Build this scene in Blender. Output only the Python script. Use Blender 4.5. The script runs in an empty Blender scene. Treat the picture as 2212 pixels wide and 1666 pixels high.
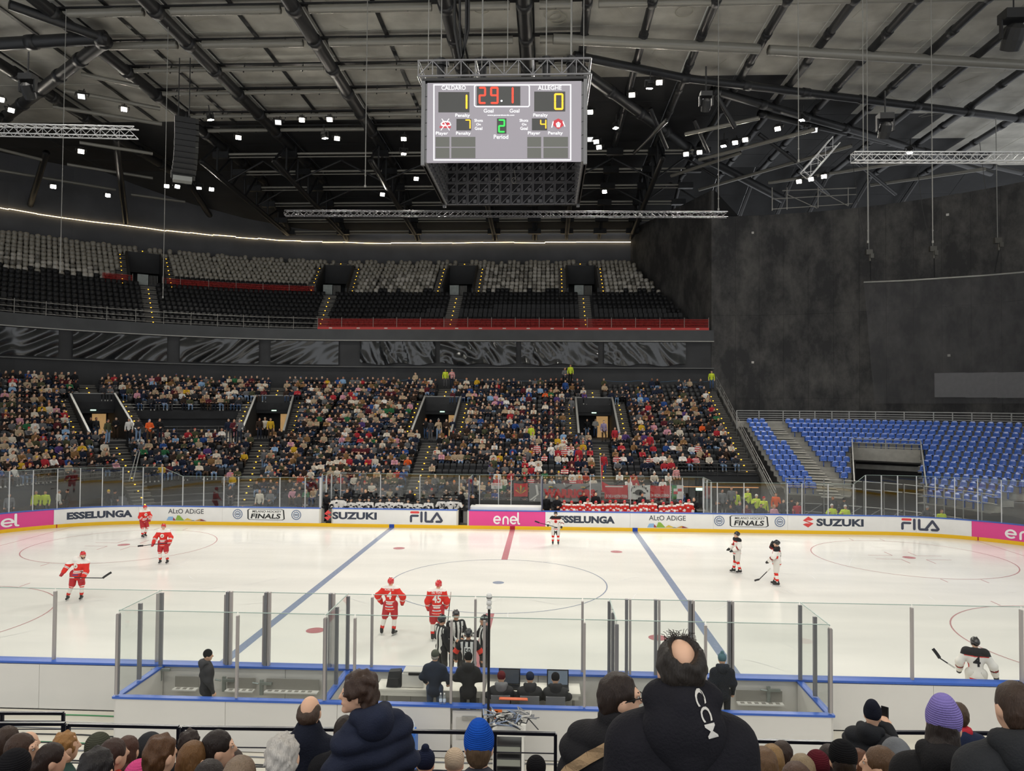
import bpy, math, random
import numpy as np
from mathutils import Vector, Matrix
from mathutils.bvhtree import BVHTree

# ------------------------------------------------------------------ camera, world, exposure
SC = bpy.context.scene
FW, FH, FPX = 2212, 1666, 1582.4
CAM = np.array([1.93, -30.705, 7.456]); YAW, PITCH, ROLL = -0.0461, 0.0253, 0.0070
_f = np.array([math.sin(YAW) * math.cos(PITCH), math.cos(YAW) * math.cos(PITCH), math.sin(PITCH)])
_r0 = np.array([math.cos(YAW), -math.sin(YAW), 0.0]); _u0 = np.cross(_r0, _f)
_r = math.cos(ROLL) * _r0 + math.sin(ROLL) * _u0; _u = -math.sin(ROLL) * _r0 + math.cos(ROLL) * _u0
cd = bpy.data.cameras.new('camera'); cam = bpy.data.objects.new('camera', cd); SC.collection.objects.link(cam)
cd.sensor_fit = 'HORIZONTAL'; cd.sensor_width = 36.0; cd.lens = 36.0 * FPX / FW; cd.clip_end = 400; cd.clip_start = 0.1
cam.matrix_world = Matrix(((_r[0], _u[0], -_f[0], CAM[0]), (_r[1], _u[1], -_f[1], CAM[1]), (_r[2], _u[2], -_f[2], CAM[2]), (0, 0, 0, 1)))
SC.camera = cam
w = bpy.data.worlds.new('ambient_fill'); SC.world = w; w.use_nodes = True
w.node_tree.nodes['Background'].inputs[0].default_value = (0.95, 0.97, 1.0, 1)
w.node_tree.nodes['Background'].inputs[1].default_value = 0.64  # even ambient fill standing in for light bounced round the hall
SC.view_settings.view_transform = 'Standard'; SC.view_settings.look = 'None'
SC.view_settings.gamma = 1.0; SC.view_settings.use_curve_mapping = False
SC.view_settings.exposure = 0.7
SC.cycles.use_adaptive_sampling = True; SC.cycles.adaptive_threshold = 0.03; SC.cycles.max_bounces = 5; SC.cycles.diffuse_bounces = 2; SC.cycles.glossy_bounces = 2; SC.cycles.transparent_max_bounces = 16
LAMP_W = 1.0      # one factor for all lamps of the hall
random.seed(7)

# ------------------------------------------------------------------ helpers
def ray(px, py):
    return _f + _r * (px - FW / 2) / FPX - _u * (py - FH / 2) / FPX
def at(px, py, Y=None, Z=None, X=None, D=None):
    """the point of the hall seen at a pixel of the photograph, on the plane Y=, Z= or X="""
    d = ray(px, py)
    t = (Y - CAM[1]) / d[1] if Y is not None else (Z - CAM[2]) / d[2] if Z is not None else (X - CAM[0]) / d[0] if X is not None else D
    return CAM + d * t
def lin(c):
    if isinstance(c, str):
        c = [int(c[i:i + 2], 16) / 255 for i in (1, 3, 5)]
        c = [x / 12.92 if x <= .04045 else ((x + .055) / 1.055) ** 2.4 for x in c]
    return (c[0], c[1], c[2], 1.0)
MATS = {}
def mat(name, col, rough=.6, metal=0.0, spec=.5, emit=None, es=1.0, var=0.0, vscale=3.0, bump=0.0, bscale=40.0, coat=0.0):
    if name in MATS: return MATS[name]
    m = bpy.data.materials.new(name); m.use_nodes = True; MATS[name] = m
    nt = m.node_tree; b = nt.nodes['Principled BSDF']; c = lin(col)
    b.inputs['Base Color'].default_value = c; b.inputs['Roughness'].default_value = rough
    b.inputs['Metallic'].default_value = metal; b.inputs['Specular IOR Level'].default_value = spec
    if coat: b.inputs['Coat Weight'].default_value = coat; b.inputs['Coat Roughness'].default_value = .1
    if emit is not None:
        b.inputs['Emission Color'].default_value = lin(emit); b.inputs['Emission Strength'].default_value = es
    if var or bump:
        tc = nt.nodes.new('ShaderNodeTexCoord'); no = nt.nodes.new('ShaderNodeTexNoise')
        no.inputs['Scale'].default_value = vscale; no.inputs['Detail'].default_value = 5
        nt.links.new(tc.outputs['Object'], no.inputs['Vector'])
        if var:
            mx = nt.nodes.new('ShaderNodeMix'); mx.data_type = 'RGBA'
            mx.inputs[6].default_value = tuple(x * (1 - var) for x in c[:3]) + (1,)
            mx.inputs[7].default_value = tuple(min(1, x * (1 + var)) for x in c[:3]) + (1,)
            cr = nt.nodes.new('ShaderNodeValToRGB'); cr.color_ramp.elements[0].position = .35; cr.color_ramp.elements[1].position = .65
            nt.links.new(no.outputs['Fac'], cr.inputs[0]); nt.links.new(cr.outputs[0], mx.inputs[0])
            nt.links.new(mx.outputs[2], b.inputs['Base Color'])
        if bump:
            n2 = nt.nodes.new('ShaderNodeTexNoise'); n2.inputs['Scale'].default_value = bscale
            nt.links.new(tc.outputs['Object'], n2.inputs['Vector'])
            bp = nt.nodes.new('ShaderNodeBump'); bp.inputs['Strength'].default_value = bump; bp.inputs['Distance'].default_value = .02
            nt.links.new(n2.outputs['Fac'], bp.inputs['Height']); nt.links.new(bp.outputs[0], b.inputs['Normal'])
    return m
def glass(name, tint=(.93, .95, .95), refl=.9, haze=0.0, ior=1.5):
    if name in MATS: return MATS[name]
    m = bpy.data.materials.new(name); m.use_nodes = True; MATS[name] = m; nt = m.node_tree; nt.nodes.clear()
    o = nt.nodes.new('ShaderNodeOutputMaterial'); t = nt.nodes.new('ShaderNodeBsdfTransparent'); g = nt.nodes.new('ShaderNodeBsdfGlossy')
    t.inputs[0].default_value = tint + (1,); g.inputs['Roughness'].default_value = .01; g.inputs['Color'].default_value = (refl, refl, refl, 1)
    f = nt.nodes.new('ShaderNodeFresnel'); gb = nt.nodes.new('ShaderNodeNewGeometry'); mr = nt.nodes.new('ShaderNodeMapRange'); mr.inputs[3].default_value = ior; mr.inputs[4].default_value = 1 / ior; nt.links.new(gb.outputs['Backfacing'], mr.inputs[0]); nt.links.new(mr.outputs[0], f.inputs[0])
    mx = nt.nodes.new('ShaderNodeMixShader'); nt.links.new(f.outputs[0], mx.inputs[0]); nt.links.new(t.outputs[0], mx.inputs[1]); nt.links.new(g.outputs[0], mx.inputs[2])
    last = mx
    if haze:
        df = nt.nodes.new('ShaderNodeBsdfDiffuse'); df.inputs[0].default_value = (.8, .82, .82, 1)
        m2 = nt.nodes.new('ShaderNodeMixShader'); m2.inputs[0].default_value = haze
        nt.links.new(mx.outputs[0], m2.inputs[1]); nt.links.new(df.outputs[0], m2.inputs[2]); last = m2
    nt.links.new(last.outputs[0], o.inputs[0]); return m
COL = SC.collection
TM = {}
I4 = Matrix.Identity(4)
def tag(o, label=None, cat=None, group=None, kind=None):
    if label: o['label'] = label
    if cat: o['category'] = cat
    if group: o['group'] = group
    if kind: o['kind'] = kind
    return o
def hang(o, parent):
    COL.objects.link(o)
    if parent is not None:
        o.parent = parent; o.matrix_parent_inverse = TM.get(parent.name, I4).inverted()
    return o
def thing(name, label=None, cat=None, loc=(0, 0, 0), rz=0.0, group=None, kind=None, parent=None):
    """an Empty at the base of a thing; its parts are built in world space and hung on it"""
    o = bpy.data.objects.new(name, None); o.empty_display_size = .1
    o.location = loc; o.rotation_euler = (0, 0, rz); hang(o, parent)
    TM[o.name] = Matrix.Translation(Vector(loc)) @ Matrix.Rotation(rz, 4, 'Z')
    return tag(o, label, cat, group, kind)
def place(mesh, name, parent=None, M=None, mats=None):
    """one more object that shares a mesh; M is its world matrix"""
    o = bpy.data.objects.new(name, mesh); hang(o, parent)
    if M is not None: o.matrix_basis = M; TM[o.name] = M
    if mats:
        for i, m in enumerate(mats):
            o.material_slots[i].link = 'OBJECT'; o.material_slots[i].material = m
    return o
def rotz(a): return Matrix.Rotation(a, 4, 'Z')
def trs(loc, rz=0.0, sc=(1, 1, 1)):
    return Matrix.Translation(Vector(loc)) @ Matrix.Rotation(rz, 4, 'Z') @ Matrix.Diagonal(Vector((sc[0], sc[1], sc[2], 1)))
class MB:
    def __init__(s): s.v = []; s.f = []; s.m = []
    def add(s, vs, fs, mi=0):
        n = len(s.v); s.v += [tuple(map(float, p)) for p in vs]; s.f += [tuple(n + i for i in f) for f in fs]; s.m += [mi] * len(fs); return s
    def hexa(s, p, mi=0):      # eight corners: bottom ring, top ring
        return s.add(p, [(3, 2, 1, 0), (4, 5, 6, 7), (0, 1, 5, 4), (1, 2, 6, 5), (2, 3, 7, 6), (3, 0, 4, 7)], mi)
    def box(s, c, size, rz=0.0, mi=0, top=1.0):
        x, y, z = (size[0] / 2, size[1] / 2, size[2] / 2); ca, sa = math.cos(rz), math.sin(rz); p = []
        for zz, k in ((-z, 1.0), (z, top)):
            for a, b in ((-x, -y), (x, -y), (x, y), (-x, y)):
                a *= k; b *= k; p.append((c[0] + a * ca - b * sa, c[1] + a * sa + b * ca, c[2] + zz))
        return s.hexa(p, mi)
    def span(s, x0, x1, y0, y1, z0, z1, mi=0): return s.box(((x0 + x1) / 2, (y0 + y1) / 2, (z0 + z1) / 2), (x1 - x0, y1 - y0, z1 - z0), 0, mi)
    def bar(s, a, b, w_, h_, mi=0, up=(0, 0, 1)):   # a rectangular bar
        a = np.array(a, float); b = np.array(b, float); d = (b - a) / max(1e-9, np.linalg.norm(b - a)); up = np.array(up, float)
        if abs(d @ up) > .98: up = np.array((0, 1.0, 0))
        x = np.cross(d, up); x /= np.linalg.norm(x); y = np.cross(x, d)
        ring = [(-w_ / 2, -h_ / 2), (w_ / 2, -h_ / 2), (w_ / 2, h_ / 2), (-w_ / 2, h_ / 2)]
        return s.hexa([a + x * i + y * j for i, j in ring] + [b + x * i + y * j for i, j in ring], mi)
    def tube(s, a, b, r, n=8, r2=None, mi=0, caps=True):
        a = np.array(a, float); b = np.array(b, float); d = (b - a) / max(1e-9, np.linalg.norm(b - a)); up = np.array((0, 0, 1.0))
        if abs(d @ up) > .95: up = np.array((0, 1.0, 0))
        x = np.cross(d, up); x /= np.linalg.norm(x); y = np.cross(x, d); r2 = r if r2 is None else r2
        A = [a + (x * math.cos(2 * math.pi * i / n) + y * math.sin(2 * math.pi * i / n)) * r for i in range(n)]
        B = [b + (x * math.cos(2 * math.pi * i / n) + y * math.sin(2 * math.pi * i / n)) * r2 for i in range(n)]
        fs = [(i, (i + 1) % n, n + (i + 1) % n, n + i) for i in range(n)]
        if caps: fs += [tuple(range(n))[::-1], tuple(range(n, 2 * n))]
        return s.add(A + B, fs, mi)
    def path(s, pts, r, n=6, mi=0):
        for p, q in zip(pts[:-1], pts[1:]): s.tube(p, q, r, n, mi=mi)
        return s
    def prism(s, poly, y0, y1, mi=0):   # polygon in x,z extruded along y
        n = len(poly); v = [(x, y0, z) for x, z in poly] + [(x, y1, z) for x, z in poly]
        return s.add(v, [tuple(range(n)), tuple(range(n, 2 * n))[::-1]] + [(i, n + i, n + (i + 1) % n, (i + 1) % n) for i in range(n)], mi)
    def lathe(s, prof, c=(0, 0, 0), n=12, mi=0):   # (r, z) pairs turned about z
        v = []; fs = []
        for r, z in prof: v += [(c[0] + r * math.cos(2 * math.pi * i / n), c[1] + r * math.sin(2 * math.pi * i / n), c[2] + z) for i in range(n)]
        for k in range(len(prof) - 1): fs += [(k * n + i, k * n + (i + 1) % n, (k + 1) * n + (i + 1) % n, (k + 1) * n + i) for i in range(n)]
        fs += [tuple(range(n))[::-1], tuple(range((len(prof) - 1) * n, len(prof) * n))]
        return s.add(v, fs, mi)
    def ball(s, c, r, n=10, mi=0):
        r = (r, r, r) if not hasattr(r, '__len__') else r; k = n // 2; v = []; fs = []
        for j in range(k + 1):
            t = math.pi * j / k
            v += [(c[0] + r[0] * math.sin(t) * math.cos(2 * math.pi * i / n), c[1] + r[1] * math.sin(t) * math.sin(2 * math.pi * i / n), c[2] - r[2] * math.cos(t)) for i in range(n)]
        for j in range(k): fs += [(j * n + i, j * n + (i + 1) % n, (j + 1) * n + (i + 1) % n, (j + 1) * n + i) for i in range(n)]
        return s.add(v, fs, mi)
    def mesh(s, name, mats, smooth=False):
        me = bpy.data.meshes.new(name); me.from_pydata(s.v, [], s.f)
        for m in (mats if isinstance(mats, (list, tuple)) else [mats]): me.materials.append(m)
        if any(s.m): me.polygons.foreach_set('material_index', s.m)
        if smooth: me.polygons.foreach_set('use_smooth', [True] * len(me.polygons))
        me.update(); return me
    def build(s, name, mats, parent=None, smooth=False):
        return place(s.mesh(name, mats, smooth), name, parent)
def arr_mesh(name, v, f, mi, mats, smooth=True):
    me = bpy.data.meshes.new(name); me.vertices.add(len(v)); me.vertices.foreach_set('co', np.asarray(v, np.float32).ravel())
    n = f.shape[1]; me.loops.add(f.size); me.loops.foreach_set('vertex_index', f.astype(np.int32).ravel())
    me.polygons.add(len(f)); me.polygons.foreach_set('loop_start', np.arange(0, f.size, n, dtype=np.int32))
    for m in mats: me.materials.append(m)
    if mi is not None: me.polygons.foreach_set('material_index', np.asarray(mi, np.int32))
    me.update(calc_edges=True)
    if smooth: me.polygons.foreach_set('use_smooth', np.ones(len(f), bool))
    me.validate(); return me
UNIT = {}
def unit_box(m):
    if m.name not in UNIT: UNIT[m.name] = MB().box((0, 0, 0), (1, 1, 1)).mesh('block', m)
    return UNIT[m.name]
def unit_tube(m, n=8):
    k = m.name + str(n)
    if k not in UNIT: UNIT[k] = MB().tube((0, 0, -.5), (0, 0, .5), 1.0, n).mesh('pipe', m, True)
    return UNIT[k]
def seg_matrix(a, b, w_, h_):
    a = Vector(a); b = Vector(b); d = b - a; L = d.length; z = d.normalized(); up = Vector((0, 0, 1)) if abs(z.z) < .98 else Vector((0, 1, 0))
    x = up.cross(z).normalized(); y = z.cross(x); c = (a + b) / 2
    return Matrix(((x.x * w_, y.x * h_, z.x * L, c.x), (x.y * w_, y.y * h_, z.y * L, c.y), (x.z * w_, y.z * h_, z.z * L, c.z), (0, 0, 0, 1)))
def pbar(name, a, b, w_, h_, m, parent=None): return place(unit_box(m), name, parent, seg_matrix(a, b, w_, h_))
def ptube(name, a, b, r, m, parent=None, n=8): return place(unit_tube(m, n), name, parent, seg_matrix(a, b, r, r))
def pbox(name, c, size, m, parent=None, rz=0.0): return place(unit_box(m), name, parent, trs(c, rz, size))

# text as flat meshes
_txt = {}
def text_mesh(s, size=1.0, bold=0.0, shear=0.0, space=1.0):
    """outline of a word as a triangulated flat shape: vertices (x, y) from x=0, triangles"""
    k = (s, size, bold, shear, space)
    if k in _txt: return _txt[k]
    cu = bpy.data.curves.new('w', 'FONT'); cu.body = s; cu.size = size; cu.offset = bold; cu.shear = shear; cu.space_character = space
    cu.align_x = 'LEFT'; cu.resolution_u = 3
    o = bpy.data.objects.new('w', cu); COL.objects.link(o); dg = bpy.context.evaluated_depsgraph_get()
    me = o.evaluated_get(dg).to_mesh(); me.calc_loop_triangles()
    v = np.array([p.co[:2] for p in me.vertices], float).reshape(-1, 2); t = np.array([q.vertices[:] for q in me.loop_triangles], int).reshape(-1, 3)
    if len(v): v[:, 0] -= v[:, 0].min()
    o.evaluated_get(dg).to_mesh_clear(); bpy.data.objects.remove(o); bpy.data.curves.remove(cu)
    _txt[k] = (v, t); return v, t
def fit_text(s, wid, hei, **kw):
    v, t = text_mesh(s, **kw); v = v.copy(); v[:, 1] -= v[:, 1].min()
    v[:, 0] *= wid / v[:, 0].max(); v[:, 1] *= hei / v[:, 1].max(); return v, t
def stroke(pts, wid, round_=True, n=8):
    """a 2D brush stroke as polygons"""
    V = []; T = []
    def quad(p): i = len(V); V.extend(p); T.extend([(i, i + 1, i + 2), (i, i + 2, i + 3)])
    for (x0, y0), (x1, y1) in zip(pts[:-1], pts[1:]):
        L = math.hypot(x1 - x0, y1 - y0) or 1; nx, ny = -(y1 - y0) / L * wid / 2, (x1 - x0) / L * wid / 2
        quad([(x0 - nx, y0 - ny), (x1 - nx, y1 - ny), (x1 + nx, y1 + ny), (x0 + nx, y0 + ny)])
    if round_:
        for x, y in pts:
            i = len(V); V.append((x, y)); V.extend([(x + wid / 2 * math.cos(2 * math.pi * k / n), y + wid / 2 * math.sin(2 * math.pi * k / n)) for k in range(n)])
            T.extend([(i, i + 1 + k, i + 1 + (k + 1) % n) for k in range(n)])
    return np.array(V, float), np.array(T, int)
def disc2(cx, cy, r0, r1, n=24):
    V = []; T = []
    for k in range(n):
        a = 2 * math.pi * k / n; V += [(cx + r0 * math.cos(a), cy + r0 * math.sin(a)), (cx + r1 * math.cos(a), cy + r1 * math.sin(a))]
    for k in range(n): a = 2 * k; b = 2 * ((k + 1) % n); T += [(a, a + 1, b + 1), (a, b + 1, b)]
    return np.array(V, float), np.array(T, int)
def poly2(pts): return np.array(pts, float), np.array([(0, i, i + 1) for i in range(1, len(pts) - 1)], int)
def arc2(cx, cy, r, a0, a1, n=14): return [(cx + r * math.cos(math.radians(a0 + (a1 - a0) * k / n)), cy + r * math.sin(math.radians(a0 + (a1 - a0) * k / n))) for k in range(n + 1)]
def flat(name, shapes, mapf, parent):
    """flat print: shapes = [((v, t), material), ...]; mapf(x, y, layer) -> point of the hall"""
    mats = []; V = []; F = []; MI = []
    for k, ((v, t), m) in enumerate(shapes):
        if m not in mats: mats.append(m)
        n = len(V); V += [mapf(x, y, k + .9 * i / len(v)) for i, (x, y) in enumerate(v)]; F += [tuple(int(i) + n for i in q) for q in t]; MI += [mats.index(m)] * len(t)
    me = bpy.data.meshes.new(name); me.from_pydata([tuple(map(float, p)) for p in V], [], F)
    for m in mats: me.materials.append(m)
    me.polygons.foreach_set('material_index', MI); me.update()
    return place(me, name, parent)
# ------------------------------------------------------------------ materials of the place
white_pl = mat('white_dasher', '#e9e8e4', .35, var=.03, vscale=1.2)
near_pl = mat('dasher_outside', '#d9d6cf', .5, var=.03, vscale=1.0)
yellow_pl = mat('yellow_kickplate', '#f2c012', .35)
blue_pl = mat('blue_cap', '#3560b8', .35)
pink_ad = mat('pink_advert', '#e2458f', .35)
navy_ink = mat('navy_ink', '#2b3446', .4); red_ink = mat('red_ink', '#d8413f', .4); white_ink = mat('white_ink', '#f4f3f0', .4)
slate_ink = mat('slate_ink', '#3a3f52', .4); grey_ink = mat('grey_ink', '#4a4b50', .4); black_ink = mat('black_ink', '#17181a', .4)
alu = mat('aluminium', '#c4c5c6', .35, .3); alu_dark = mat('aluminium_dark', '#7f7f82', .35, .25)
steel = mat('galvanised_steel', '#a5a5a1', .45, .55, var=.1, vscale=2)
black_steel = mat('black_steel', '#1d1e20', .4, .3)
black_wall = mat('black_wall', '#262728', .8, var=.25, vscale=.35, bump=.3, bscale=4)
charcoal = mat('charcoal_paint', '#2e2f31', .7, var=.15, vscale=.8)
concrete_dark = mat('dark_terrace', '#2b2c2e', .8, var=.2, vscale=1.5)
pane_m = glass('clear_pane', (.95, .96, .955), .8, ior=1.22); pane_far = glass('clear_pane_far', (.90, .92, .92), 1.0)
led = mat('step_light', '#3a2a08', .5, emit='#ffb52e', es=3)

# ------------------------------------------------------------------ ice
W2, L2, RC = 13.0, 30.0, 8.5
def rink(s):
    """point and outward direction on the board line; s = metres along it from the middle of the far side towards +X"""
    sx, sy = L2 - RC, W2 - RC; q = RC * math.pi / 2; per = 4 * (sx + sy + q); s %= per
    segs = [(sx, 'l', (0, W2), (1, 0)), (q, 'a', (sx, sy), 90), (2 * sy, 'l', (L2, sy), (0, -1)), (q, 'a', (sx, -sy), 0), (2 * sx, 'l', (sx, -W2), (-1, 0)),
            (q, 'a', (-sx, -sy), -90), (2 * sy, 'l', (-L2, -sy), (0, 1)), (q, 'a', (-sx, sy), 180), (sx, 'l', (-sx, W2), (1, 0))]
    for L, k, c, d in segs:
        if s <= L + 1e-9:
            if k == 'l': return np.array((c[0] + d[0] * s, c[1] + d[1] * s)), np.array((-d[1], d[0]), float)
            a = math.radians(d) - s / RC; return np.array((c[0] + RC * math.cos(a), c[1] + RC * math.sin(a))), np.array((math.cos(a), math.sin(a)))
        s -= L
PER = 4 * (L2 - RC + W2 - RC + RC * math.pi / 2)
ice_m = mat('ice', '#f3f1ea', .16, spec=.42)
nt = ice_m.node_tree; b = nt.nodes['Principled BSDF']; b.inputs['IOR'].default_value = 1.33
tc = nt.nodes.new('ShaderNodeTexCoord'); n1 = nt.nodes.new('ShaderNodeTexNoise'); n1.inputs['Scale'].default_value = .35; n1.inputs['Detail'].default_value = 6
mp = nt.nodes.new('ShaderNodeMapping'); mp.inputs['Scale'].default_value = (.35, 1.6, 1); nt.links.new(tc.outputs['Object'], mp.inputs[0]); nt.links.new(mp.outputs[0], n1.inputs['Vector'])
cr = nt.nodes.new('ShaderNodeValToRGB'); cr.color_ramp.elements[0].position = .3; cr.color_ramp.elements[1].position = .7
cr.color_ramp.elements[0].color = lin('#e6e5df'); cr.color_ramp.elements[1].color = lin('#f6f4ed')
nt.links.new(n1.outputs['Fac'], cr.inputs[0]); nt.links.new(cr.outputs[0], b.inputs['Base Color'])
vo = nt.nodes.new('ShaderNodeTexNoise'); vo.inputs['Scale'].default_value = 14; m2 = nt.nodes.new('ShaderNodeMapping'); m2.inputs['Scale'].default_value = (1, .12, 1); m2.inputs['Rotation'].default_value = (0, 0, .5)
nt.links.new(tc.outputs['Object'], m2.inputs[0]); nt.links.new(m2.outputs[0], vo.inputs['Vector'])
rr = nt.nodes.new('ShaderNodeMapRange'); rr.inputs[3].default_value = .08; rr.inputs[4].default_value = .24
nt.links.new(vo.outputs['Fac'], rr.inputs[0]); nt.links.new(rr.outputs[0], b.inputs['Roughness'])
def ice_paint(name, col): return mat(name, col, .22, spec=.42, var=.08, vscale=9)
line_blue = ice_paint('ice_blue', '#8e9ab2'); line_red = ice_paint('ice_red', '#bf8084'); thin_red = ice_paint('ice_thin_red', '#c99a9a'); thin_blue = ice_paint('ice_thin_blue', '#98a2b4')
scratch = ice_paint('skate_snow', '#fbfaf6')
N = 160; pts = [rink(PER * i / N)[0] for i in range(N)]
ice = tag(MB().add([(x, y, 0) for x, y in pts] + [(x, y, -.3) for x, y in pts], [tuple(range(N))[::-1], tuple(range(N, 2 * N))] + [(i, (i + 1) % N, N + (i + 1) % N, N + i) for i in range(N)]).build('floor', ice_m), kind='structure')
if ice.data.polygons[0].normal.z < 0: ice.data.flip_normals()
def ring_flat(name, cx, cy, r, wd, m, z=.004, n=72, a0=0, a1=360):
    v, t = [], []
    for k in range(n + 1):
        a = math.radians(a0 + (a1 - a0) * k / n)
        v += [(cx + (r - wd / 2) * math.cos(a), cy + (r - wd / 2) * math.sin(a), z), (cx + (r + wd / 2) * math.cos(a), cy + (r + wd / 2) * math.sin(a), z)]
    return MB().add(v, [(2 * k, 2 * k + 1, 2 * k + 3, 2 * k + 2) for k in range(n)]).build(name, m, ice)
def dot(name, cx, cy, r, m): return MB().add([(cx + r * math.cos(2 * math.pi * k / 28), cy + r * math.sin(2 * math.pi * k / 28), .004) for k in range(28)], [tuple(range(28))]).build(name, m, ice)
def strip(name, x0, x1, y0, y1, m, z=.003): return MB().add([(x0, y0, z), (x1, y0, z), (x1, y1, z), (x0, y1, z)], [(0, 1, 2, 3)]).build(name, m, ice)
for sx in (-1, 1): strip('blue_line', sx * 7.24 - .15, sx * 7.24 + .15, -W2, W2, line_blue)
strip('centre_line', -.15, .15, 4.5, W2, line_red); strip('centre_line', -.15, .15, -W2, -4.5, line_red)
ring_flat('centre_circle', 0, 0, 4.5, .05, thin_blue); dot('centre_spot', 0, 0, .15 * 1.6, thin_blue)
ring_flat('referee_crease', 0, -W2, 3.0, .05, thin_red, a0=0, a1=180)
for sx in (-1, 1):
    gy = 4.5 + math.sqrt(RC * RC - (26 - 21.5) ** 2)
    strip('goal_line', sx * 26 - .025, sx * 26 + .025, -gy, gy, thin_red)
    for sy in (-1, 1):
        dot('neutral_spot', sx * 5.56, sy * 6.85, .3, line_red)
        ex, ey = sx * 19.93, sy * 6.6
        ring_flat('faceoff_circle', ex, ey, 4.5, .05, thin_red); dot('faceoff_spot', ex, ey, .3, line_red)
        for a in (-1, 1):
            for b_ in (-1, 1):
                strip('faceoff_mark', min(ex + a * .6, ex + a * 1.8), max(ex + a * .6, ex + a * 1.8), ey + b_ * .45 - .025, ey + b_ * .45 + .025, thin_red)
                strip('faceoff_mark', ex + a * .6 - .025, ex + a * .6 + .025, min(ey + b_ * .45, ey + b_ * 1.35), max(ey + b_ * .45, ey + b_ * 1.35), thin_red)
                strip('faceoff_hash', ex + a * .85 - .025, ex + a * .85 + .025, min(ey + b_ * 4.5, ey + b_ * 5.1), max(ey + b_ * 4.5, ey + b_ * 5.1), thin_red)
rs = random.Random(3)
for k in range(70):      # skate marks
    x, y, a, L, c = rs.uniform(-22, 22), rs.uniform(-12, 11), rs.uniform(0, 6.28), rs.uniform(.6, 2.6), rs.uniform(-.5, .5)
    P = [np.array((x + t * L * math.cos(a) - c * t * t * L * math.sin(a), y + t * L * math.sin(a) + c * t * t * L * math.cos(a))) for t in np.linspace(0, 1, 9)]
    v = []
    for i, p in enumerate(P):
        d = P[min(8, i + 1)] - P[max(0, i - 1)]; d = np.array((-d[1], d[0])) / np.linalg.norm(d) * .018 * math.sin(math.pi * (i + .3) / 8.6)
        v += [(*(p - d), .006), (*(p + d), .006)]
    MB().add(v, [(2 * i, 2 * i + 1, 2 * i + 3, 2 * i + 2) for i in range(8)]).build('skate_mark', scratch, ice)

# ------------------------------------------------------------------ floor of the hall round the rink
floor_m = mat('pale_floor_covering', '#cfcabc', .6, var=.06, vscale=.7)
tag(MB().span(-60, 60, -60, 65, -.6, -.31).build('floor', mat('slab', '#6d6a64', .7, var=.1, vscale=.5)), kind='structure')
tag(MB().span(-34, 34, -25, -13.32, -.3, -.02).build('floor', floor_m), kind='structure')
tag(MB().span(-34, 34, 13.35, 21.5, -.3, -.02).build('floor', mat('grey_floor', '#4c4b49', .6, var=.1)), kind='structure')

# ------------------------------------------------------------------ boards, glass
TH = .1
boards = thing('rink_boards', 'white dasher boards with adverts and yellow kick plate all round the ice', 'rink boards', (0, 13, 0))
def board_pt(s, off, z):
    p, n = rink(s); p = p + n * off; return (p[0], p[1], z)
def sweep(name, s0, s1, o0, o1, z0, z1, m, parent, step=.6):
    n = max(1, int(math.ceil((s1 - s0) / step))); straight = abs(rink(s0)[1] @ rink(s1)[1]) > .99999
    if straight: n = 1
    mb = MB(); v = []
    for k in range(n + 1):
        s = s0 + (s1 - s0) * k / n
        v += [board_pt(s, o0, z0), board_pt(s, o1, z0), board_pt(s, o1, z1), board_pt(s, o0, z1)]
    f = [(4 * k + i, 4 * k + (i + 1) % 4, 4 * k + 4 + (i + 1) % 4, 4 * k + 4 + i) for k in range(n) for i in range(4)]
    f += [(3, 2, 1, 0), (4 * n, 4 * n + 1, 4 * n + 2, 4 * n + 3)]
    return mb.add(v, f).build(name, m, parent)
def s_of_x(x): return x if abs(x) <= L2 - RC else (L2 - RC + RC * math.asin(max(-1, min(1, (abs(x) - (L2 - RC)) / RC)))) * (1 if x > 0 else -1)
def sx_px(px, py=1120):    # board-line coordinate of a spot on the far boards seen at a pixel
    best = min(np.linspace(-34, 34, 1361), key=lambda s: abs(PXH(board_pt(s, 0, .6)) - px)); return float(best)
def PXH(p):
    d = np.array(p) - CAM; return FW / 2 + FPX * (d @ _r) / (d @ _f)
GATE1 = (sx_px(692), sx_px(717)); GATE2 = (sx_px(987), sx_px(1011)); ENEL_M = (sx_px(1012.5), sx_px(1178)); ENEL_L = (-34, sx_px(116)); ENEL_R = (sx_px(2099), 34)
# board panels, far side from s=-34 to 34, then the ends and the near side
cuts = sorted({-34.0, ENEL_L[1], sx_px(480), GATE1[0], GATE1[1], GATE2[0], GATE2[1], ENEL_M[1], sx_px(1702), sx_px(1980), ENEL_R[0], 34.0, sx_px(300), sx_px(600), sx_px(1361), sx_px(1540)})
far_panels = []
for a, b_ in zip(cuts[:-1], cuts[1:]):
    if any(abs(a - g[0]) < 1e-6 for g in (GATE1, GATE2)): continue
    pm = pink_ad if (abs(b_ - ENEL_L[1]) < 1e-6 or abs(b_ - ENEL_M[1]) < 1e-6 or abs(a - ENEL_R[0]) < 1e-6) else white_pl
    far_panels.append((a, b_, sweep('board_panel', a + .004, b_ - .004, 0, TH, .2, 1.07, pm, boards)))
def panel_at(s): return next((p for a, b_, p in far_panels if a <= s <= b_), boards)
for a in np.arange(34, PER - 34, 3.0): sweep('board_panel', a + .004, min(a + 3.0, PER - 34) - .004, 0, TH, .2, 1.07, white_pl, boards)
for a, b_ in zip(np.linspace(-34, 34, 15)[:-1], np.linspace(-34, 34, 15)[1:]): sweep('kick_plate', a, b_, -.012, TH, 0, .2, yellow_pl, boards)
sweep('kick_plate', 34, PER - 34, -.012, TH, 0, .2, yellow_pl, boards)
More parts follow.
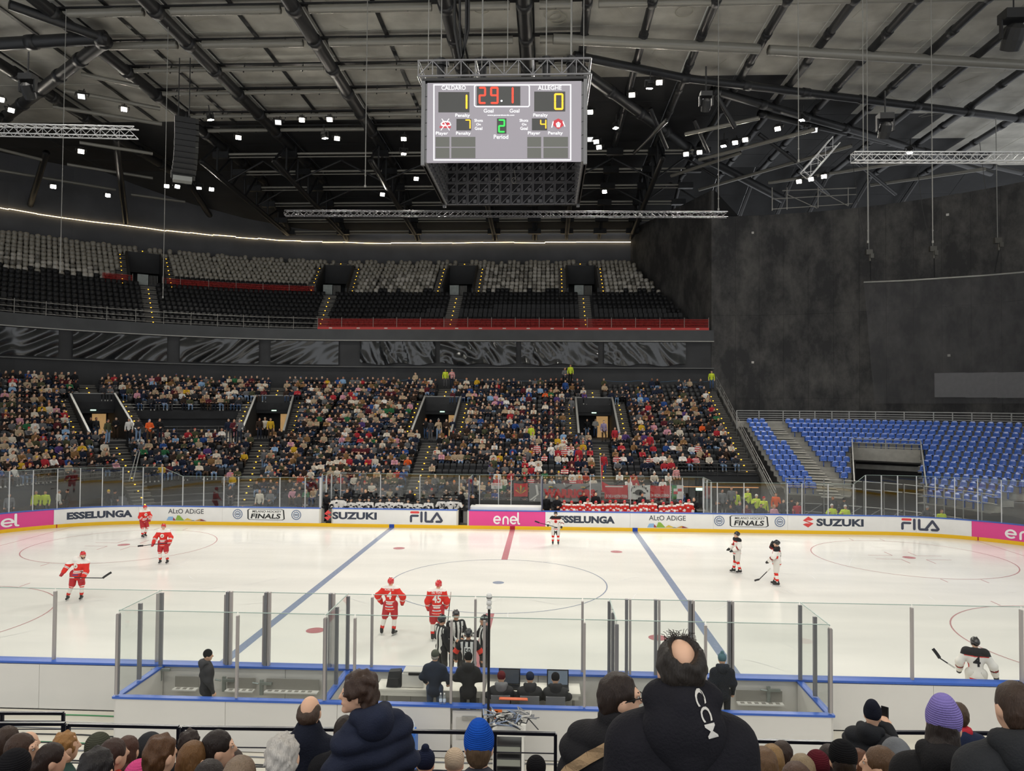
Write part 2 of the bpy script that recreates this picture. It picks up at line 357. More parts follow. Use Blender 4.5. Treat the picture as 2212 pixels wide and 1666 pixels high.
for a, b_ in ((-34, GATE1[0]), (GATE1[1], GATE2[0]), (GATE2[1], 34), (34, PER - 34)): sweep('cap_rail', a, b_, -.03, TH + .16, 1.07, 1.115, blue_pl, boards)
def kick_mark(s, m, wd): sweep('kick_mark', s - wd / 2, s + wd / 2, -.02, .0, 0, .205, m, boards)
kick_mark(-7.24, mat('blue_mark', '#1f45a5', .4), .3); kick_mark(7.24, MATS['blue_mark'], .3); kick_mark(0, mat('red_mark', '#b3202c', .4), .3)
kick_mark(sx_px(123.5), MATS['red_mark'], .06); kick_mark(sx_px(2113), MATS['red_mark'], .06)
for g in (GATE1, GATE2):
    for s in g: sweep('gate_post', s - .05, s + .05, -.005, .3, .2, 1.07, mat('gate_edge', '#c9c4b8', .5), boards)
# lettering on the far boards
def on_board(s0, z0):
    return lambda x, y, k: board_pt(s0 + x, -.006 - .004 * k, z0 + y)
def word(txt, px0, px1, z0, z1, m, **kw):
    s0, s1 = sx_px(px0), sx_px(px1); flat('lettering', [(fit_text(txt, s1 - s0, z1 - z0, **kw), m)], on_board(s0, z0), panel_at((s0 + s1) / 2))
def logo_group(px0, px1, z0, z1, shapes, name='advert_mark'):
    s0, s1 = sx_px(px0), sx_px(px1); W = s1 - s0; H = z1 - z0
    sh = [((np.array([(x * W, y * H) for x, y in v]), t), m) for (v, t), m in shapes]
    flat(name, sh, on_board(s0, z0), panel_at((s0 + s1) / 2))
def join2(*a):
    V = []; T = []
    for v, t in a: T += [tuple(int(i) + len(V) for i in q) for q in t]; V += [tuple(p) for p in v]
    return np.array(V), np.array(T)
def iso(shapes, r): return [((np.array([(x / r, y) for x, y in v]), t), m) for (v, t), m in shapes]
def fila(px0, px1):
    w_ = .2; S = [(stroke([(.12, .9), (.72, .9)], w_), red_ink), (stroke([(.1, .1), (.1, .5)] + arc2(.2, .5, .1, 180, 90, 4) + [(.68, .6)], w_), slate_ink), (stroke([(1.0, .1), (1.0, .9)], w_), slate_ink),
         (stroke([(1.36, .9), (1.36, .2)] + arc2(1.46, .2, .1, 180, 270, 4) + [(1.95, .1)], w_), slate_ink), (stroke([(1.85, .14), (2.33, .85), (2.75, .2), (2.66, .1), (2.3, .1)], w_), slate_ink)]
    logo_group(px0, px1, .33, 1.0, iso(S, 2.86))
def enel(px0, px1):
    w_ = .15
    def e(cx): return join2(stroke(arc2(cx, .37, .3, 0, 310, 18), w_), stroke([(cx - .28, .37), (cx + .3, .37)], w_))
    S = [e(.38), stroke([(.98, .05), (.98, .42)] + arc2(1.21, .42, .23, 180, 0, 8) + [(1.44, .05)], w_), e(1.98), stroke([(2.42, 1.0), (2.42, .2), (2.46, .08), (2.56, .06)], w_)]
    logo_group(px0, px1, .3, .98, [(x, white_ink) for x, _ in iso([(q, 0) for q in S], 2.62)])
def suzuki(px0, px1, logo=None):
    word('SUZUKI', px0, px1, .46, .9, navy_ink, bold=.045)
    if logo:
        a = poly2([(.02, .62), (.52, .98), (.98, .72), (.72, .62), (.52, .78), (.3, .6)]); b_ = poly2([(.3, .6), (.36, .52), (.98, .32), (.72, .42), (.62, .5)]); c = poly2([(.98, .38), (.5, .02), (.02, .28), (.28, .38), (.48, .22), (.7, .4)]); d = poly2([(.05, .62), (.3, .62), (.98, .38), (.7, .38)])
        logo_group(logo[0], logo[1], .36, 1.02, [(a, red_ink), (c, red_ink), (d, red_ink)])
def alto(px0, px1, py_off=0):
    word('ALtO ADiGE', px0, px0 + (px1 - px0) * .97, .66, .95, grey_ink, bold=.012)
    c = [('#8fb7de', [(0, 0), (.05, .7), (.16, .75), (.2, 0)]), ('#a33a38', [(.16, 0), (.17, .6), (.22, .2), (.23, 0)]), ('#8db33f', [(.22, 0), (.27, 1.0), (.33, .95), (.45, 0)]), ('#dcbf45', [(.42, 0), (.52, .5), (.68, 0)]), ('#54622f', [(.6, 0), (.66, .12), (.74, 0)]), ('#cf9a35', [(.7, 0), (.85, .4), (.87, 0)]), ('#8c2d33', [(.84, 0), (.86, .35), (1, 0)])]
    logo_group(px0 - 4, px1 + 4, .24, .56, [(poly2(p), mat('hill_' + h[1:], h, .4)) for h, p in c])
def emblem(px, py=0):
    s = sx_px(px); flat('advert_mark', [(disc2(0, 0, 0, .3), mat('emblem_blue', '#5a6f92', .4)), (disc2(0, 0, .19, .25), white_ink), (disc2(0, 0, 0, .15), mat('emblem_pale', '#c9cfd8', .4)), (stroke([(-.1, 0), (.1, 0)], .05), navy_ink)] +
        [(disc2(.22 * math.cos(k * .524), .22 * math.sin(k * .524), 0, .018, 6), navy_ink) for k in range(12)], on_board(s, .68), panel_at(s))
def finals(px0, px1):
    q = stroke([(.06, .03), (.93, .03), (.985, .12), (.96, .9), (.9, .97), (.06, .97), (.015, .88), (.02, .12), (.06, .03)], .035)
    logo_group(px0, px1, .34, 1.02, [(q, black_ink)])
    W = px1 - px0; word('MILANO HOCKEY', px0 + W * .13, px0 + W * .9, .79, .93, black_ink, shear=.15, bold=.01); word('FINALS', px0 + W * .1, px0 + W * .88, .43, .73, black_ink, shear=.15, bold=.03)
word('ESSELUNGA', 145, 287, .43, .86, navy_ink, bold=.055); alto(364, 443); emblem(514); finals(534, 616); emblem(640)
suzuki(717, 813, (700, 716)); fila(886, 957); enel(1065, 1124); word('ESSELUNGA', 1207, 1328, .43, .86, navy_ink, bold=.055); alto(1402, 1483)
emblem(1553); finals(1577, 1661); emblem(1684); suzuki(1764, 1865, (1733, 1757)); fila(1946, 2031); enel(2170, 2262); enel(-62, 41)

# glass round the rink: a pane between every two posts
def glass_run(cut, z1, parent, name='glass_pane', post=alu, off=.05, gm=None, z0=1.115, pw=.045, tops=None):
    gm = gm or pane_far
    for k, (a, b_) in enumerate(zip(cut[:-1], cut[1:])):
        za, zb = (z1, z1) if tops is None else tops[k]
        p0, p1 = board_pt(a, off, 0), board_pt(b_, off, 0); d = np.array(p1) - np.array(p0); L = np.linalg.norm(d); d /= L; n = np.array((-d[1], d[0], 0)) * .006
        A = np.array(p0) + d * .02; B = np.array(p1) - d * .02
        v = [(*(A - n)[:2], z0), (*(B - n)[:2], z0), (*(B + n)[:2], z0), (*(A + n)[:2], z0), (*(A - n)[:2], za), (*(B - n)[:2], zb), (*(B + n)[:2], zb), (*(A + n)[:2], za)]
        MB().hexa(v).build(name, gm, parent)
        tr = glass_edge; MB().bar((*A[:2], za + .006), (*B[:2], zb + .006), .02, .014).build('pane_edge', tr, parent)
    for k, a in enumerate(cut):
        zt = z1 if tops is None else max(tops[max(0, k - 1)][1 if k else 0], tops[min(k, len(tops) - 1)][0])
        p, n = rink(a); pbox('glass_post', (p[0] + n[0] * (off + .03), p[1] + n[1] * (off + .03), (z0 + zt) / 2), (pw, .07, zt - z0), post, parent, math.atan2(n[1], n[0]) - math.pi / 2)
glass_edge = mat('pane_edge', '#9fb3ab', .3, spec=.6)
HI, LO = 3.45, 2.92
left_px = [20, 71, 122, 171, 219, 264, 307, 348, 393, 438, 481, 514, 603, 658, 690]
cl = [-34.0, -32.3, -30.6] + [s for s in (sx_px(p) for p in left_px) if s > -30]
glass_run(cl, LO, boards, tops=[(HI, HI) if PXH(board_pt(b_, 0, 1)) < 350 else (HI, LO) if PXH(board_pt(b_, 0, 1)) < 396 else (LO, LO) for a, b_ in zip(cl[:-1], cl[1:])])
right_px = [1521, 1550, 1607, 1702, 1734, 1790, 1845, 1872, 1905, 1941, 1981, 2022, 2062, 2113, 2164]
crr = [sx_px(p) for p in right_px]; crr += [crr[-1] + 1.7, crr[-1] + 3.4]
glass_run(crr, LO, boards, tops=[(HI, HI) if PXH(board_pt(a, 0, 1)) > 1870 else (LO, HI) if PXH(board_pt(a, 0, 1)) > 1840 else (LO, LO) for a, b_ in zip(crr[:-1], crr[1:])])
# glass behind the benches
BY = 15.3
def pane_line(p0, p1, n, z0, z1, parent, gm=pane_far, post=alu, pw=.05, ends=True, cutlist=None):
    p0 = np.array(p0, float); p1 = np.array(p1, float); ts = cutlist or [k / n for k in range(n + 1)]; d = (p1 - p0) / np.linalg.norm(p1 - p0); a = math.atan2(d[1], d[0])
    for t0, t1 in zip(ts[:-1], ts[1:]):
        A = p0 + (p1 - p0) * t0; B = p0 + (p1 - p0) * t1; c = (A + B) / 2; L = np.linalg.norm(B - A)
        pbox('glass_pane', (c[0], c[1], (z0 + z1) / 2), (L - .03, .012, z1 - z0), gm, parent, a)
        pbox('pane_edge', (c[0], c[1], z1 + .007), (L - .03, .02, .014), glass_edge, parent, a)
    for i, t in enumerate(ts):
        if not ends and i in (0, len(ts) - 1): continue
        A = p0 + (p1 - p0) * t; pbox('glass_post', (A[0], A[1], (z0 + z1) / 2 - .03), (pw, .08, z1 - z0 - .06), post, parent, a)
pane_line((-11.6, BY), (11.7, BY), 10, .9, 3.0, boards, cutlist=[(at(p, 1060, Y=BY)[0] + 11.6) / 23.3 for p in (696, 736, 822, 907, 992, 1036, 1077, 1104, 1169, 1275, 1362, 1448, 1474, 1521)])
for x in (-11.6, 11.7): pane_line((x, 13.1), (x, BY), 2, 1.115, 3.0, boards)
for x in (-2.62, 1.75): pane_line((x, 13.1), (x, BY), 1, 1.115, 3.0, boards, post=mat('padded_post', '#3c3f55', .6), pw=.14)
for x0, x1 in ((-11.6, -3.2), (1.75, 11.7)):
    MB().span(x0, x1, BY - .05, BY + .05, 0, .9).build('bench_back_board', charcoal, boards)
# white shelf between the benches
MB().span(-2.55, 1.7, 13.2, 14.2, 1.05, 1.3).build('timekeeper_shelf', white_pl, boards)
# ------------------------------------------------------------------ bowl of the hall: concentric about (-17, 9.8) and (17, 9.8)
AX, AY, XR = -17.0, 9.8, 18.2
def bowl(u, y):
    """plan point on the ring that runs at depth y on the straight; u > 0: X = 17 - ... ; u measured along: straight X, then the angle"""
    if u[0] == 's': return np.array((u[1], y)), 0.0
    a = u[1]; r = y - AY; return np.array((AX - r * math.sin(a), AY + r * math.cos(a))), a
def run_pts(y, x0=XR, x1=AX, a1=math.radians(78), step=4.0):
    r = y - AY; P = [(x0, y), (x1, y)] + [tuple(bowl(('a', a1 * k / 16), y)[0]) for k in range(1, 17)]
    return P
def ring_wall(name, y, z0, z1, th, m, parent, x0=XR, a1=86, split=9):
    P = run_pts(y, x0, a1=math.radians(a1)); Q = run_pts(y + th, x0, a1=math.radians(a1)); n = len(P); mb = MB()
    v = [(*p, z0) for p in P] + [(*q, z0) for q in Q] + [(*p, z1) for p in P] + [(*q, z1) for q in Q]
    f = []
    for k in range(n - 1): f += [(k, k + 1, 2 * n + k + 1, 2 * n + k), (n + k + 1, n + k, 3 * n + k, 3 * n + k + 1), (2 * n + k, 2 * n + k + 1, 3 * n + k + 1, 3 * n + k), (k + 1, k, n + k, n + k + 1)]
    f += [(0, 2 * n, 3 * n, n), (n - 1, 2 * n - 1, 4 * n - 1, 3 * n - 1)]
    return mb.add(v, f).build(name, m, parent)
DEG = math.pi / 180
LOW = dict(n=23, y0=21.0, z0=.08, dy=.8, dz=.385, aisles_s=[6.3, -7.5], aisles_a=[13 * DEG, 45 * DEG], vy=(29.8, 36.2), vz=4.42)
UPP = dict(n=18, y0=42.0, z0=14.4, dy=.8, dz=.549, aisles_s=[5.9, -7.8], aisles_a=[7 * DEG, 34 * DEG, 62 * DEG], vy=(49.2, 54.4), vz=19.35)
def gap(T, y, u, seats=True):
    """is there no terrace here: aisle or vomitory"""
    inv = T['vy'][0] - .01 <= y < T['vy'][1]
    for kind, lst in (('s', T['aisles_s']), ('a', T['aisles_a'])):
        if u[0] != kind: 
            if not (kind == 's' and u[0] == 'a') and not (kind == 'a' and u[0] == 's' and u[1] < AX + 3): continue
        for c in lst:
            if u[0] == 's' and kind == 's': d = abs(u[1] - c)
            elif u[0] == 'a' and kind == 'a': d = abs(u[1] - c) * (y - AY)
            elif u[0] == 's': d = (u[1] - AX) + c * (y - AY)
            else: d = (c - AX) + u[1] * (y - AY)
            if d < (1.55 if inv else .0) + (1.05 if (seats and inv) else .72 if seats else 0): return True
    if T is LOW:
        if inv and u[0] == 'a' and 13 * DEG < u[1] < 45 * DEG and y < 34.6: return True
        if y < 25.8 and u[0] == 's' and u[1] > 11.6: return True
        if y < 24.9 and u[0] == 'a' and u[1] > 47 * DEG: return True
        if seats and u[0] == 's' and u[1] > 16.4: return True
    return False
def row_units(T, y, pitch=.5):
    r = y - AY; out = []; x = (17.9 if T is LOW else 17.6)
    while x > AX: out.append(('s', x)); x -= pitch
    a = 0.0
    while a < 76 * DEG: a += pitch / r; out.append(('a', a))
    return out
def terraces(T, parent, xr):
    for k in range(T['n']):
        y = T['y0'] + k * T['dy']; z = T['z0'] + k * T['dz']; units = row_units(T, y, 1.0)
        spans = []; cur = []
        for u in units:
            if u[0] == 's' and u[1] > xr(y): continue
            if gap(T, y, u, False):
                if len(cur) > 1: spans.append(cur)
                cur = []
            else: cur.append(u)
        if len(cur) > 1: spans.append(cur)
        mb = MB()
        for sp in spans:
            sp = [u for i, u in enumerate(sp) if i in (0, len(sp) - 1) or u[0] == 'a' and i % 2 == 0 or (u[0] == 's' and i + 1 < len(sp) and sp[i + 1][0] == 'a')]
            P = [bowl(u, y - T['dy'] / 2)[0] for u in sp]; Q = [bowl(u, y + T['dy'] / 2 + .02)[0] for u in sp]; n = len(P)
            z0 = z - T['dz'] - .25
            v = [(*p, z0) for p in P] + [(*p, z) for p in P] + [(*q, z) for q in Q] + [(*q, z0) for q in Q]; f = []
            for i in range(n - 1): f += [(i, i + 1, n + i + 1, n + i), (n + i, n + i + 1, 2 * n + i + 1, 2 * n + i), (3 * n + i + 1, 3 * n + i, 2 * n + i, 2 * n + i + 1), (i + 1, i, 3 * n + i, 3 * n + i + 1)]
            f += [(0, n, 2 * n, 3 * n), (n - 1, 4 * n - 1, 3 * n - 1, 2 * n - 1)]
            mb.add(v, f)
        if mb.v: mb.build('terrace_step', concrete_dark, parent)
stand_low = thing('grandstand', 'lower tier of dark terraces full of spectators behind the far boards', 'grandstand', (0, 21, 0))
stand_up = thing('grandstand', 'upper tier of dark terraces with empty and wrapped seats under the roof', 'grandstand', (0, 42, 14))
def up_edge(y): return 18.0 - (y - 41.1) * 6.0 / 15.9 - .2
terraces(LOW, stand_low, lambda y: 17.95); terraces(UPP, stand_up, up_edge)
# flights of steps with their lights
stair_m = mat('stair_tread', '#55534f', .7, var=.1); nosing = mat('step_nosing', '#8b8880', .5)
def stair(T, y0, y1, pos, wd, parent, lights=True, kind='s'):
    """a flight on the slope between depths y0 and y1 about one aisle; pos(y) -> plan point, heading"""
    n = int(round((y1 - y0) / (T['dy'] / 2))); mb = MB(); lb = MB()
    for i in range(n):
        y = y0 + (i + .5) * T['dy'] / 2; z = T['z0'] + ((y - T['y0']) / T['dy'] + .35) * T['dz']; c, a = pos(y)
        ca, sa = math.cos(a), math.sin(a); mb.box((c[0], c[1], z - .22), (wd, T['dy'] / 2 + .01, .5), a)
        e = (c[0] + sa * T['dy'] / 4, c[1] - ca * T['dy'] / 4); mb.box((e[0], e[1], z + .022), (wd, .035, .025), a, mi=1)
        if lights and i % 2 == 0: lb.box((e[0] + sa * .03, e[1] - ca * .03, z - .04), (.09, .03, .05), a)
    mb.build('stair_flight', [stair_m, nosing], parent)
    if lights: tag(lb.build('step_lights', led, parent), kind='stuff')
def aisle_pos(kind, c, off=0.0):
    if kind == 's': return lambda y: (np.array((c + off, y)), 0.0)
    return lambda y: (bowl(('a', c), y)[0] + np.array((math.cos(c), math.sin(c))) * off, c)
white_sign = mat('exit_sign', '#cfe9d6', .5, emit='#bff5cf', es=1.2); wood_lit = mat('birch_door_glow', '#c9a06a', .5, var=.1, emit='#c9a06a', es=.35)  # light on the birch door put in as its own glow
def vomitory(T, kind, c, parent, y_end=None):
    y0, y1 = T['vy']; z0 = T['vz']; pos = aisle_pos(kind, c); zt = T['z0'] + (y1 - T['y0']) / T['dy'] * T['dz'] + .15
    c0, a = pos(y0 - .4); c1, _ = pos(y1); dx = np.array((math.cos(a), math.sin(a))); dy = np.array((-math.sin(a), math.cos(a)))
    mb = MB(); W = 1.55
    def P(u, v, z): q = c0 + dx * u + dy * v; return (q[0], q[1], z)
    D = y1 - y0 + .4
    mb.hexa([P(-W, 0, z0 - 1.6), P(W, 0, z0 - 1.6), P(W, D, z0 - 1.6), P(-W, D, z0 - 1.6), P(-W, 0, z0), P(W, 0, z0), P(W, D, z0), P(-W, D, z0)])
    for s in (-1, 1):
        a_, b_ = s * W, s * (W + .22); zl = T['z0'] + (y0 - T['y0']) / T['dy'] * T['dz'] + .75
        mb.hexa([P(a_, 0, z0 - .3), P(b_, 0, z0 - .3), P(b_, D, z0 - .3), P(a_, D, z0 - .3), P(a_, 0, zl), P(b_, 0, zl), P(b_, D, zt + .55), P(a_, D, zt + .55)])
    zd = z0 + 2.05
    mb.hexa([P(-W, D - .3, zd), P(W, D - .3, zd), P(W, D, zd), P(-W, D, zd), P(-W, D - .3, zt + .5), P(W, D - .3, zt + .5), P(W, D, zt + .5), P(-W, D, zt + .5)])
    mb.hexa([P(-3.4, D + 1.6, z0 - .4), P(3.4, D + 1.6, z0 - .4), P(3.4, D + 1.7, z0 - .4), P(-3.4, D + 1.7, z0 - .4), P(-3.4, D + 1.6, zd + 1.2), P(3.4, D + 1.6, zd + 1.2), P(3.4, D + 1.7, zd + 1.2), P(-3.4, D + 1.7, zd + 1.2)])
    for s in (-1, 1): mb.hexa([P(s * W, D, z0 - .3), P(s * (W + .1), D, z0 - .3), P(s * (W + .1), D + 1.6, z0 - .3), P(s * W, D + 1.6, z0 - .3), P(s * W, D, zd + .6), P(s * (W + .1), D, zd + .6), P(s * (W + .1), D + 1.6, zd + .6), P(s * W, D + 1.6, zd + .6)])
    mb.hexa([P(-W, D, z0 - .3), P(W, D, z0 - .3), P(W, D + 1.6, z0 - .3), P(-W, D + 1.6, z0 - .3), P(-W, D, z0), P(W, D, z0), P(W, D + 1.6, z0), P(-W, D + 1.6, z0)])
    mb.build('vomitory', charcoal, parent)
    for s in (-1, 1):
        q0 = P(s * (W + .1), 0, T['z0'] + (y0 - T['y0']) / T['dy'] * T['dz'] + .8); q1 = P(s * (W + .1), D, zt + .6)
        pbar('vomitory_rail', q0, q1, .16, .06, steel if T is LOW else charcoal, parent)
    pbar('vomitory_rail', P(-W - .1, D, zt + .55), P(W + .1, D, zt + .55), .1, .06, steel if T is LOW else charcoal, parent)
    if T is LOW:
        q = P(0, D - .33, zd + .3); pbox('exit_sign', q, (.42, .04, .2), white_sign, parent, a)
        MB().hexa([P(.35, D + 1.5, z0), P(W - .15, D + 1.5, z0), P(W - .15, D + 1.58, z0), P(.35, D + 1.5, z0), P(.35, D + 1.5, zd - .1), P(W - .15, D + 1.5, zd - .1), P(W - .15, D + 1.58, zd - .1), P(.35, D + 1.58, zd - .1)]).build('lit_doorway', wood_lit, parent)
    else:
        MB().hexa([P(-.9, .5, z0), P(.1, .5, z0), P(.1, .56, z0), P(-.9, .56, z0), P(-.9, .5, z0 + 1.15), P(.1, .5, z0 + 1.15), P(.1, .56, z0 + 1.15), P(-.9, .56, z0 + 1.15)]).build('wrapped_gate', mat('pale_wrap', '#8d9491', .5, var=.1), parent)
        for i in range(6):
            q = P(.25 + i * .14, .5, 0); pbox('gate_bar', (q[0], q[1], z0 + .55), (.03, .03, 1.1), steel, parent)
    for s in (-1, 1): stair(T, y0 - .4, y1 + .4, aisle_pos(kind, c, s * 2.25), 1.0, parent, lights=(T is LOW or s < 9))
    stair(T, T['y0'] - .4, y0 - .4, pos, 1.4, parent); stair(T, y1 + .4, T['y0'] + (T['n'] - .5) * T['dy'], pos, 1.4, parent)
for kind, key in (('s', 'aisles_s'), ('a', 'aisles_a')):
    for c in LOW[key]: vomitory(LOW, kind, c, stand_low)
    for c in UPP[key]: vomitory(UPP, kind, c, stand_up)
stair(LOW, 25.6, 39.0, lambda y: (np.array((17.15, y)), 0.0), 1.3, stand_low)
# flat platform between two vomitories on the curve
P0 = [bowl(('a', t * DEG), 29.4)[0] for t in range(17, 42, 3)]; P1 = [bowl(('a', t * DEG), 34.6)[0] for t in range(17, 42, 3)]
n = len(P0); mb = MB()
mb.add([(*p, 4.42) for p in P0] + [(*p, 4.42) for p in P1] + [(*p, 3.6) for p in P0], [(i, i + 1, n + i + 1, n + i) for i in range(n - 1)] + [(i + 1, i, 2 * n + i, 2 * n + i + 1) for i in range(n - 1)])
mb.add([(*p, 4.42) for p in P1] + [(*p, 6.75) for p in P1], [(i, i + 1, n + i + 1, n + i) for i in range(n - 1)])
mb.build('platform', charcoal, stand_low)
def rail_run(P, z, parent, h=1.05, bars=3, m=steel, name='railing', r=.025, z_of=None, posts=True, pr=None):
    for i, p in enumerate(P):
        zz = z if z_of is None else z_of[i]
        if posts: ptube(name + '_post', (*p, zz), (*p, zz + h), pr or r, m, parent, 6)
        if i + 1 < len(P):
            z2 = z if z_of is None else z_of[i + 1]; q = P[i + 1]
            for k in range(bars): t = h * (k + 1) / bars; ptube(name + '_bar', (*p, zz + t), (*q, z2 + t), r, m, parent, 6)
dark_rail = mat('dark_rail', '#4a4a4a', .4, .5)
rail_run([tuple(p) for p in P0], 4.42, stand_low, m=dark_rail, bars=4, r=.03)
rail_run([tuple(bowl(('a', t * DEG), 34.7)[0]) for t in range(17, 42, 4)], 6.7, stand_low, m=steel, bars=2, h=.5, r=.03)
rail_run([tuple(bowl(('a', t * DEG), 24.5)[0]) for t in range(47, 77, 5)], 1.95, stand_low, m=dark_rail, bars=4, r=.03)
rail_run([(x, 25.35) for x in (11.9, 13.4, 14.9, 16.4, 17.9)], 2.0, stand_low, m=dark_rail, bars=4, r=.03)
# raised fronts of the end blocks with dark openings under them
MB().span(11.6, 18, 25.2, 25.6, 1.3, 2.1).span(11.6, 12.4, 25.2, 25.6, 0, 1.3).span(14.6, 15.2, 25.2, 25.6, 0, 1.3).span(17.4, 18, 25.2, 25.6, 0, 1.3).span(11.6, 18, 30, 30.2, 0, 3).build('raised_front', charcoal, stand_low)
pbar('edge_light', (11.7, 25.17, 1.32), (17.9, 25.17, 1.32), .04, .05, mat('warm_edge', '#5a4128', .5, emit='#ffb070', es=.5), stand_low)
pbox('exit_sign', (13.5, 25.15, 1.15), (.5, .04, .2), white_sign, stand_low)
Pq = [bowl(('a', t * DEG), 24.3)[0] for t in range(47, 78, 3)]; n = len(Pq)
MB().add([(*p, .8) for p in Pq] + [(*p, 1.98) for p in Pq], [(i, i + 1, n + i + 1, n + i) for i in range(n - 1)]).build('raised_front', charcoal, stand_low)
Pq = [bowl(('a', t * DEG), 28)[0] for t in range(47, 78, 3)]
MB().add([(*p, -.2) for p in Pq] + [(*p, 2.4) for p in Pq], [(i, i + 1, n + i + 1, n + i) for i in range(n - 1)]).build('tunnel_wall', mat('tunnel_panel', '#8a7a66', .6, var=.1), stand_low)
# front wall of the lower tier
MB().span(-7.5, 11.6, 20.5, 20.65, -.1, .75).build('front_wall', charcoal, stand_low)
rail_run([(x, 20.55) for x in np.arange(-10, 11.7, 1.8)], .1, stand_low, m=dark_rail, bars=3, h=1.2, r=.02)
# end railing of the lower tier, steel, with plates
zz = lambda y: LOW['z0'] + (y - LOW['y0']) / LOW['dy'] * LOW['dz']
ys = np.linspace(21.5, 39.4, 13)
rail_run([(18.05, y) for y in ys], 0, stand_low, z_of=[zz(y) for y in ys], bars=4, h=1.25, r=.03)
MB().add([(18.1, 21, -.2), (18.1, 39.4, -.2), (18.1, 39.4, zz(39.4) + .25), (18.1, 21, zz(21) + .25), (18.2, 21, -.2), (18.2, 39.4, -.2), (18.2, 39.4, zz(39.4) + .25), (18.2, 21, zz(21) + .25)], [(3, 2, 1, 0), (4, 5, 6, 7), (0, 1, 5, 4), (1, 2, 6, 5), (2, 3, 7, 6), (3, 0, 4, 7)]).build('end_wall', mat('grey_plate', '#8f8e8a', .5, .3, var=.1), stand_low)
rail_run([(x, 39.3) for x in (-4.6, -2.5, -.4, 1.7)], 8.55, stand_low, bars=3, h=1.1, r=.03)
for (a, b_) in (((-6, 978), (43, 1048)), ((4, 975), (54, 1046)), ((296, 976), (279, 1040)), ((302, 976), (287, 1040))): ptube('stair_handrail', at(*a, Y=17.5), at(*b_, Y=16.3), .035, steel, stand_low, 6)
for x0, x1 in ((-16, -8.6), (-6.4, 5.2), (7.4, 17.5)): MB().path([(x0 + (x1 - x0) * t, 38.95, 9.75 - .12 * math.sin(math.pi * ((t * 3) % 1))) for t in np.linspace(0, 1, 13)], .015, 5).build('blue_rope', mat('rope_blue', '#3f6f93', .6), stand_low)
# wall behind the lower tier, balcony fascia, back wall of the upper tier
ztop = LOW['z0'] + 22 * LOW['dz']
wall_back = tag(ring_wall('wall_back', 41.3, 6.0, 13.7, .4, mat('back_wall_black', '#343537', .6, var=.15, vscale=.6), None), kind='structure')
ring_wall('walkway', 38.9, ztop - .3, ztop, 2.4, concrete_dark, wall_back)
fascia = tag(ring_wall('trim_1', 41.0, 13.7, 14.75, .7, mat('fascia', '#4a4c4e', .6, var=.1, vscale=.6), None), kind='structure')
ring_wall('fascia_edge', 40.96, 13.62, 13.7, .5, mat('pale_edge', '#b5b4ae', .5), fascia)
ring_wall('ledge', 40.94, 11.0, 11.08, .36, mat('grey_edge', '#6f706e', .5), wall_back)
tag(ring_wall('wall_far', 57.4, 12, 33.0, .4, mat('upper_wall_black', '#56575a', .8, var=.15, vscale=.3), None, x0=13.5, a1=112), kind='structure')
stuff_glow = mat('led_strip', '#3a3020', .5, emit='#ffe2b0', es=4)
rim = [(13.0, 57.2), (-17, 57.2)] + [tuple(bowl(('a', t * DEG), 57.2)[0]) for t in range(4, 77, 3)]
rimbeam = thing('roof_rim_light', 'long warm strip light running along the roof edge above the upper tier', 'strip light', (0, 57.2, 27))
rr_ = random.Random(5)
for k, (p, q) in enumerate(zip(rim[:-1], rim[1:])):
    m_ = 8 if k == 0 else 1
    for j in range(m_):
        a = np.array(p) + (np.array(q) - np.array(p)) * j / m_; b_ = np.array(p) + (np.array(q) - np.array(p)) * (j + 1) / m_
        pbar('strip_segment', (*a, 26.95 + rr_.uniform(-.06, .06)), (*b_, 26.95 + rr_.uniform(-.06, .06)), .05, .05, stuff_glow, rimbeam)
# plastic sheets hung over the openings of the back wall
sheet_m = mat('black_plastic_sheet', '#25282a', .18, spec=.9, bump=.0)
for i, (x0, x1, sd) in enumerate(((15.5, 7.6, 1), (7.0, -.5, 2), (-1.0, -8.5, 3), (-9, -16.5, 4))):
    rg = np.random.RandomState(sd); nx, nz = 44, 20; v = []
    amp = rg.uniform(.02, .09, 7); fx = rg.uniform(.8, 6, 7); fz = rg.uniform(.6, 4, 7); ph = rg.uniform(0, 6, 7); cx = rg.uniform(x1 + 1, x0 - 1)
    for jz in range(nz + 1):
        for ix in range(nx + 1):
            x = x0 + (x1 - x0) * ix / nx; z = 13.55 - 2.2 * jz / nz; d = sum(a * math.sin(f1 * x + f2 * z + p) for a, f1, f2, p in zip(amp, fx, fz, ph))
            d += .16 * abs(math.sin(5 * math.atan2(z - 13.6, x - cx))) * (jz / nz); v.append((x, 41.1 - abs(d) - .02, z + .12 * math.sin(x * 1.7 + sd) * (jz / nz)))
    f = [(j * (nx + 1) + k, j * (nx + 1) + k + 1, (j + 1) * (nx + 1) + k + 1, (j + 1) * (nx + 1) + k) for j in range(nz) for k in range(nx)]
    o = MB().add(v, f).build('plastic_sheet', sheet_m, None, True)
    tag(o, ['crumpled black plastic sheet at the end of the balcony by the black wall', 'black plastic sheet sagging in a wide swag below the balcony middle', 'black plastic sheet hung below the balcony above the vomitory stairs', 'black plastic sheet hung below the balcony where the stand starts to curve'][i], 'plastic sheet', 'plastic sheets under the balcony')
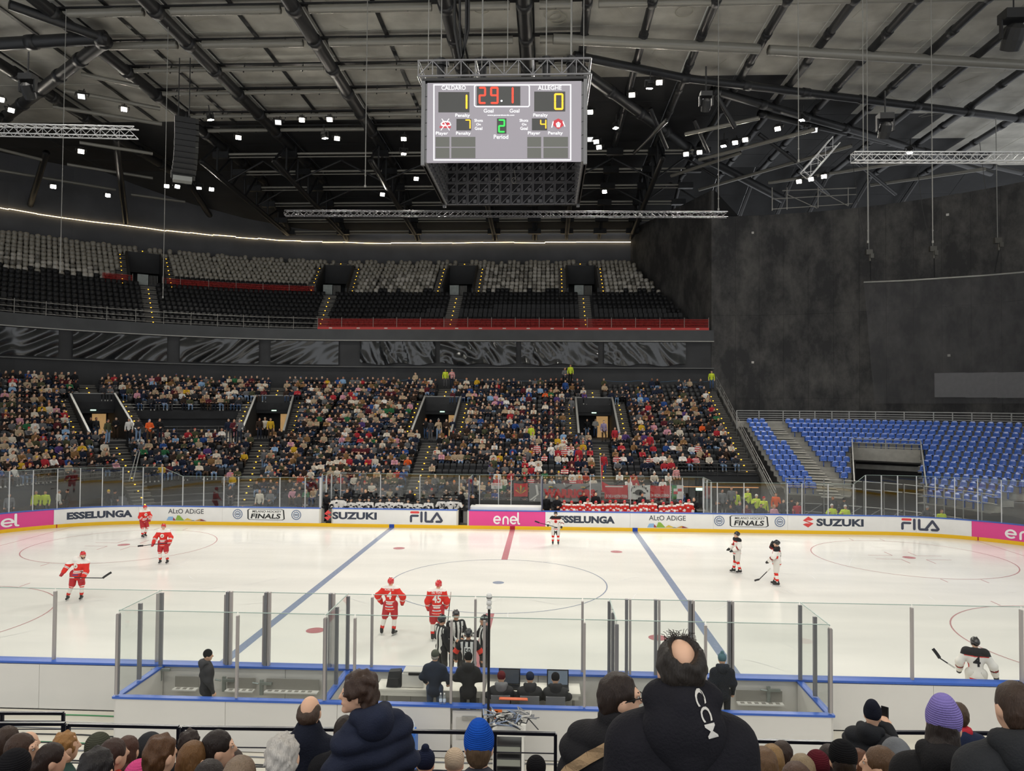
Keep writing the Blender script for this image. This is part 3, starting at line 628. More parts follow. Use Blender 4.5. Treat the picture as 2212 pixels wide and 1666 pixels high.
for i, (t0, t1, sd) in enumerate(((3, 15, 6), (17, 30, 7), (32, 46, 8), (48, 62, 9))):
    rg = np.random.RandomState(sd); nx, nz = 44, 18; v = []
    amp = rg.uniform(.02, .08, 7); fx = rg.uniform(10, 90, 7); fz = rg.uniform(.6, 4, 7); ph = rg.uniform(0, 6, 7)
    for jz in range(nz + 1):
        for ix in range(nx + 1):
            t = (t0 + (t1 - t0) * ix / nx) * DEG; z = 13.55 - 2.3 * jz / nz; d = abs(sum(a * math.sin(f1 * t + f2 * z + p) for a, f1, f2, p in zip(amp, fx, fz, ph)))
            p, _ = bowl(('a', t), 41.1 - d - .02); v.append((*p, z))
    o = MB().add(v, [(j * (nx + 1) + k, j * (nx + 1) + k + 1, (j + 1) * (nx + 1) + k + 1, (j + 1) * (nx + 1) + k) for j in range(nz) for k in range(nx)]).build('plastic_sheet', sheet_m, None, True)
    tag(o, 'black plastic sheet on the curved wall, number %s from the straight part' % ('one', 'two', 'three', 'four')[i], 'plastic sheet', 'plastic sheets under the balcony')
# balcony railings: red mesh barrier on the straight, grey scaffold rail on the curve
red_board = mat('red_toe_board', '#c8443f', .6); scaff = mat('scaffold_tube', '#9a9892', .45, .4)
netm = bpy.data.materials.new('red_net'); netm.use_nodes = True; MATS['red_net'] = netm
nt = netm.node_tree; nt.nodes.clear(); o_ = nt.nodes.new('ShaderNodeOutputMaterial'); t_ = nt.nodes.new('ShaderNodeBsdfTransparent'); d_ = nt.nodes.new('ShaderNodeBsdfDiffuse'); d_.inputs[0].default_value = lin('#a8332f'); mx = nt.nodes.new('ShaderNodeMixShader'); mx.inputs[0].default_value = .3
nt.links.new(t_.outputs[0], mx.inputs[1]); nt.links.new(d_.outputs[0], mx.inputs[2]); nt.links.new(mx.outputs[0], o_.inputs[0])
tag_w = mat('white_tag', '#d8d5ce', .6)
def barrier(P, z, label, red=True):
    T = thing('safety_barrier', label, 'barrier', (*P[0], z))
    for i, p in enumerate(P):
        ptube('barrier_post', (*p, z - .25), (*p, z + 1.2), .03, scaff, T, 6)
        if i + 1 < len(P):
            q = P[i + 1]; a = math.atan2(q[1] - p[1], q[0] - p[0]); c = ((p[0] + q[0]) / 2, (p[1] + q[1]) / 2); L = math.hypot(q[0] - p[0], q[1] - p[1])
            if red:
                pbox('toe_board', (c[0], c[1] - .03, z + .09), (L, .03, .24), red_board, T, a); pbox('net_panel', (c[0], c[1], z + .62), (L, .008, .8), netm, T, a)
                for h in (.3, .55, .8, 1.02): pbox('net_wire', (c[0], c[1], z + h), (L, .02, .02 if h < 1 else .035), mat('red_wire', '#8e3230', .6), T, a)
                pbox('warning_tag', (c[0] + .1, c[1] - .05, z + .1), (.32, .01, .1), tag_w, T, a)
            else:
                for h in (.1, .55, 1.05): ptube('barrier_bar', (*p, z + h), (*q, z + h), .03, scaff, T, 6)
    return T
xs = np.arange(17.7, -20.5, -2.35); barrier([(x, 41.05) for x in xs if x > AX] + [tuple(bowl(('a', t * DEG), 41.05)[0]) for t in (2.5, 6.8)], 14.78, 'red mesh safety barrier along the straight balcony edge of the upper tier')
barrier([tuple(bowl(('a', t * DEG), 41.05)[0]) for t in np.arange(6.8, 76, 4.3)], 14.78, 'grey scaffold tube barrier along the curved balcony edge', False)
barrier([tuple(bowl(('a', t * DEG), 48.9)[0]) for t in (9.5, 13.5, 17.5, 21.5, 25.5, 29.5, 32)], 19.2, 'short red barrier between two openings in the curved upper tier')
barrier([tuple(bowl(('a', t * DEG), 48.9)[0]) for t in (36, 40)], 19.2, 'small red barrier beside the wrapped seats on the curve')
barrier([tuple(bowl(('a', t * DEG), 48.9)[0]) for t in (56, 60, 64)], 19.2, 'red barrier at the outermost opening of the curved upper tier')
# ------------------------------------------------------------------ the black wall that closes the other end
wm = mat('scuffed_black_wall', '#2d2e2f', .75)
nt = wm.node_tree; b = nt.nodes['Principled BSDF']; tc = nt.nodes.new('ShaderNodeTexCoord'); n1 = nt.nodes.new('ShaderNodeTexNoise'); n1.inputs['Scale'].default_value = .45; n1.inputs['Detail'].default_value = 8; n1.inputs['Roughness'].default_value = .7
mp = nt.nodes.new('ShaderNodeMapping'); mp.inputs['Scale'].default_value = (1, 1, .6); nt.links.new(tc.outputs['Object'], mp.inputs[0]); nt.links.new(mp.outputs[0], n1.inputs['Vector'])
cr = nt.nodes.new('ShaderNodeValToRGB'); cr.color_ramp.elements[0].position = .42; cr.color_ramp.elements[1].position = .72; cr.color_ramp.elements[0].color = lin('#343435'); cr.color_ramp.elements[1].color = lin('#676562')
nt.links.new(n1.outputs['Fac'], cr.inputs[0]); nt.links.new(cr.outputs[0], b.inputs['Base Color'])
Wp = [(12.0, 57.2), (14.2, 51.5), (16.3, 46.0), (18.0, 41.2)] + [(17 + 31.5 * math.sin(t * DEG), AY + 31.5 * math.cos(t * DEG)) for t in range(6, 100, 4)]
deck_b = mat('wall_leak_block', '#1c1c1d', .9); n = len(Wp); wall_r = thing('wall_right', kind='structure', loc=(18, 41.2, 0))
for i, (p, q) in enumerate(zip(Wp[:-1], Wp[1:])):     # tall sheets of the wall
    d = np.array(q) - np.array(p); L = np.hypot(*d); d /= L; nn = np.array((d[1], -d[0])) * -.3; e = d * .006
    for z0, z1 in ((0, 8.2), (8.2, 16.2), (16.2, 28.5 if i < 3 else 25.9)):
        MB().hexa([(*(np.array(p) + e), z0), (*(np.array(q) - e), z0), (*(np.array(q) - e + nn), z0), (*(np.array(p) + e + nn), z0), (*(np.array(p) + e), z1 - .01), (*(np.array(q) - e), z1 - .01), (*(np.array(q) - e + nn), z1 - .01), (*(np.array(p) + e + nn), z1 - .01)]).build('wall_panel', wm, wall_r)
Wo = [(x + (x - 17) * .012 + .35, y + .35) for x, y in Wp]; nw = len(Wo)
MB().add([(*p, 0) for p in Wo] + [(x, y, 26.0 if i > 3 else 28.6) for i, (x, y) in enumerate(Wo)], [(i, i + 1, nw + i + 1, nw + i) for i in range(nw - 1)]).build('wall_leak_block', deck_b, wall_r)  # added behind the panels to stop light leaking through their seams
blind_m = mat('roller_blind', '#98979a', .6, var=.05)
for i, px in enumerate((2052, 2120, 2190, 2262)):
    p = at(px, 832, Y=33); t = math.atan2(p[0] - 17, p[1] - AY)
    rr2 = 31.5
    # meet the wall circle along the ray
    d = ray(px, 832); A = CAM[:2] - np.array((17, AY)); bq = A @ d[:2]; aq = d[:2] @ d[:2]; cq = A @ A - 31.3 ** 2; tt = (-bq + math.sqrt(bq * bq - aq * cq)) / aq; P_ = CAM + d * tt; an = math.atan2(P_[0] - 17, P_[1] - AY)
    bl = MB(); bl.box((0, 0, 0), (2.35, .04, 2.1))
    for k in range(4): bl.box((0, -.025, -.8 + k * .55), (2.3, .01, .03))
    o = place(bl.mesh('roller_blind', blind_m), 'roller_blind', None, trs(P_, -an)); tag(o, 'grey roller blind low on the black wall, %s of the row from the stand' % ('first', 'second', 'third', 'fourth')[i], 'roller blind', 'roller blinds in the black wall')
for px, py in ((1626, 503), (2047, 464), (1626, 783), (2050, 768)):
    d = ray(px, py); A = CAM[:2] - np.array((17, AY)); bq = A @ d[:2]; aq = d[:2] @ d[:2]; cq = A @ A - 31.4 ** 2; tt = (-bq + math.sqrt(bq * bq - aq * cq)) / aq; P_ = CAM + d * tt
    pbox('wall_sensor', P_, (.22, .1, .2), tag_w, wall_r, -math.atan2(P_[0] - 17, P_[1] - AY))
# dark gauze curtain on a curved bar in front of the wall
sc_m = bpy.data.materials.new('gauze'); sc_m.use_nodes = True; MATS['gauze'] = sc_m; nt = sc_m.node_tree; nt.nodes.clear(); o_ = nt.nodes.new('ShaderNodeOutputMaterial'); t_ = nt.nodes.new('ShaderNodeBsdfTransparent'); d_ = nt.nodes.new('ShaderNodeBsdfDiffuse'); d_.inputs[0].default_value = lin('#6a6a6c'); mx = nt.nodes.new('ShaderNodeMixShader'); mx.inputs[0].default_value = .32
nt.links.new(t_.outputs[0], mx.inputs[1]); nt.links.new(d_.outputs[0], mx.inputs[2]); nt.links.new(mx.outputs[0], o_.inputs[0])
def onring(px, py, R):
    d = ray(px, py); A = CAM[:2] - np.array((17, AY)); bq = A @ d[:2]; aq = d[:2] @ d[:2]; cq = A @ A - R * R; tt = (-bq + math.sqrt(bq * bq - aq * cq)) / aq; return CAM + d * tt
cur = thing('gauze_curtain', 'dark grey gauze curtain hanging from a curved bar before the black wall', 'curtain', (34, 33, 4))
cp = [onring(px, py, 29.5) for px, py in ((1866, 610), (1950, 607), (2030, 602), (2120, 596), (2215, 588), (2330, 578))]
bp_ = [onring(px, 872, 29.5) for px in (1889, 1962, 2040, 2128, 2222, 2335)]
zt_ = float(np.mean([p[2] for p in cp])); n = len(cp)
MB().add([tuple(p) for p in cp] + [tuple(p) for p in bp_], [(i, i + 1, n + i + 1, n + i) for i in range(n - 1)]).build('gauze', sc_m, cur)
for p, q in zip(cp[:-1], cp[1:]): ptube('curtain_bar', p, q, .09, steel, cur)
# hoists that carry the bar
for i, (px, py, py2) in enumerate(((1877, 545, 606), (2015, 538, 600), (2155, 520, 588))):
    P_ = onring(px, py, 29.5); B_ = onring(px + (4 if i < 2 else -6), py2, 29.5)
    T = thing('chain_hoist', 'chain hoist holding the gauze curtain bar, %s from the stand' % ('first', 'second', 'third')[i], 'hoist', P_, group='curtain hoists')
    MB().box(P_, (.55, .3, .45)).box(P_ + np.array((.2, -.1, -.35)), (.3, .25, .4)).tube(P_ + np.array((.1, 0, -.2)), P_ + np.array((.1, 0, -.8)), .1, 8).build('hoist_body', mat('hoist_metal', '#6e6c66', .4, .5), T)
    ptube('chain', P_, (P_[0] - .05, P_[1], 31), .035, steel, T, 6); ptube('sling', P_ + np.array((.1, 0, -.7)), B_, .04, black_steel, T, 6)
    MB().path([P_ + np.array((-.2, 0, .2)), P_ + np.array((-.9, -.1, 3.5)), P_ + np.array((-1.4, -.1, 8))], .025).build('hoist_cable', dark_rail, T)
# ------------------------------------------------------------------ roof: deck panels, beams, purlins, bracing
deck_m = mat('roof_deck', '#8d8c86', .7)
nt = deck_m.node_tree; b = nt.nodes['Principled BSDF']; tc = nt.nodes.new('ShaderNodeTexCoord'); wv = nt.nodes.new('ShaderNodeTexWave'); wv.inputs['Scale'].default_value = 9; wv.inputs['Distortion'].default_value = 1.5; wv.bands_direction = 'X'
gn = nt.nodes.new('ShaderNodeNewGeometry'); nt.links.new(gn.outputs['Position'], wv.inputs['Vector'])
bp = nt.nodes.new('ShaderNodeBump'); bp.inputs['Strength'].default_value = .35; bp.inputs['Distance'].default_value = .05; nt.links.new(wv.outputs['Fac'], bp.inputs['Height']); nt.links.new(bp.outputs[0], b.inputs['Normal'])
no = nt.nodes.new('ShaderNodeTexNoise'); no.inputs['Scale'].default_value = .5; no.inputs['Detail'].default_value = 7; nt.links.new(gn.outputs['Position'], no.inputs['Vector'])
cr = nt.nodes.new('ShaderNodeValToRGB'); cr.color_ramp.elements[0].position = .3; cr.color_ramp.elements[1].position = .75; cr.color_ramp.elements[0].color = lin('#b1afa6'); cr.color_ramp.elements[1].color = lin('#dedcd2')
nt.links.new(no.outputs['Fac'], cr.inputs[0]); nt.links.new(cr.outputs[0], b.inputs['Base Color'])
deck_dark = mat('roof_deck_unlit', '#2f3032', .8, var=.2, vscale=.4)  # lack of light over the outer deck put into its colour
beam_m = mat('black_roof_steel', '#2f3032', .45, .2, var=.2, vscale=1.5); purlin_m = mat('grey_roof_pipe', '#8d8b83', .4, .2, var=.1, vscale=.8)
ceiling = thing('ceiling', kind='structure', loc=(0, 20, 32.6))
BX = [-66, -56, -46, -37.5, -29, -22.4, -13.7, -4.3, .5, 4.3, 8.2, 12.0, 16.2, 20.2, 23.9, 28.0, 31.5, 36, 41, 46, 56, 66]
BYS = [-40, -20, 0, 13.3, 17.5, 21.2, 25.2, 29.8, 33, 39, 43, 47, 51, 57]
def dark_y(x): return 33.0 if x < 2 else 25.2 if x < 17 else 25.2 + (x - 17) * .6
def roof_z(y): return 32.6 if y <= 47 else 32.6 - (y - 47) * .45
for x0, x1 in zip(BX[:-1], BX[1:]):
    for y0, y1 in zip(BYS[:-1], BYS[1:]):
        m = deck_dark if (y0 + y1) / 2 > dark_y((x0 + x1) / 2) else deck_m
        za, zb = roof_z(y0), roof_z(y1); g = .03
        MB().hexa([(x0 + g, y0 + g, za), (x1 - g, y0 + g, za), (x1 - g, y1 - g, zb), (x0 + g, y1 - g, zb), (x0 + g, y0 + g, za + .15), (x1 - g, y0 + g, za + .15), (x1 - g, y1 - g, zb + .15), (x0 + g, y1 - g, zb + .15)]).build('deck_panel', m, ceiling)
sleeve = MB().tube((0, 0, -.5), (0, 0, .5), 1.0, 10).mesh('sleeve', beam_m, True)
def beam(a, b_, r, m=beam_m, name='roof_beam', sl=0.0):
    o = ptube(name, a, b_, r, m, ceiling, 10)
    if sl:
        a = np.array(a, float); b_ = np.array(b_, float); L = np.linalg.norm(b_ - a); k = max(1, int(L / sl)); d = (b_ - a) / L
        for i in range(k + 1):
            c = a + d * min(L - .3, sl * i + .3); place(sleeve, 'beam_sleeve', ceiling, seg_matrix(c - d * .3, c + d * .3, r * 1.18, r * 1.18))
for x in BX[3:-3]:
    r = .42 if x < 3 else .27
    beam((x, -20, 31.7), (x, 47.5, 31.7), r, sl=4.1); beam((x, 47.5, 31.7), (x, 57, 27.4), r * .8)
    for dx in (-.5, .5):
        if x < 3: ptube('side_pipe', (x + dx, -5, 32.25), (x + dx, 47, 32.25), .07, beam_m, ceiling, 6)
for x in (-33, -26, -18, -9): # perforated straps between the main beams
    pbar('perforated_strap', (x, 8, 32.5), (x, 33, 32.5), .28, .06, beam_m, ceiling)
for y in (13.3, 17.5, 21.2, 25.2, 29.8, 33.0):
    big = y < 20
    for x0, x1 in zip(BX[:-1], BX[1:]):
        if x0 < -30 or x1 > 5: continue
        ptube('purlin', (x0 + (.9 if big else .6), y, 31.75), (x1 - (.9 if big else .6), y, 31.75), .26 if big else .16, purlin_m, ceiling, 10)
        pbar('purlin_rail', (x0, y + .25, 32.2), (x1, y + .25, 32.2), .3, .12, beam_m, ceiling)
        for k in range(3):
            xx = x0 + (x1 - x0) * (k + 1) / 4; pbar('purlin_clip', (xx, y - .05, 31.5), (xx, y + .2, 32.3), .08, .05, beam_m, ceiling)
for y in (13.3,):
    ptube('purlin', (5, y, 31.75), (44, y, 31.75), .24, purlin_m, ceiling, 10)
for y, zz_ in ((37, 31.0), (41, 30.6), (45, 30.2), (49, 29.6), (53, 28.8), (55.5, 28.0)):
    for x0, x1 in zip(BX[4:], BX[5:]):
        if x1 > 18: continue
        ptube('purlin', (x0 + .7, y, zz_), (x1 - .7, y, zz_), .11, purlin_m, ceiling, 8); ptube('purlin', (x0 + .7, y + .1, zz_ - .28), (x1 - .7, y + .1, zz_ - .28), .06, purlin_m, ceiling, 6)
        for q in (x0, x1): pbox('purlin_socket', (q, y, zz_ - .1), (1.5, .5, .6), beam_m, ceiling)
# lower chords and webs of the outer roof trusses
for x in (-29, -22.4, -13.7, -4.3, 4.3, 12.0):
    beam((x, 33, 29.0), (x, 55, 27.6), .26)
    ys_ = np.linspace(33, 55, 8)
    for k in range(7):
        za, zb = 29 - (ys_[k] - 33) * .0636, 29 - (ys_[k + 1] - 33) * .0636
        ptube('web_member', (x, ys_[k], za), (x, ys_[k + 1], min(31.5, roof_z(ys_[k + 1]) - .8)), .12, beam_m, ceiling, 6); ptube('web_member', (x, ys_[k + 1], zb), (x, ys_[k + 1], min(31.5, roof_z(ys_[k + 1]) - .8)), .1, beam_m, ceiling, 6)
    nxt = {-29: -22.4, -22.4: -13.7, -13.7: -4.3, -4.3: 4.3, 4.3: 12.0, 12.0: 18}[x]
    for y in (38, 46, 53):
        ptube('cross_brace', (x, y, 28.6), ((x + nxt) / 2, y + 1, 31), .1, beam_m, ceiling, 6); ptube('cross_brace', (nxt, y, 28.6), ((x + nxt) / 2, y + 1, 31), .1, beam_m, ceiling, 6)
# radiating members at both ends, given by where they run below the deck
def rb(x0, y0, x1, y1, r, z=31.3, z1=None, m=beam_m, sl=0): beam(at(x0, y0, Z=z), at(x1, y1, Z=z if z1 is None else z1), r, m, 'radial_beam', sl)
rb(1195, 84, 1640, 106, .33, m=purlin_m); rb(1660, 108, 2300, 146, .33, m=purlin_m); rb(1240, 120, 1476, 168, .3); rb(1472, 168, 2300, 268, .3, sl=5); rb(1539, 195, 1900, 298, .32, sl=5); rb(1240, 140, 1500, 330, .42, sl=5); rb(1500, 330, 1690, 430, .4, 31.3, 28.5)
rb(1640, 245, 2300, 395, .25, sl=5); rb(1900, 298, 2140, 375, .3)
rb(228, 82, -80, 100, .42, sl=5); rb(228, 88, 0, 262, .42, sl=4); rb(228, 84, 20, 10, .3)
for a in ((175, 160, 300, 186), (138, 195, 346, 235), (114, 230, 350, 268)): rb(*a, .16, m=purlin_m)
for a in ((-20, 318, 90, 345), (-20, 365, 250, 410), (-20, 406, 250, 448), (145, 355, 330, 385), (172, 308, 330, 332), (283, 420, 400, 436), (283, 450, 420, 468)): rb(*a, .14, 29.8, m=purlin_m)
for a in ((100, 330, 60, 460), (250, 300, 272, 480), (0, 250, -60, 420)): rb(*a, .3, 30.5, 27.3)
for a in ((1480, 290, 1640, 255), (1510, 345, 1760, 280), (1510, 410, 1840, 315), (1450, 380, 1600, 330), (1660, 395, 1990, 345), (1880, 400, 2130, 365)): rb(*a, .16, 29.6, m=purlin_m)
for a in ((1548, 205, 1588, 275), (1640, 290, 1720, 350), (1500, 260, 1530, 330), (1405, 235, 1440, 320), (1370, 330, 1440, 260), (1700, 330, 1790, 420), (1850, 350, 1935, 420)): rb(*a, .17, 30.5, 28.5)
# loose cable coils and chalk marks on the deck
pale_mark = mat('chalk_mark', '#b9b6a8', .7)
for i, (px, py) in enumerate(((1195, 38), (1205, 45), (1478, 30), (690, 12), (1040, 22))):
    c = at(px, py, Z=32.3); n = 20
    MB().path([(c[0] + .55 * math.cos(2 * math.pi * k / n), c[1] + .55 * math.sin(2 * math.pi * k / n) * 1.2, 32.45) for k in range(n + 1)], .025, 5).build('cable_coil', pale_mark, ceiling)
rk = random.Random(11)
for k in range(60):
    x, y = rk.uniform(-34, 36), rk.uniform(12, 33); a = rk.uniform(0, 3.1); L = rk.uniform(.6, 2.2)
    if y > dark_y(x) - 1: continue
    pbar('scuff_mark', (x, y, 32.59), (x + L * math.cos(a), y + L * math.sin(a), 32.59), .04, .01, pale_mark, ceiling)
# catwalk gallery beyond the beams
gal = thing('catwalk', 'scaffold catwalk with handrails high under the roof beside the black wall', 'catwalk', at(1750, 455, Y=36))
for z0, (a, b_) in ((0, ((1668, 452), (1842, 440))), (0, ((1668, 430), (1850, 420))), (0, ((1690, 412), (1850, 406)))): ptube('catwalk_bar', at(*a, Y=36), at(*b_, Y=36), .05, scaff, gal, 6)
for px in (1668, 1700, 1767, 1832): ptube('catwalk_post', at(px, 455 - (px - 1668) * .06, Y=36), at(px, 405, Y=36), .05, scaff, gal, 6)
for a, b_ in (((1700, 420), (1765, 450)), ((1767, 410), (1832, 445))): ptube('catwalk_brace', at(*a, Y=36), at(*b_, Y=36), .04, scaff, gal, 6)
duct = MB(); p, q = at(1440, 250, Y=40), at(1720, 262, Y=40)
tag(MB().tube(p, q, 1.0, 16).tube(p + (q - p) * .3, p + (q - p) * .31, 1.06, 16).tube(p + (q - p) * .65, p + (q - p) * .66, 1.06, 16).build('ventilation_duct', mat('duct_grey', '#4a4a48', .5, .3), ceiling, True))

# ------------------------------------------------------------------ floodlights
lens_m = mat('lamp_lens', '#ffffff', .3, emit='#fff6e6', es=80); lamp_body = mat('lamp_housing', '#3a3a3a', .4, .4); lens_off = mat('lamp_lens_off_glow', '#d8d8d4', .3, emit='#ffffff', es=.8)  # switched-off lenses get a faint glow of their own to look pale
lb = MB(); lb.box((0, 0, .16), (.46, .36, .22), top=.7); lb.box((0, 0, .0), (.5, .4, .06)); lb.bar((-.36, 0, .05), (-.36, 0, .5), .04, .1); lb.bar((.36, 0, .05), (.36, 0, .5), .04, .1); lb.bar((-.36, 0, .5), (.36, 0, .5), .04, .1); lb.tube((0, 0, .5), (0, 0, 1.1), .04, 6)
for k in range(5): lb.box((0, -.2 + k * .1, .34), (.4, .02, .12))
LB = lb.mesh('lamp_housing', lamp_body); LENS = MB().box((0, 0, -.045), (.38, .3, .03)).mesh('lens', lens_m); LENS0 = MB().box((0, 0, -.045), (.38, .3, .03)).mesh('lens', lens_off)
ORD = ('first second third fourth fifth sixth seventh eighth ninth tenth eleventh twelfth thirteenth fourteenth fifteenth sixteenth seventeenth eighteenth nineteenth twentieth twenty-first twenty-second twenty-third twenty-fourth twenty-fifth '
       'twenty-sixth twenty-seventh twenty-eighth twenty-ninth thirtieth thirty-first thirty-second thirty-third thirty-fourth thirty-fifth thirty-sixth thirty-seventh thirty-eighth thirty-ninth fortieth forty-first forty-second forty-third forty-fourth forty-fifth').split()
def floodlight(loc, aim, label, group, power=950, on=True, size=1.0, wide=95):
    loc = Vector(loc); d = (Vector(aim) - loc).normalized(); q = d.to_track_quat('-Z', 'Y'); e = q.to_matrix().to_4x4(); M = Matrix.Translation(loc) @ e @ Matrix.Diagonal((size, size, size, 1))
    T = thing('floodlight', label, 'floodlight', loc, group=group)
    place(LB, 'housing', T, M); place(LENS if on else LENS0, 'lens', T, M)
    if on and power:
        l = bpy.data.lights.new('lamp', 'SPOT'); l.energy = power * LAMP_W; l.spot_size = math.radians(wide); l.spot_blend = .6; l.shadow_soft_size = .3; l.color = (1, .955, .88)
        o = bpy.data.objects.new('lamp', l); hang(o, T); o.matrix_basis = Matrix.Translation(loc + d * .12) @ e
LP = [(268, 236, 30), (175, 327, 27), (115, 403, 26), (455, 258, 30), (515, 297, 29), (652, 259, 30), (712, 258, 30), (702, 298, 29), (728, 299, 29), (360, 402, 28), (383, 403, 28), (430, 406, 28), (457, 409, 28), (233, 422, 27.5),
      (872, 300, 29.5), (872, 332, 29), (899, 386, 28.5), (826, 420, 28), (1275, 242, 30), (1330, 276, 29.5), (1288, 306, 29), (1294, 318, 29), (1365, 205, 30), (1403, 190, 30), (1424, 178, 30), (1482, 333, 28.5), (1511, 329, 28.5), (1563, 315, 29), (1588, 308, 29), (1610, 302, 29),
      (1680, 278, 29), (1732, 259, 29.5), (1726, 392, 27), (1752, 387, 27), (1780, 381, 27), (1965, 329, 28), (1306, 414, 28), (2, 215, 30), (24, 238, 30)]
rl = random.Random(4)
for i, (px, py, z) in enumerate(LP):
    p = at(px, py, Z=z); aim = (p[0] * .35 + rl.uniform(-5, 5), (p[1] - 30) * .25 + rl.uniform(-6, 6), 0)
    if i % 4 == 3: aim = (p[0] * .9, 29 + rl.uniform(-3, 3), 4)
    floodlight(p, aim, 'lit floodlight under the roof, %s of the bright lamps counted from the curved end' % ORD[sorted(range(len(LP)), key=lambda k: LP[k][0]).index(i)], 'lit floodlights under the roof', 1250)
for i, (px, py) in enumerate(((601, 264), (1759, 281), (1275, 241 + 60), (176, 208), (1525, 215))):
    p = at(px, py, Z=30); floodlight(p, (p[0] * .6, -8, 0), 'unlit pale floodlight panel, %s of the unlit ones from the curved end' % ORD[[1, 4, 2, 0, 3][i]], 'unlit floodlights', 0, False, 1.2)
for i, (x, y) in enumerate(((-24, 2), (-12, 0), (12, 0), (24, 2), (-24, -14), (-12, -16), (0, -18), (12, -16), (24, -14), (-18, -28), (-6, -30), (6, -30), (18, -28))):   # lamps over the near side of the hall
    floodlight((x, y, 30.1), (x * .6, -2 if y > -20 else -14, 0), 'floodlight over the near stand and boards, %s of its row' % ORD[i], 'floodlights over the near side', 1900)

# ------------------------------------------------------------------ trusses, cables, loudspeakers
def box_truss(a, b_, s, label, m=alu, n=None):
    a = np.array(a, float); b_ = np.array(b_, float); d = (b_ - a); L = np.linalg.norm(d); d /= L; up = np.array((0, 0, 1.0)); x = np.cross(d, up)
    if np.linalg.norm(x) < .1: x = np.array((1.0, 0, 0))
    x /= np.linalg.norm(x); y = np.cross(x, d); T = thing('lighting_truss', label, 'truss', a); h = s / 2; n = n or max(2, int(L / s))
    C = [(i * h, j * h) for i, j in ((-1, -1), (1, -1), (1, 1), (-1, 1))]
    for i, j in C: ptube('chord', a + x * i + y * j, b_ + x * i + y * j, .03, m, T, 6)
    lac = MB()
    for k in range(n):
        p, q = a + d * L * k / n, a + d * L * (k + 1) / n
        for t in range(4):
            (i, j), (u, v) = C[t], C[(t + 1) % 4]; lac.tube(p + x * i + y * j, q + x * u + y * v, .014, 4)
            if k % 2 == 0: lac.tube(p + x * i + y * j, p + x * u + y * v, .014, 4)
    tag(lac.build('lacing', m, T), kind='stuff'); return T
box_truss(at(-40, 280, D=33), at(294, 287, D=33), .42, 'aluminium lighting truss hanging over the curved end of the stand')
box_truss(at(1842, 340, D=34), at(2330, 341, D=34), .40, 'long aluminium lighting truss hanging before the black wall')
box_truss(at(1740, 378, D=37), at(1803, 305, D=37), .46, 'short aluminium truss hanging tilted under the roof')
box_truss(at(616, 461, D=58), at(1571, 464, D=58), .4, 'very long slim truss hanging across the hall below the scoreboard', alu_dark, 70)
rope = mat('pale_rope', '#8e8d88', .6)
for i, (px, y0, y1, D_) in enumerate(((130, 240, 585, 44), (352, 215, 640, 46), (789, 300, 400, 40), (1235, 120, 150, 34), (1875, 290, 520, 38), (2015, 350, 520, 38), (1725, 235, 345, 36), (1865, 205, 340, 36), (1552, 355, 450, 40))):
    a, b_ = at(px, y0, D=D_), at(px, y1, D=D_); a[2] = 31.2; a[0], a[1] = b_[0], b_[1]
    T = tag(MB().tube(a, b_, .022, 6).tube(b_ + np.array((0, 0, -.12)), b_, .05, 6).tube(b_ + np.array((0, 0, .5)), b_ + np.array((0, 0, .56)), .04, 6).build('rigging_cable', rope), 'thin rigging cable with a hook, %s from the curved end under the roof' % ORD[sorted(range(9), key=lambda k: (130, 352, 789, 1235, 1875, 2015, 1725, 1865, 1552)[k]).index(i)], 'cable', 'rigging cables under the roof')
spk = mat('speaker_black', '#17181a', .6); spk_g = mat('speaker_grille', '#2f2f2d', .6, .3, bump=.5, bscale=60); spk_pale = mat('speaker_foot', '#8d8f8c', .5)
pts = [(397, 262), (397, 274), (397, 286), (397, 298), (396, 310), (396, 322), (395, 334), (394, 346), (393, 357), (391, 368), (389, 379)]
T = thing('line_array', 'curved line array of black loudspeakers hanging under the roof', 'loudspeaker', at(391, 395, D=40))
for i, (px, py) in enumerate(pts):
    p = at(px + 3, py, D=40); a = .05 * i
    M = Matrix.Translation(Vector(p)) @ Matrix.Rotation(.5, 4, 'Z') @ Matrix.Rotation(.06 * i, 4, 'X')
    o = place(MB().box((0, 0, 0), (1.05, .55, .29)).mesh('speaker_box', spk) if i == 0 else SPK, 'speaker_box', T, M); SPK = o.data
    g = place(MB().box((.1, 0, 0), (1.0, .58, .25)).mesh('speaker_grille', spk_g) if i == 0 else GRL, 'speaker_grille', T, M @ Matrix.Translation((.08, .02, 0))); GRL = g.data
p = at(394, 388, D=40); MB().box(p, (.95, .6, .25), .5).build('speaker_foot', spk_pale, T)
for dx in (-.3, .3): ptube('hanging_chain', at(397, 258, D=40) + np.array((dx, 0, 0)), at(397, 258, D=40) + np.array((dx, 0, 3.4)), .03, black_steel, T, 6)
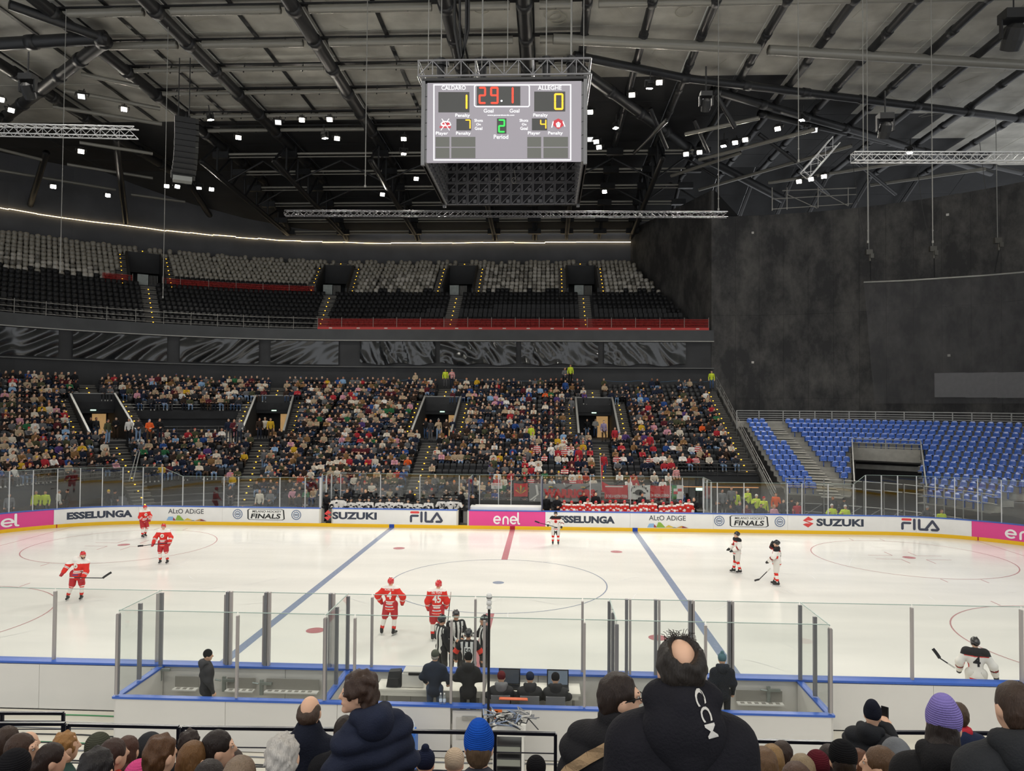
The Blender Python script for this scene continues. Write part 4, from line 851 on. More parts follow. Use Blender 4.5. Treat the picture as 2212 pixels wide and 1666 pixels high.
for i, (px, py, s, lab) in enumerate(((60, 190, 1.0, 'black moving light hanging at the curved end of the roof'), (1912, 275, 1.0, 'black moving light hanging before the black wall'), (2190, 70, 1.6, 'large black projector body at the top corner of the roof'), (1525, 222, .8, 'round black loudspeaker hanging under the dark roof part'))):
    p = at(px, py, D=36); T = thing('stage_light', lab, 'stage light', p)
    MB().box(p + np.array((0, 0, .5 * s)), (.7 * s, .5 * s, .3 * s)).bar(p + np.array((-.38 * s, 0, .4 * s)), p + np.array((-.38 * s, 0, -.2 * s)), .08, .2).bar(p + np.array((.38 * s, 0, .4 * s)), p + np.array((.38 * s, 0, -.2 * s)), .08, .2).build('yoke', spk, T)
    MB().lathe([(.1, -.45), (.26, -.42), (.3, -.1), (.28, .25), (.12, .35)], (0, 0, 0), 12).build('lamp_head', spk, T).matrix_basis = Matrix.Translation(Vector(p) + Vector((0, 0, -.1 * s))) @ Matrix.Rotation(.6, 4, 'X') @ Matrix.Scale(s, 4)
    ptube('clamp', p + np.array((0, 0, .6 * s)), p + np.array((0, 0, 1.8)), .04, spk, T, 6)

# ------------------------------------------------------------------ scoreboard cube
SBY, SBX, SW = -3.0, .27, 6.05
def sp(px, py, k=0): return at(px, py, Y=SBY - .06 - .004 * k)
sb = thing('scoreboard_cube', 'four-sided hanging scoreboard cube showing 29.1 over centre ice', 'scoreboard', (SBX, 0, 16.6))
zb, ztp = float(sp(1085, 350)[2]), float(sp(1085, 177)[2])
scr_bg = mat('screen_grey', '#2a282b', .5, emit='#8f8a90', es=.75)
def em(name, c, s=1.0): return mat(name, '#101010', .5, emit=c, es=s)
s_dark, s_cell, s_white, s_red, s_amb, s_grn, s_frame = em('screen_dark', '#3c3d3b', .6), em('screen_cell', '#65665f', .6), em('screen_white', '#ffffff', 1.1), em('screen_red', '#ff3a22', 1.2), em('screen_amber', '#ffb31f', 1.2), em('screen_green', '#27d84c', 1.1), em('screen_frame', '#f4f2f6', 1.0)
scr = MB().hexa([(SBX - 2.95, SBY - .05, zb), (SBX + 2.95, SBY - .05, zb), (SBX + 2.95, SBY, zb), (SBX - 2.95, SBY, zb), (SBX - 2.95, SBY - .05, ztp), (SBX + 2.95, SBY - .05, ztp), (SBX + 2.95, SBY, ztp), (SBX - 2.95, SBY, ztp)]).build('screen', scr_bg, sb)
def rect(x0, y0, x1, y1): return poly2([(x0, y0), (x1, y0), (x1, y1), (x0, y1)])
SH = []
for a in (((936, 182, 1234, 184.5)), ((936, 344.5, 1233, 347)), ((936, 182, 938.5, 347)), ((1231.5, 182, 1234, 347))): SH.append((rect(*a), s_frame))
SH += [(stroke([(1028, 184), (1141, 184), (1143.5, 187), (1143.5, 228), (1141, 230.5), (1028, 230.5), (1025, 228), (1025, 187), (1028, 184)], 2.2), s_frame), (rect(1030, 187, 1124, 228), s_dark), (rect(947, 199, 1014, 243), s_dark), (rect(1154, 198, 1221, 241), s_dark),
       (rect(986, 257, 1018, 282), s_dark), (rect(1149, 256, 1182, 282), s_dark), (rect(1073.5, 256, 1094, 289), s_dark)]
for x0, x1 in ((941, 971), (975, 1027), (1139, 1169), (1174, 1227)):
    for y0, y1 in ((296, 317.5), (319.5, 342)): SH.append((rect(x0, y0, x1, y1), s_cell))
SEG = {'0': 'abcdef', '1': 'bc', '2': 'abged', '4': 'fgbc', '7': 'abc', '9': 'abcdfg'}
def digit(ch, x, y, w_, h_, t, m):
    P = {'a': ((0, 0), (1, 0)), 'b': ((1, 0), (1, .5)), 'c': ((1, .5), (1, 1)), 'd': ((0, 1), (1, 1)), 'e': ((0, .5), (0, 1)), 'f': ((0, 0), (0, .5)), 'g': ((0, .5), (1, .5))}
    for s in SEG[ch]:
        (a, b_), (c, d) = P[s]; e = .06; ax, ay, cx, cy = x + a * w_, y + b_ * h_, x + c * w_, y + d * h_; lx, ly = (cx - ax) * e, (cy - ay) * e
        SH.append((stroke([(ax + lx, ay + ly), (cx - lx, cy - ly)], t, True, 6), m))
digit('2', 1036, 190, 12, 33, 4, s_red); digit('9', 1061, 190, 14, 33, 4, s_red); digit('1', 1093, 190, 14.5, 33, 4, s_red); SH.append((disc2(1083.5, 218.5, 0, 2.2, 10), s_white))
digit('1', 995, 206, 13, 29, 4, s_amb); digit('0', 1199, 204, 16, 32, 4, s_amb); digit('7', 1006, 260, 9.5, 18, 2.6, s_amb); digit('4', 1168, 260, 11, 18, 2.6, s_amb); digit('2', 1078, 260, 11.5, 25.5, 3.4, s_grn)
def stext(s, x0, x1, y0, y1):
    v, t = fit_text(s, x1 - x0, y1 - y0); SH.append(((np.array([(x0 + a, y1 - b_) for a, b_ in v]), t), s_white))
for a in (('CALDARO', 954, 1006, 186, 195), ('ALLEGHE', 1162, 1213, 186, 195), ('Goal', 1045, 1066, 236, 244), ('Goal', 1101, 1122, 236, 244), ('Penalty', 984, 1015, 246.5, 255.5), ('Penalty', 1152, 1183, 246, 255), ('www.powersboards.com', 1053, 1111, 248, 252), ('Shots', 1025, 1043, 258, 264), ('On', 1029, 1038.5, 267, 272), ('Goal', 1026, 1042, 275, 281.5),
          ('Shots', 1122.5, 1141, 258, 264), ('On', 1127.5, 1137, 267, 272), ('Goal', 1124, 1140, 275, 281.5), ('Player', 942, 968, 285.5, 294), ('Penalty', 985.5, 1017, 285.5, 294), ('Player', 1140.5, 1167, 285, 293.5), ('Penalty', 1184, 1215.5, 285, 293.5), ('Period', 1067, 1098, 292, 301)): stext(*a)
em_r, em_b = em('badge_red', '#b32a35', .9), em('badge_dark', '#2d3350', .8)
SH += [(poly2([(952, 268), (958, 262), (972, 264), (975, 271), (966, 277), (956, 276)]), s_white), (poly2([(954, 269), (960, 264), (971, 266), (973, 270), (965, 273)]), em_r), (rect(950, 273.5, 974, 277.5), em_r), (stroke([(955, 258), (971, 282)], 1.4), s_white), (stroke([(970, 258), (953, 282)], 1.4), s_white), (disc2(964, 267, 0, 1.4, 8), em_b),
       (poly2([(1196, 262), (1206, 257), (1216, 262), (1218, 272), (1206, 280), (1195, 272)]), em_r), (poly2([(1201, 268), (1206, 264), (1211, 268), (1209, 276), (1203, 276)]), s_white), (disc2(1204, 269, 0, 1.1, 8), em_b), (disc2(1208.5, 269, 0, 1.1, 8), em_b), (stroke([(1195, 264), (1192, 276)], 2), s_white), (stroke([(1216, 264), (1220, 274)], 2), s_white)]
o = flat('screen_print', SH, lambda x, y, k: sp(x, y, 0) - np.array((0, .003 + .0006 * k, 0)), scr)
cab_m = mat('led_cabinet_back', '#1d1e20', .5, .1); cab_f = mat('cabinet_frame', '#6b6c6e', .4, .2)
nc, nr = 12, 6; cw, ch = SW / nc, (ztp - zb) / nr
cb = MB(); cb.box((0, 0, 0), (cw * .98, .04, ch * .98)); e = .03
for s in (-1, 1): cb.box((s * (cw / 2 - e), -.06, 0), (e * 1.4, .09, ch * .96), mi=1); cb.box((0, -.06, s * (ch / 2 - e)), (cw * .96, .09, e * 1.4), mi=1)
cb.bar((-cw / 2, -.08, -ch / 2), (cw / 2, -.08, ch / 2), .03, .04, 1); cb.box((cw * .2, -.09, -ch * .2), (cw * .3, .1, ch * .3), mi=1)
CAB = cb.mesh('led_cabinet', [cab_m, cab_f])
for r in range(nr):
    for c in range(nc):
        u = -SW / 2 + (c + .5) * cw; z = zb + (r + .5) * ch
        place(CAB, 'led_cabinet', sb, trs((SBX + u, 3.0, z)))
        place(CAB, 'led_cabinet', sb, trs((SBX - 3.05, u, z), math.pi / 2)); place(CAB, 'led_cabinet', sb, trs((SBX + 3.05, u, z), -math.pi / 2))
for sx in (-1, 1):
    for y in (-3.02, 3.0): pbox('corner_post', (SBX + sx * 3.1, y, (zb + ztp) / 2 + .05), (.14, .14, ztp - zb + .3), cab_f, sb)
    pbox('side_screen', (SBX + sx * 3.16, 0, (zb + ztp) / 2), (.04, 6.0, ztp - zb), mat('side_screen', '#20201f', .4), sb)
pbox('far_screen', (SBX, 3.1, (zb + ztp) / 2), (6.0, .04, ztp - zb), MATS['side_screen'], sb)
pbox('cube_top', (SBX, 0, ztp + .12), (6.3, 6.2, .1), cab_m, sb)
for z in (ztp + .25, ztp + .85):
    for y in (-3.1, 3.1): ptube('frame_tube', (SBX - 3.3, y, z), (SBX + 3.3, y, z), .04, alu_dark, sb, 6)
    for x in (-3.3, 3.3): ptube('frame_tube', (SBX + x, -3.1, z), (SBX + x, 3.1, z), .04, alu_dark, sb, 6)
    for x in (-1.1, 1.1): ptube('frame_tube', (SBX + x, -3.1, z), (SBX + x, 3.1, z), .04, alu_dark, sb, 6)
for y in (-3.1, 3.1):
    for k in range(12):
        x0 = SBX - 3.3 + k * .55; ptube('frame_brace', (x0, y, ztp + .25 + .6 * (k % 2)), (x0 + .55, y, ztp + .85 - .6 * (k % 2)), .022, alu_dark, sb, 5); ptube('frame_brace', (x0, y, ztp + .25), (x0, y, ztp + .85), .022, alu_dark, sb, 5)
for i, x in enumerate((-2.7, -1.0, 1.6, 2.6)):
    p = np.array((SBX + x, -1.2, ztp + 1.3)); T = thing('chain_hoist', 'black chain hoist above the scoreboard cube, %s across its front' % ORD[i], 'hoist', p, group='scoreboard hoists')
    MB().lathe([(.1, -.45), (.17, -.4), (.19, .1), (.14, .2), (.2, .22), (.2, .5), (.1, .55)], tuple(p), 10).box(p + np.array((.2, 0, .35)), (.22, .2, .25)).box(p + np.array((-.22, 0, .38)), (.2, .2, .2)).build('hoist_body', spk, T)
    ptube('chain', p + np.array((0, 0, .5)), (p[0], p[1], 31.4), .022, steel, T, 6)
for x in (-.9, .1, 3.05, -3.0): ptube('hanger_cable', (SBX + x, -2.6, ztp + .8), (SBX + x, -2.6, 31.4), .016, rope, sb, 5)
for j, (x0, x1) in enumerate(((-2.1, -1.5), (-1.9, -1.6))):
    MB().path([(SBX + x0, -2, 31), (SBX + x0 + .05, -2, ztp + 2.6), (SBX + (x0 + x1) / 2, -2, ztp + 1.2), (SBX + x1, -2, ztp + 2.6), (SBX + x1, -2, 31)], .05, 6).build('cable_loop', spk, sb)
for (px, py) in ((1075, 392), (1110, 390)):
    p = at(px, py, Y=2.6); MB().path([p + np.array((.1 * math.cos(t), 0, .14 * math.sin(t))) for t in np.linspace(0, 6.28, 9)] + [p + np.array((.02, 0, .5))], .015, 5).build('loose_cable', rope, sb)
# ------------------------------------------------------------------ seats of the far stand
black_seat_m = mat('black_seat_plastic', '#303133', .5, spec=.4); black_seat_up = mat('black_seat_cover', '#202123', .6)
def seat_mesh(m, wd=.44):
    mb = MB(); prof = [(-wd / 2, .42), (-wd / 2 * .98, .78), (-wd / 2 * .8, .87), (wd / 2 * .8, .87), (wd / 2 * .98, .78), (wd / 2, .42), (wd / 2 * .7, .36), (-wd / 2 * .7, .36)]
    n = len(prof); t = .07; lean = lambda z: (z - .36) * .22 + .1
    v = [(x, lean(z), z) for x, z in prof] + [(x, lean(z) + t, z) for x, z in prof]
    mb.add(v, [tuple(range(n))] + [tuple(range(n, 2 * n))[::-1]] + [(i, n + i, n + (i + 1) % n, (i + 1) % n) for i in range(n)])
    mb.hexa([(-wd / 2 * .9, .02, .36), (wd / 2 * .9, .02, .36), (wd / 2 * .85, .1, .36), (-wd / 2 * .85, .1, .36), (-wd / 2 * .9, -.02, .74), (wd / 2 * .9, -.02, .74), (wd / 2 * .85, .08, .76), (-wd / 2 * .85, .08, .76)])
    mb.box((0, .12, .18), (.07, .12, .36)); return mb.mesh('stadium_seat', m)
def open_seat(m, wd=.44):
    mb = MB(); prof = [(-wd / 2, .44), (-wd / 2 * .98, .78), (-wd / 2 * .8, .87), (wd / 2 * .8, .87), (wd / 2 * .98, .78), (wd / 2, .44)]; n = 6; ln = lambda z: (z - .36) * .2 + .2
    mb.add([(x, ln(z), z) for x, z in prof] + [(x, ln(z) + .05, z) for x, z in prof], [tuple(range(n)), tuple(range(n, 2 * n))[::-1]] + [(i, n + i, n + (i + 1) % n, (i + 1) % n) for i in range(n)])
    mb.box((0, .02, .37), (wd * .92, .36, .05)); mb.box((0, .2, .2), (.07, .12, .38)); return mb.mesh('stadium_seat', m)
SEAT = seat_mesh(black_seat_m); SEATO = open_seat(black_seat_m); SEATU = seat_mesh(black_seat_up)
wrap_m = mat('wrapped_seat_film', '#b8b3a8', .35, spec=.6, var=.12, vscale=4)
def lumpy(sd):
    rg = np.random.RandomState(sd); mb = MB(); n, k = 8, 4; v = []; fs = []
    for j in range(k + 1):
        z = [.03, .3, .5, .68, .76][j]; s = [.4, .8, 1.0, .9, .42][j]
        for i in range(n):
            a = 2 * math.pi * (i + .5) / n; c, s_ = math.cos(a), math.sin(a); q = (abs(c) ** 4 + abs(s_) ** 4) ** -.25
            v.append((c * q * .25 * s * rg.uniform(.94, 1.05), s_ * q * .2 * s * rg.uniform(.92, 1.06), z + rg.uniform(-.02, .02)))
    for j in range(k): fs += [(j * n + i, j * n + (i + 1) % n, (j + 1) * n + (i + 1) % n, (j + 1) * n + i) for i in range(n)]
    fs += [tuple(range(n))[::-1], tuple(range(k * n, (k + 1) * n))]
    return mb.add(v, fs).mesh('wrapped_seat', wrap_m, True)
WRAP = [lumpy(i) for i in range(4)]; WRAPM = [wrap_m, mat('wrapped_seat_film_dull', '#9a9589', .35, spec=.6, var=.12, vscale=4), mat('wrapped_seat_film_dark', '#736f66', .35, spec=.6, var=.12, vscale=4)]
for i in (1, 3): WRAP[i].materials[0] = WRAPM[(i + 1) // 2]
def nth(n): return '%d%s' % (n, 'th' if 10 <= n % 100 <= 20 else {1: 'st', 2: 'nd', 3: 'rd'}.get(n % 10, 'th'))
def tri_arrays(me):
    me.calc_loop_triangles(); v = np.empty(len(me.vertices) * 3, np.float32); me.vertices.foreach_get('co', v)
    t = np.empty(len(me.loop_triangles) * 3, np.int32); me.loop_triangles.foreach_get('vertices', t); return v.reshape(-1, 3), t.reshape(-1, 3)
def mass(name, items, m, smooth=False):
    """one object out of many placed copies: items = [(mesh, matrix)]"""
    V = []; T = []; n = 0; cache = {}
    for me, M in items:
        if me.name not in cache: cache[me.name] = tri_arrays(me)
        v, t = cache[me.name]; A = np.array(M, np.float32); V.append(v @ A[:3, :3].T + A[:3, 3]); T.append(t + n); n += len(v)
    return place(arr_mesh(name, np.concatenate(V), np.concatenate(T), None, [m], smooth), name)
def block_name(u, y, T):
    if u[0] == 's': return 'end' if u[1] > T['aisles_s'][0] else 'middle' if u[1] > T['aisles_s'][1] else 'third'
    k = sum(u[1] > c for c in T['aisles_a']); return ('third', 'fourth', 'fifth', 'sixth')[k]
SEATS = []     # every seat of the lower tier: (row, unit, depth, matrix, order in block)
for k in range(LOW['n']):
    y = LOW['y0'] + k * LOW['dy']; z = LOW['z0'] + k * LOW['dz']; cnt = {}
    for u in row_units(LOW, y + .12):
        if gap(LOW, y, u): continue
        if y < 24.2 and u[0] == 'a' and u[1] > 20 * DEG: continue
        p, a = bowl(u, y + .12); bn = block_name(u, y, LOW); cnt[bn] = cnt.get(bn, 0) + 1; SEATS.append((k, u, p, z, a, bn, cnt[bn]))
rc_ = random.Random(21)
def pix(p):
    d = np.array(p, float) - CAM; w_ = d @ _f; return FW / 2 + FPX * (d @ _r) / w_, FH / 2 - FPX * (d @ _u) / w_
TAKEN, FREE = [], []
for s in SEATS:
    k, u, p, z, a, bn, c = s; px, py = pix((p[0], p[1], z + .8))
    if px < -25: continue
    pr = .80
    if 945 < px < 1050 and 1000 < py < 1040: pr = .06
    elif 700 < px < 930 and 1010 < py: pr = .72
    elif 1280 < px < 1520 and py < 868: pr = .38
    elif 1420 < px < 1560 and 925 < py < 985: pr = .42
    elif 1300 < px < 1470 and 960 < py: pr = .5
    elif 480 < px < 760 and 950 < py < 1010: pr = .7
    elif 380 < px < 520 and 945 < py < 985: pr = .55
    elif px < 900 and py < 940: pr = .86
    (TAKEN if rc_.random() < pr else FREE).append(s)
FREE.sort(key=lambda s: np.hypot(s[2][0] - CAM[0], s[2][1] - CAM[1]))
FREE = [s for s in FREE if 0 < pix((s[2][0], s[2][1], s[3] + .6))[0] < FW]
for k, u, p, z, a, bn, c in FREE[:180]:
    tag(place(SEAT, 'stadium_seat', None, trs((p[0], p[1], z + .006), a)), 'empty black folding seat, %s row up, %s block, %s along the row' % (nth(k + 1), bn, nth(c)), 'seat', 'empty black seats of the lower tier')
tag(mass('stadium_seats', [(SEAT, trs((p[0], p[1], z + .006), a)) for k, u, p, z, a, bn, c in FREE[180:]] + [(SEATO, trs((p[0], p[1], z + .006), a)) for k, u, p, z, a, bn, c in TAKEN], black_seat_m), 'black folding seats under and between the spectators of the lower tier', 'seats', kind='stuff')
# upper tier: black seats in the front rows, seats wrapped in film behind
up_b, up_w = [], []
for k in range(UPP['n']):
    y = UPP['y0'] + k * UPP['dy']; z = UPP['z0'] + k * UPP['dz']; cnt = {}
    for u in row_units(UPP, y + .12):
        if gap(UPP, y, u) or (u[0] == 's' and u[1] > up_edge(y) - .5): continue
        p, a = bowl(u, y + .12); px, py = pix((p[0], p[1], z + .6))
        if px < -20: continue
        bn = block_name(u, y, UPP); cnt[bn] = cnt.get(bn, 0) + 1
        wr = (k >= 9) if px > 760 else (k >= 11 if px > 375 else k >= 9) if px > 0 else False
        if wr and k == 9 and rc_.random() < .35: wr = False
        if wr and k == 17 and rc_.random() < .12: continue
        (up_w if wr else up_b).append((k, u, p, z, a, bn, cnt[bn]))
key = lambda s: np.hypot(s[2][0] - CAM[0], s[2][1] - CAM[1])
up_b.sort(key=key); up_w.sort(key=key)
vis = [s for s in up_b if s[0] >= 3]
for k, u, p, z, a, bn, c in vis[:120]:
    tag(place(SEATU, 'stadium_seat', None, trs((p[0], p[1], z + .006), a)), 'dark upper tier seat, %s row above balcony, %s block, %s along the row' % (nth(k + 1), bn, nth(c)), 'seat', 'black seats of the upper tier')
tag(mass('stadium_seats', [(SEATU, trs((p[0], p[1], z), a)) for k, u, p, z, a, bn, c in vis[120:] + [s for s in up_b if s[0] < 3]], black_seat_up), 'rows of black seats in the front half of the upper tier', 'seats', kind='stuff')
for i, (k, u, p, z, a, bn, c) in enumerate(up_w[:300]):
    tag(place(WRAP[rc_.randrange(4)], 'wrapped_seat', None, trs((p[0], p[1], z), a + rc_.uniform(-.05, .05), (rc_.uniform(.9, 1.04), 1, rc_.uniform(.85, 1.12)))), 'seat wrapped in grey film, %s upper tier row, %s block, %s along it' % (nth(k + 1), bn, nth(c)), 'wrapped seat', 'wrapped seats of the upper tier')
tag(mass('wrapped_seats', [(WRAP[rc_.randrange(4)], trs((p[0], p[1], z), a + rc_.uniform(-.1, .1), (rc_.uniform(.9, 1.04), 1, rc_.uniform(.85, 1.12)))) for k, u, p, z, a, bn, c in up_w[300:]], WRAPM[1], True), 'seats wrapped in grey film in the back rows of the upper tier', 'wrapped seats', kind='stuff')

# ------------------------------------------------------------------ blue temporary stand in the corner
CX = 17.0
bl_m = mat('blue_seat_plastic', '#305db2', .3, spec=.6); tread_m = mat('steel_tread', '#8f8d86', .5, .25, var=.12, vscale=2); panel_m = mat('grey_stand_panel', '#a9a69d', .5, .1, var=.08)
stand_b = thing('grandstand', 'temporary steel stand with rows of blue seats in the corner', 'grandstand', (24, 24, 0))
def brow(k): return 20.5 - .75 * k, 5.65 - .32 * k
vth = []
def bp(R, t): return np.array((CX + R * math.sin(t), AY + R * math.cos(t)))
def th_px(px, R, z):    # angle on the row where it is seen at a given picture column
    ts = np.linspace(0.0, 1.5, 301); xs_ = [pix((*bp(R, t), z))[0] for t in ts]; return float(ts[int(np.argmin(np.abs(np.array(xs_) - px)))])
NB = 14
for k in range(NB):
    R, z = brow(k); t0 = math.asin(min(1, 1.35 / R)); t1 = 1.35
    spans = [(t0, t1)]
    if k >= 5: spans = [(t0, th_px(1838, R, z)), (th_px(1988, R, z), t1)]
    for a, b_ in spans:
        n = max(2, int((b_ - a) / .09)); P = [bp(R - .38, a + (b_ - a) * i / n) for i in range(n + 1)]; Q = [bp(R + .39, a + (b_ - a) * i / n) for i in range(n + 1)]; m_ = n + 1
        MB().add([(*p, z - .06) for p in P] + [(*p, z) for p in P] + [(*q, z) for q in Q] + [(*q, z - .06) for q in Q] , [f for i in range(n) for f in ((i, i + 1, m_ + i + 1, m_ + i), (m_ + i, m_ + i + 1, 2 * m_ + i + 1, 2 * m_ + i), (3 * m_ + i + 1, 3 * m_ + i, 2 * m_ + i, 2 * m_ + i + 1), (i + 1, i, 3 * m_ + i, 3 * m_ + i + 1))]).build('terrace_step', tread_m, stand_b)
        P2 = [bp(R + .36, a + (b_ - a) * i / n) for i in range(n + 1)]
        MB().add([(*p, z) for p in P2] + [(*p, z + .3) for p in P2], [(i, i + 1, m_ + i + 1, m_ + i) for i in range(n)]).build('riser', panel_m, stand_b)
def blue_seat():
    nu, nv = 6, 7; prof = [(-.21, .42, .0), (-.2, .44, .03), (-.06, .40, .035), (.1, .41, .03), (.17, .48, .03), (.2, .62, .04), (.23, .78, .02)]; V = []; F = []
    for y, z, dp in prof:
        wd = .215 if z < .7 else .17
        for i in range(nu):
            x = -1 + 2 * i / (nu - 1); V.append((x * wd, y - (abs(x) ** 2) * (.04 if z > .45 else 0), z + (abs(x) ** 3) * dp - (abs(x) ** 4 * .06 if z > .75 else 0)))
    n = len(V); V2 = [(x, y + .018, z - .02) for x, y, z in V]
    for j in range(nv - 1):
        for i in range(nu - 1):
            a = j * nu + i; F += [(a, a + 1, a + nu + 1, a + nu), (n + a, n + a + nu, n + a + nu + 1, n + a + 1)]
    rim_ = [i for i in range(nu)] + [j * nu + nu - 1 for j in range(1, nv)] + [(nv - 1) * nu + i for i in range(nu - 2, -1, -1)] + [j * nu for j in range(nv - 2, 0, -1)]
    F += [(rim_[i], n + rim_[i], n + rim_[(i + 1) % len(rim_)], rim_[(i + 1) % len(rim_)]) for i in range(len(rim_))]
    mb = MB().add(V + V2, F); mb.box((0, 0, .2), (.06, .1, .4)); return mb.mesh('blue_seat', bl_m, True)
BSEAT = blue_seat(); blues = []
for k in range(NB):
    R, z = brow(k); s = 1.35 + .3; c = 0; aisle0 = th_px(1648 + k * 9.3, R, z) * R; aisle1 = th_px(1694 + k * 9.6, R, z) * R; j0 = 0
    while s < R * 1.3:
        t = s / R; px, py = pix((*bp(R, t), z + .5)); s += .5 if px < 2010 else .58
        if aisle0 < t * R < aisle1 or px > FW + 20: continue
        if k >= 5 and th_px(1834, R, z) < t < th_px(1994, R, z): continue
        if k > 8 and aisle1 < t * R < aisle1 + .3: continue
        c += 1; blues.append((k, bp(R - .02, t), z, t, c))
blues.sort(key=lambda q: np.hypot(q[1][0] - CAM[0], q[1][1] - CAM[1]))
for k, p, z, t, c in blues[:300]: tag(place(BSEAT, 'bucket_chair', None, trs((p[0], p[1], z + .006), -t)), 'blue bucket seat, %s row below the back rail, %s from the black stand' % (nth(k + 1), nth(c)), 'seat', 'blue seats of the corner stand')
tag(mass('bucket_chairs', [(BSEAT, trs((p[0], p[1], z), -t)) for k, p, z, t, c in blues[300:]], bl_m, True), 'remaining blue plastic bucket seats of the corner stand', 'seats', kind='stuff')
# steps of the aisle
for k in range(NB):
    R, z = brow(k)
    for h in (0, 1):
        Rr = R - .19 - .375 * h; t = th_px(1670 + (k + h / 2) * 9.4, Rr, z); p = bp(Rr, t); pbox('aisle_step', (p[0], p[1], z - .08 - .16 * h + .14), (1.35, .36, .05), mat('bright_step', '#b7b4ab', .5, .2), stand_b, -t)
# back rail with slats
R = 21.0; tt = [th_px(px, R, 6.5) for px in (1592, 1640, 1692, 1727, 1761, 1796, 1834, 1893, 1954, 2017, 2058, 2101, 2143, 2186, 2230, 2280)]
for a, b_ in zip(tt[:-1], tt[1:]):
    p, q = bp(R, a), bp(R, b_); c = (p + q) / 2; L = np.hypot(*(q - p)); an = math.atan2(q[1] - p[1], q[0] - p[0])
    pbox('rail_panel', (c[0], c[1], 5.95), (L - .12, .04, .5), panel_m, stand_b, an)
    for i in range(4): pbox('rail_slat', (c[0], c[1], 6.33 + i * .17), (L - .1, .04, .045), steel, stand_b, an)
    pbox('rail_top', (c[0], c[1], 7.05), (L, .06, .06), steel, stand_b, an)
    pbox('rail_post', (p[0], p[1], 6.3), (.07, .07, 1.5), steel, stand_b, an)
# opening through the blue stand
Rv, zv = brow(5); ta, tb = th_px(1840, Rv, zv + .5), th_px(1986, Rv, zv + .5); A_, B_ = bp(Rv + .3, ta), bp(Rv + .3, tb); mid = (A_ + B_) / 2; an = math.atan2(B_[1] - A_[1], B_[0] - A_[0]); Lv = np.hypot(*(B_ - A_))
MB().box((mid[0], mid[1], zv - .1), (Lv, .3, .9), an).build('opening_lintel', panel_m, stand_b)
nb = np.array((-math.sin(an), math.cos(an))) * (-1 if (np.array((-math.sin(an), math.cos(an))) @ (mid - np.array((CX, AY)))) > 0 else 1); inn = -nb if nb @ (mid - np.array((CX, AY))) < 0 else nb
c2 = mid + inn * 1.2; MB().box((c2[0], c2[1], 1.6), (Lv, .1, 3.4), an).build('opening_curtain', mat('black_curtain', '#1c1b1c', .8, var=.3), stand_b)
MB().box((c2[0], c2[1], zv - 1.1), (Lv, .3, .35), an).build('opening_beam', tread_m, stand_b)
for P_, t_ in ((A_, ta), (B_, tb)):
    R2, z2 = brow(NB - 1); E_ = bp(R2, th_px(1846 if t_ == ta else 2002, R2, z2)); pbar('opening_rail', (*P_, zv + .95), (*E_, z2 + 1.0), .07, .07, steel, stand_b)
    for i in range(9):
        q = P_ + (E_ - P_) * i / 8; za = zv + (z2 - zv) * i / 8; pbar('opening_panel_post', (*q, za - .2), (*q, za + .95), .05, .05, steel, stand_b)
    MB().add([(*P_, zv - .3), (*E_, z2 - .3), (*E_, z2 + .9), (*P_, zv + .9)], [(0, 1, 2, 3)]).build('opening_side_panel', panel_m, stand_b)
for i in range(3): pbar('opening_rail', (*A_, zv + .45 + .28 * i), (*B_, zv + .45 + .28 * i), .05, .05, steel, stand_b)
pbar('opening_post', (*mid, zv - .3), (*mid, zv + 1.0), .06, .06, steel, stand_b)
# scaffold under the front of the blue stand
for t in np.linspace(.12, 1.3, 11):
    R2, z2 = brow(NB - 1); p = bp(R2 - .5, t); ptube('scaffold_post', (*p, 0), (*p, z2 + 1.1), .035, steel, stand_b, 6)
    q = bp(R2 - .5, t + .107)
    for h in (.35, .9): ptube('scaffold_bar', (*p, h), (*q, h), .03, steel, stand_b, 6)
    for h in (.55, 1.05): ptube('front_rail', (*p, z2 + h), (*q, z2 + h), .03, steel, stand_b, 6)
    ptube('scaffold_brace', (*p, .1), (*q, .9), .025, steel, stand_b, 6)
MB().add([(*bp(brow(NB - 1)[0] + .4, t), z_) for t in np.linspace(.12, 1.4, 9) for z_ in (0, .6)], [(2 * i, 2 * i + 2, 2 * i + 3, 2 * i + 1) for i in range(8)]).build('stand_skirt', charcoal, stand_b)
# ------------------------------------------------------------------ penalty boxes and officials' box on the near side
XL, XM1, XM2, XRT, YF, YB, HB = -7.3, -2.75, 3.45, 7.85, -13.3, -15.1, 1.09
boxes = thing('penalty_boxes', 'white penalty boxes and scorekeeper box with blue caps and glass before the boards', 'penalty box', (0, -14.2, 0))
def wall_run(x0, y0, x1, y1, n, h=1.05, th=.12, m=near_pl, z0=0.0):
    p, q = np.array((x0, y0)), np.array((x1, y1)); a = math.atan2(y1 - y0, x1 - x0); L = np.hypot(*(q - p))
    for i in range(n):
        c = p + (q - p) * (i + .5) / n; pbox('box_panel', (c[0], c[1], (h + z0) / 2), (L / n - .008, th, h - z0), m, boxes, a)
    c = (p + q) / 2; pbox('box_cap', (c[0], c[1], h + .02), (L + .12, .15, .045), blue_pl, boxes, a)
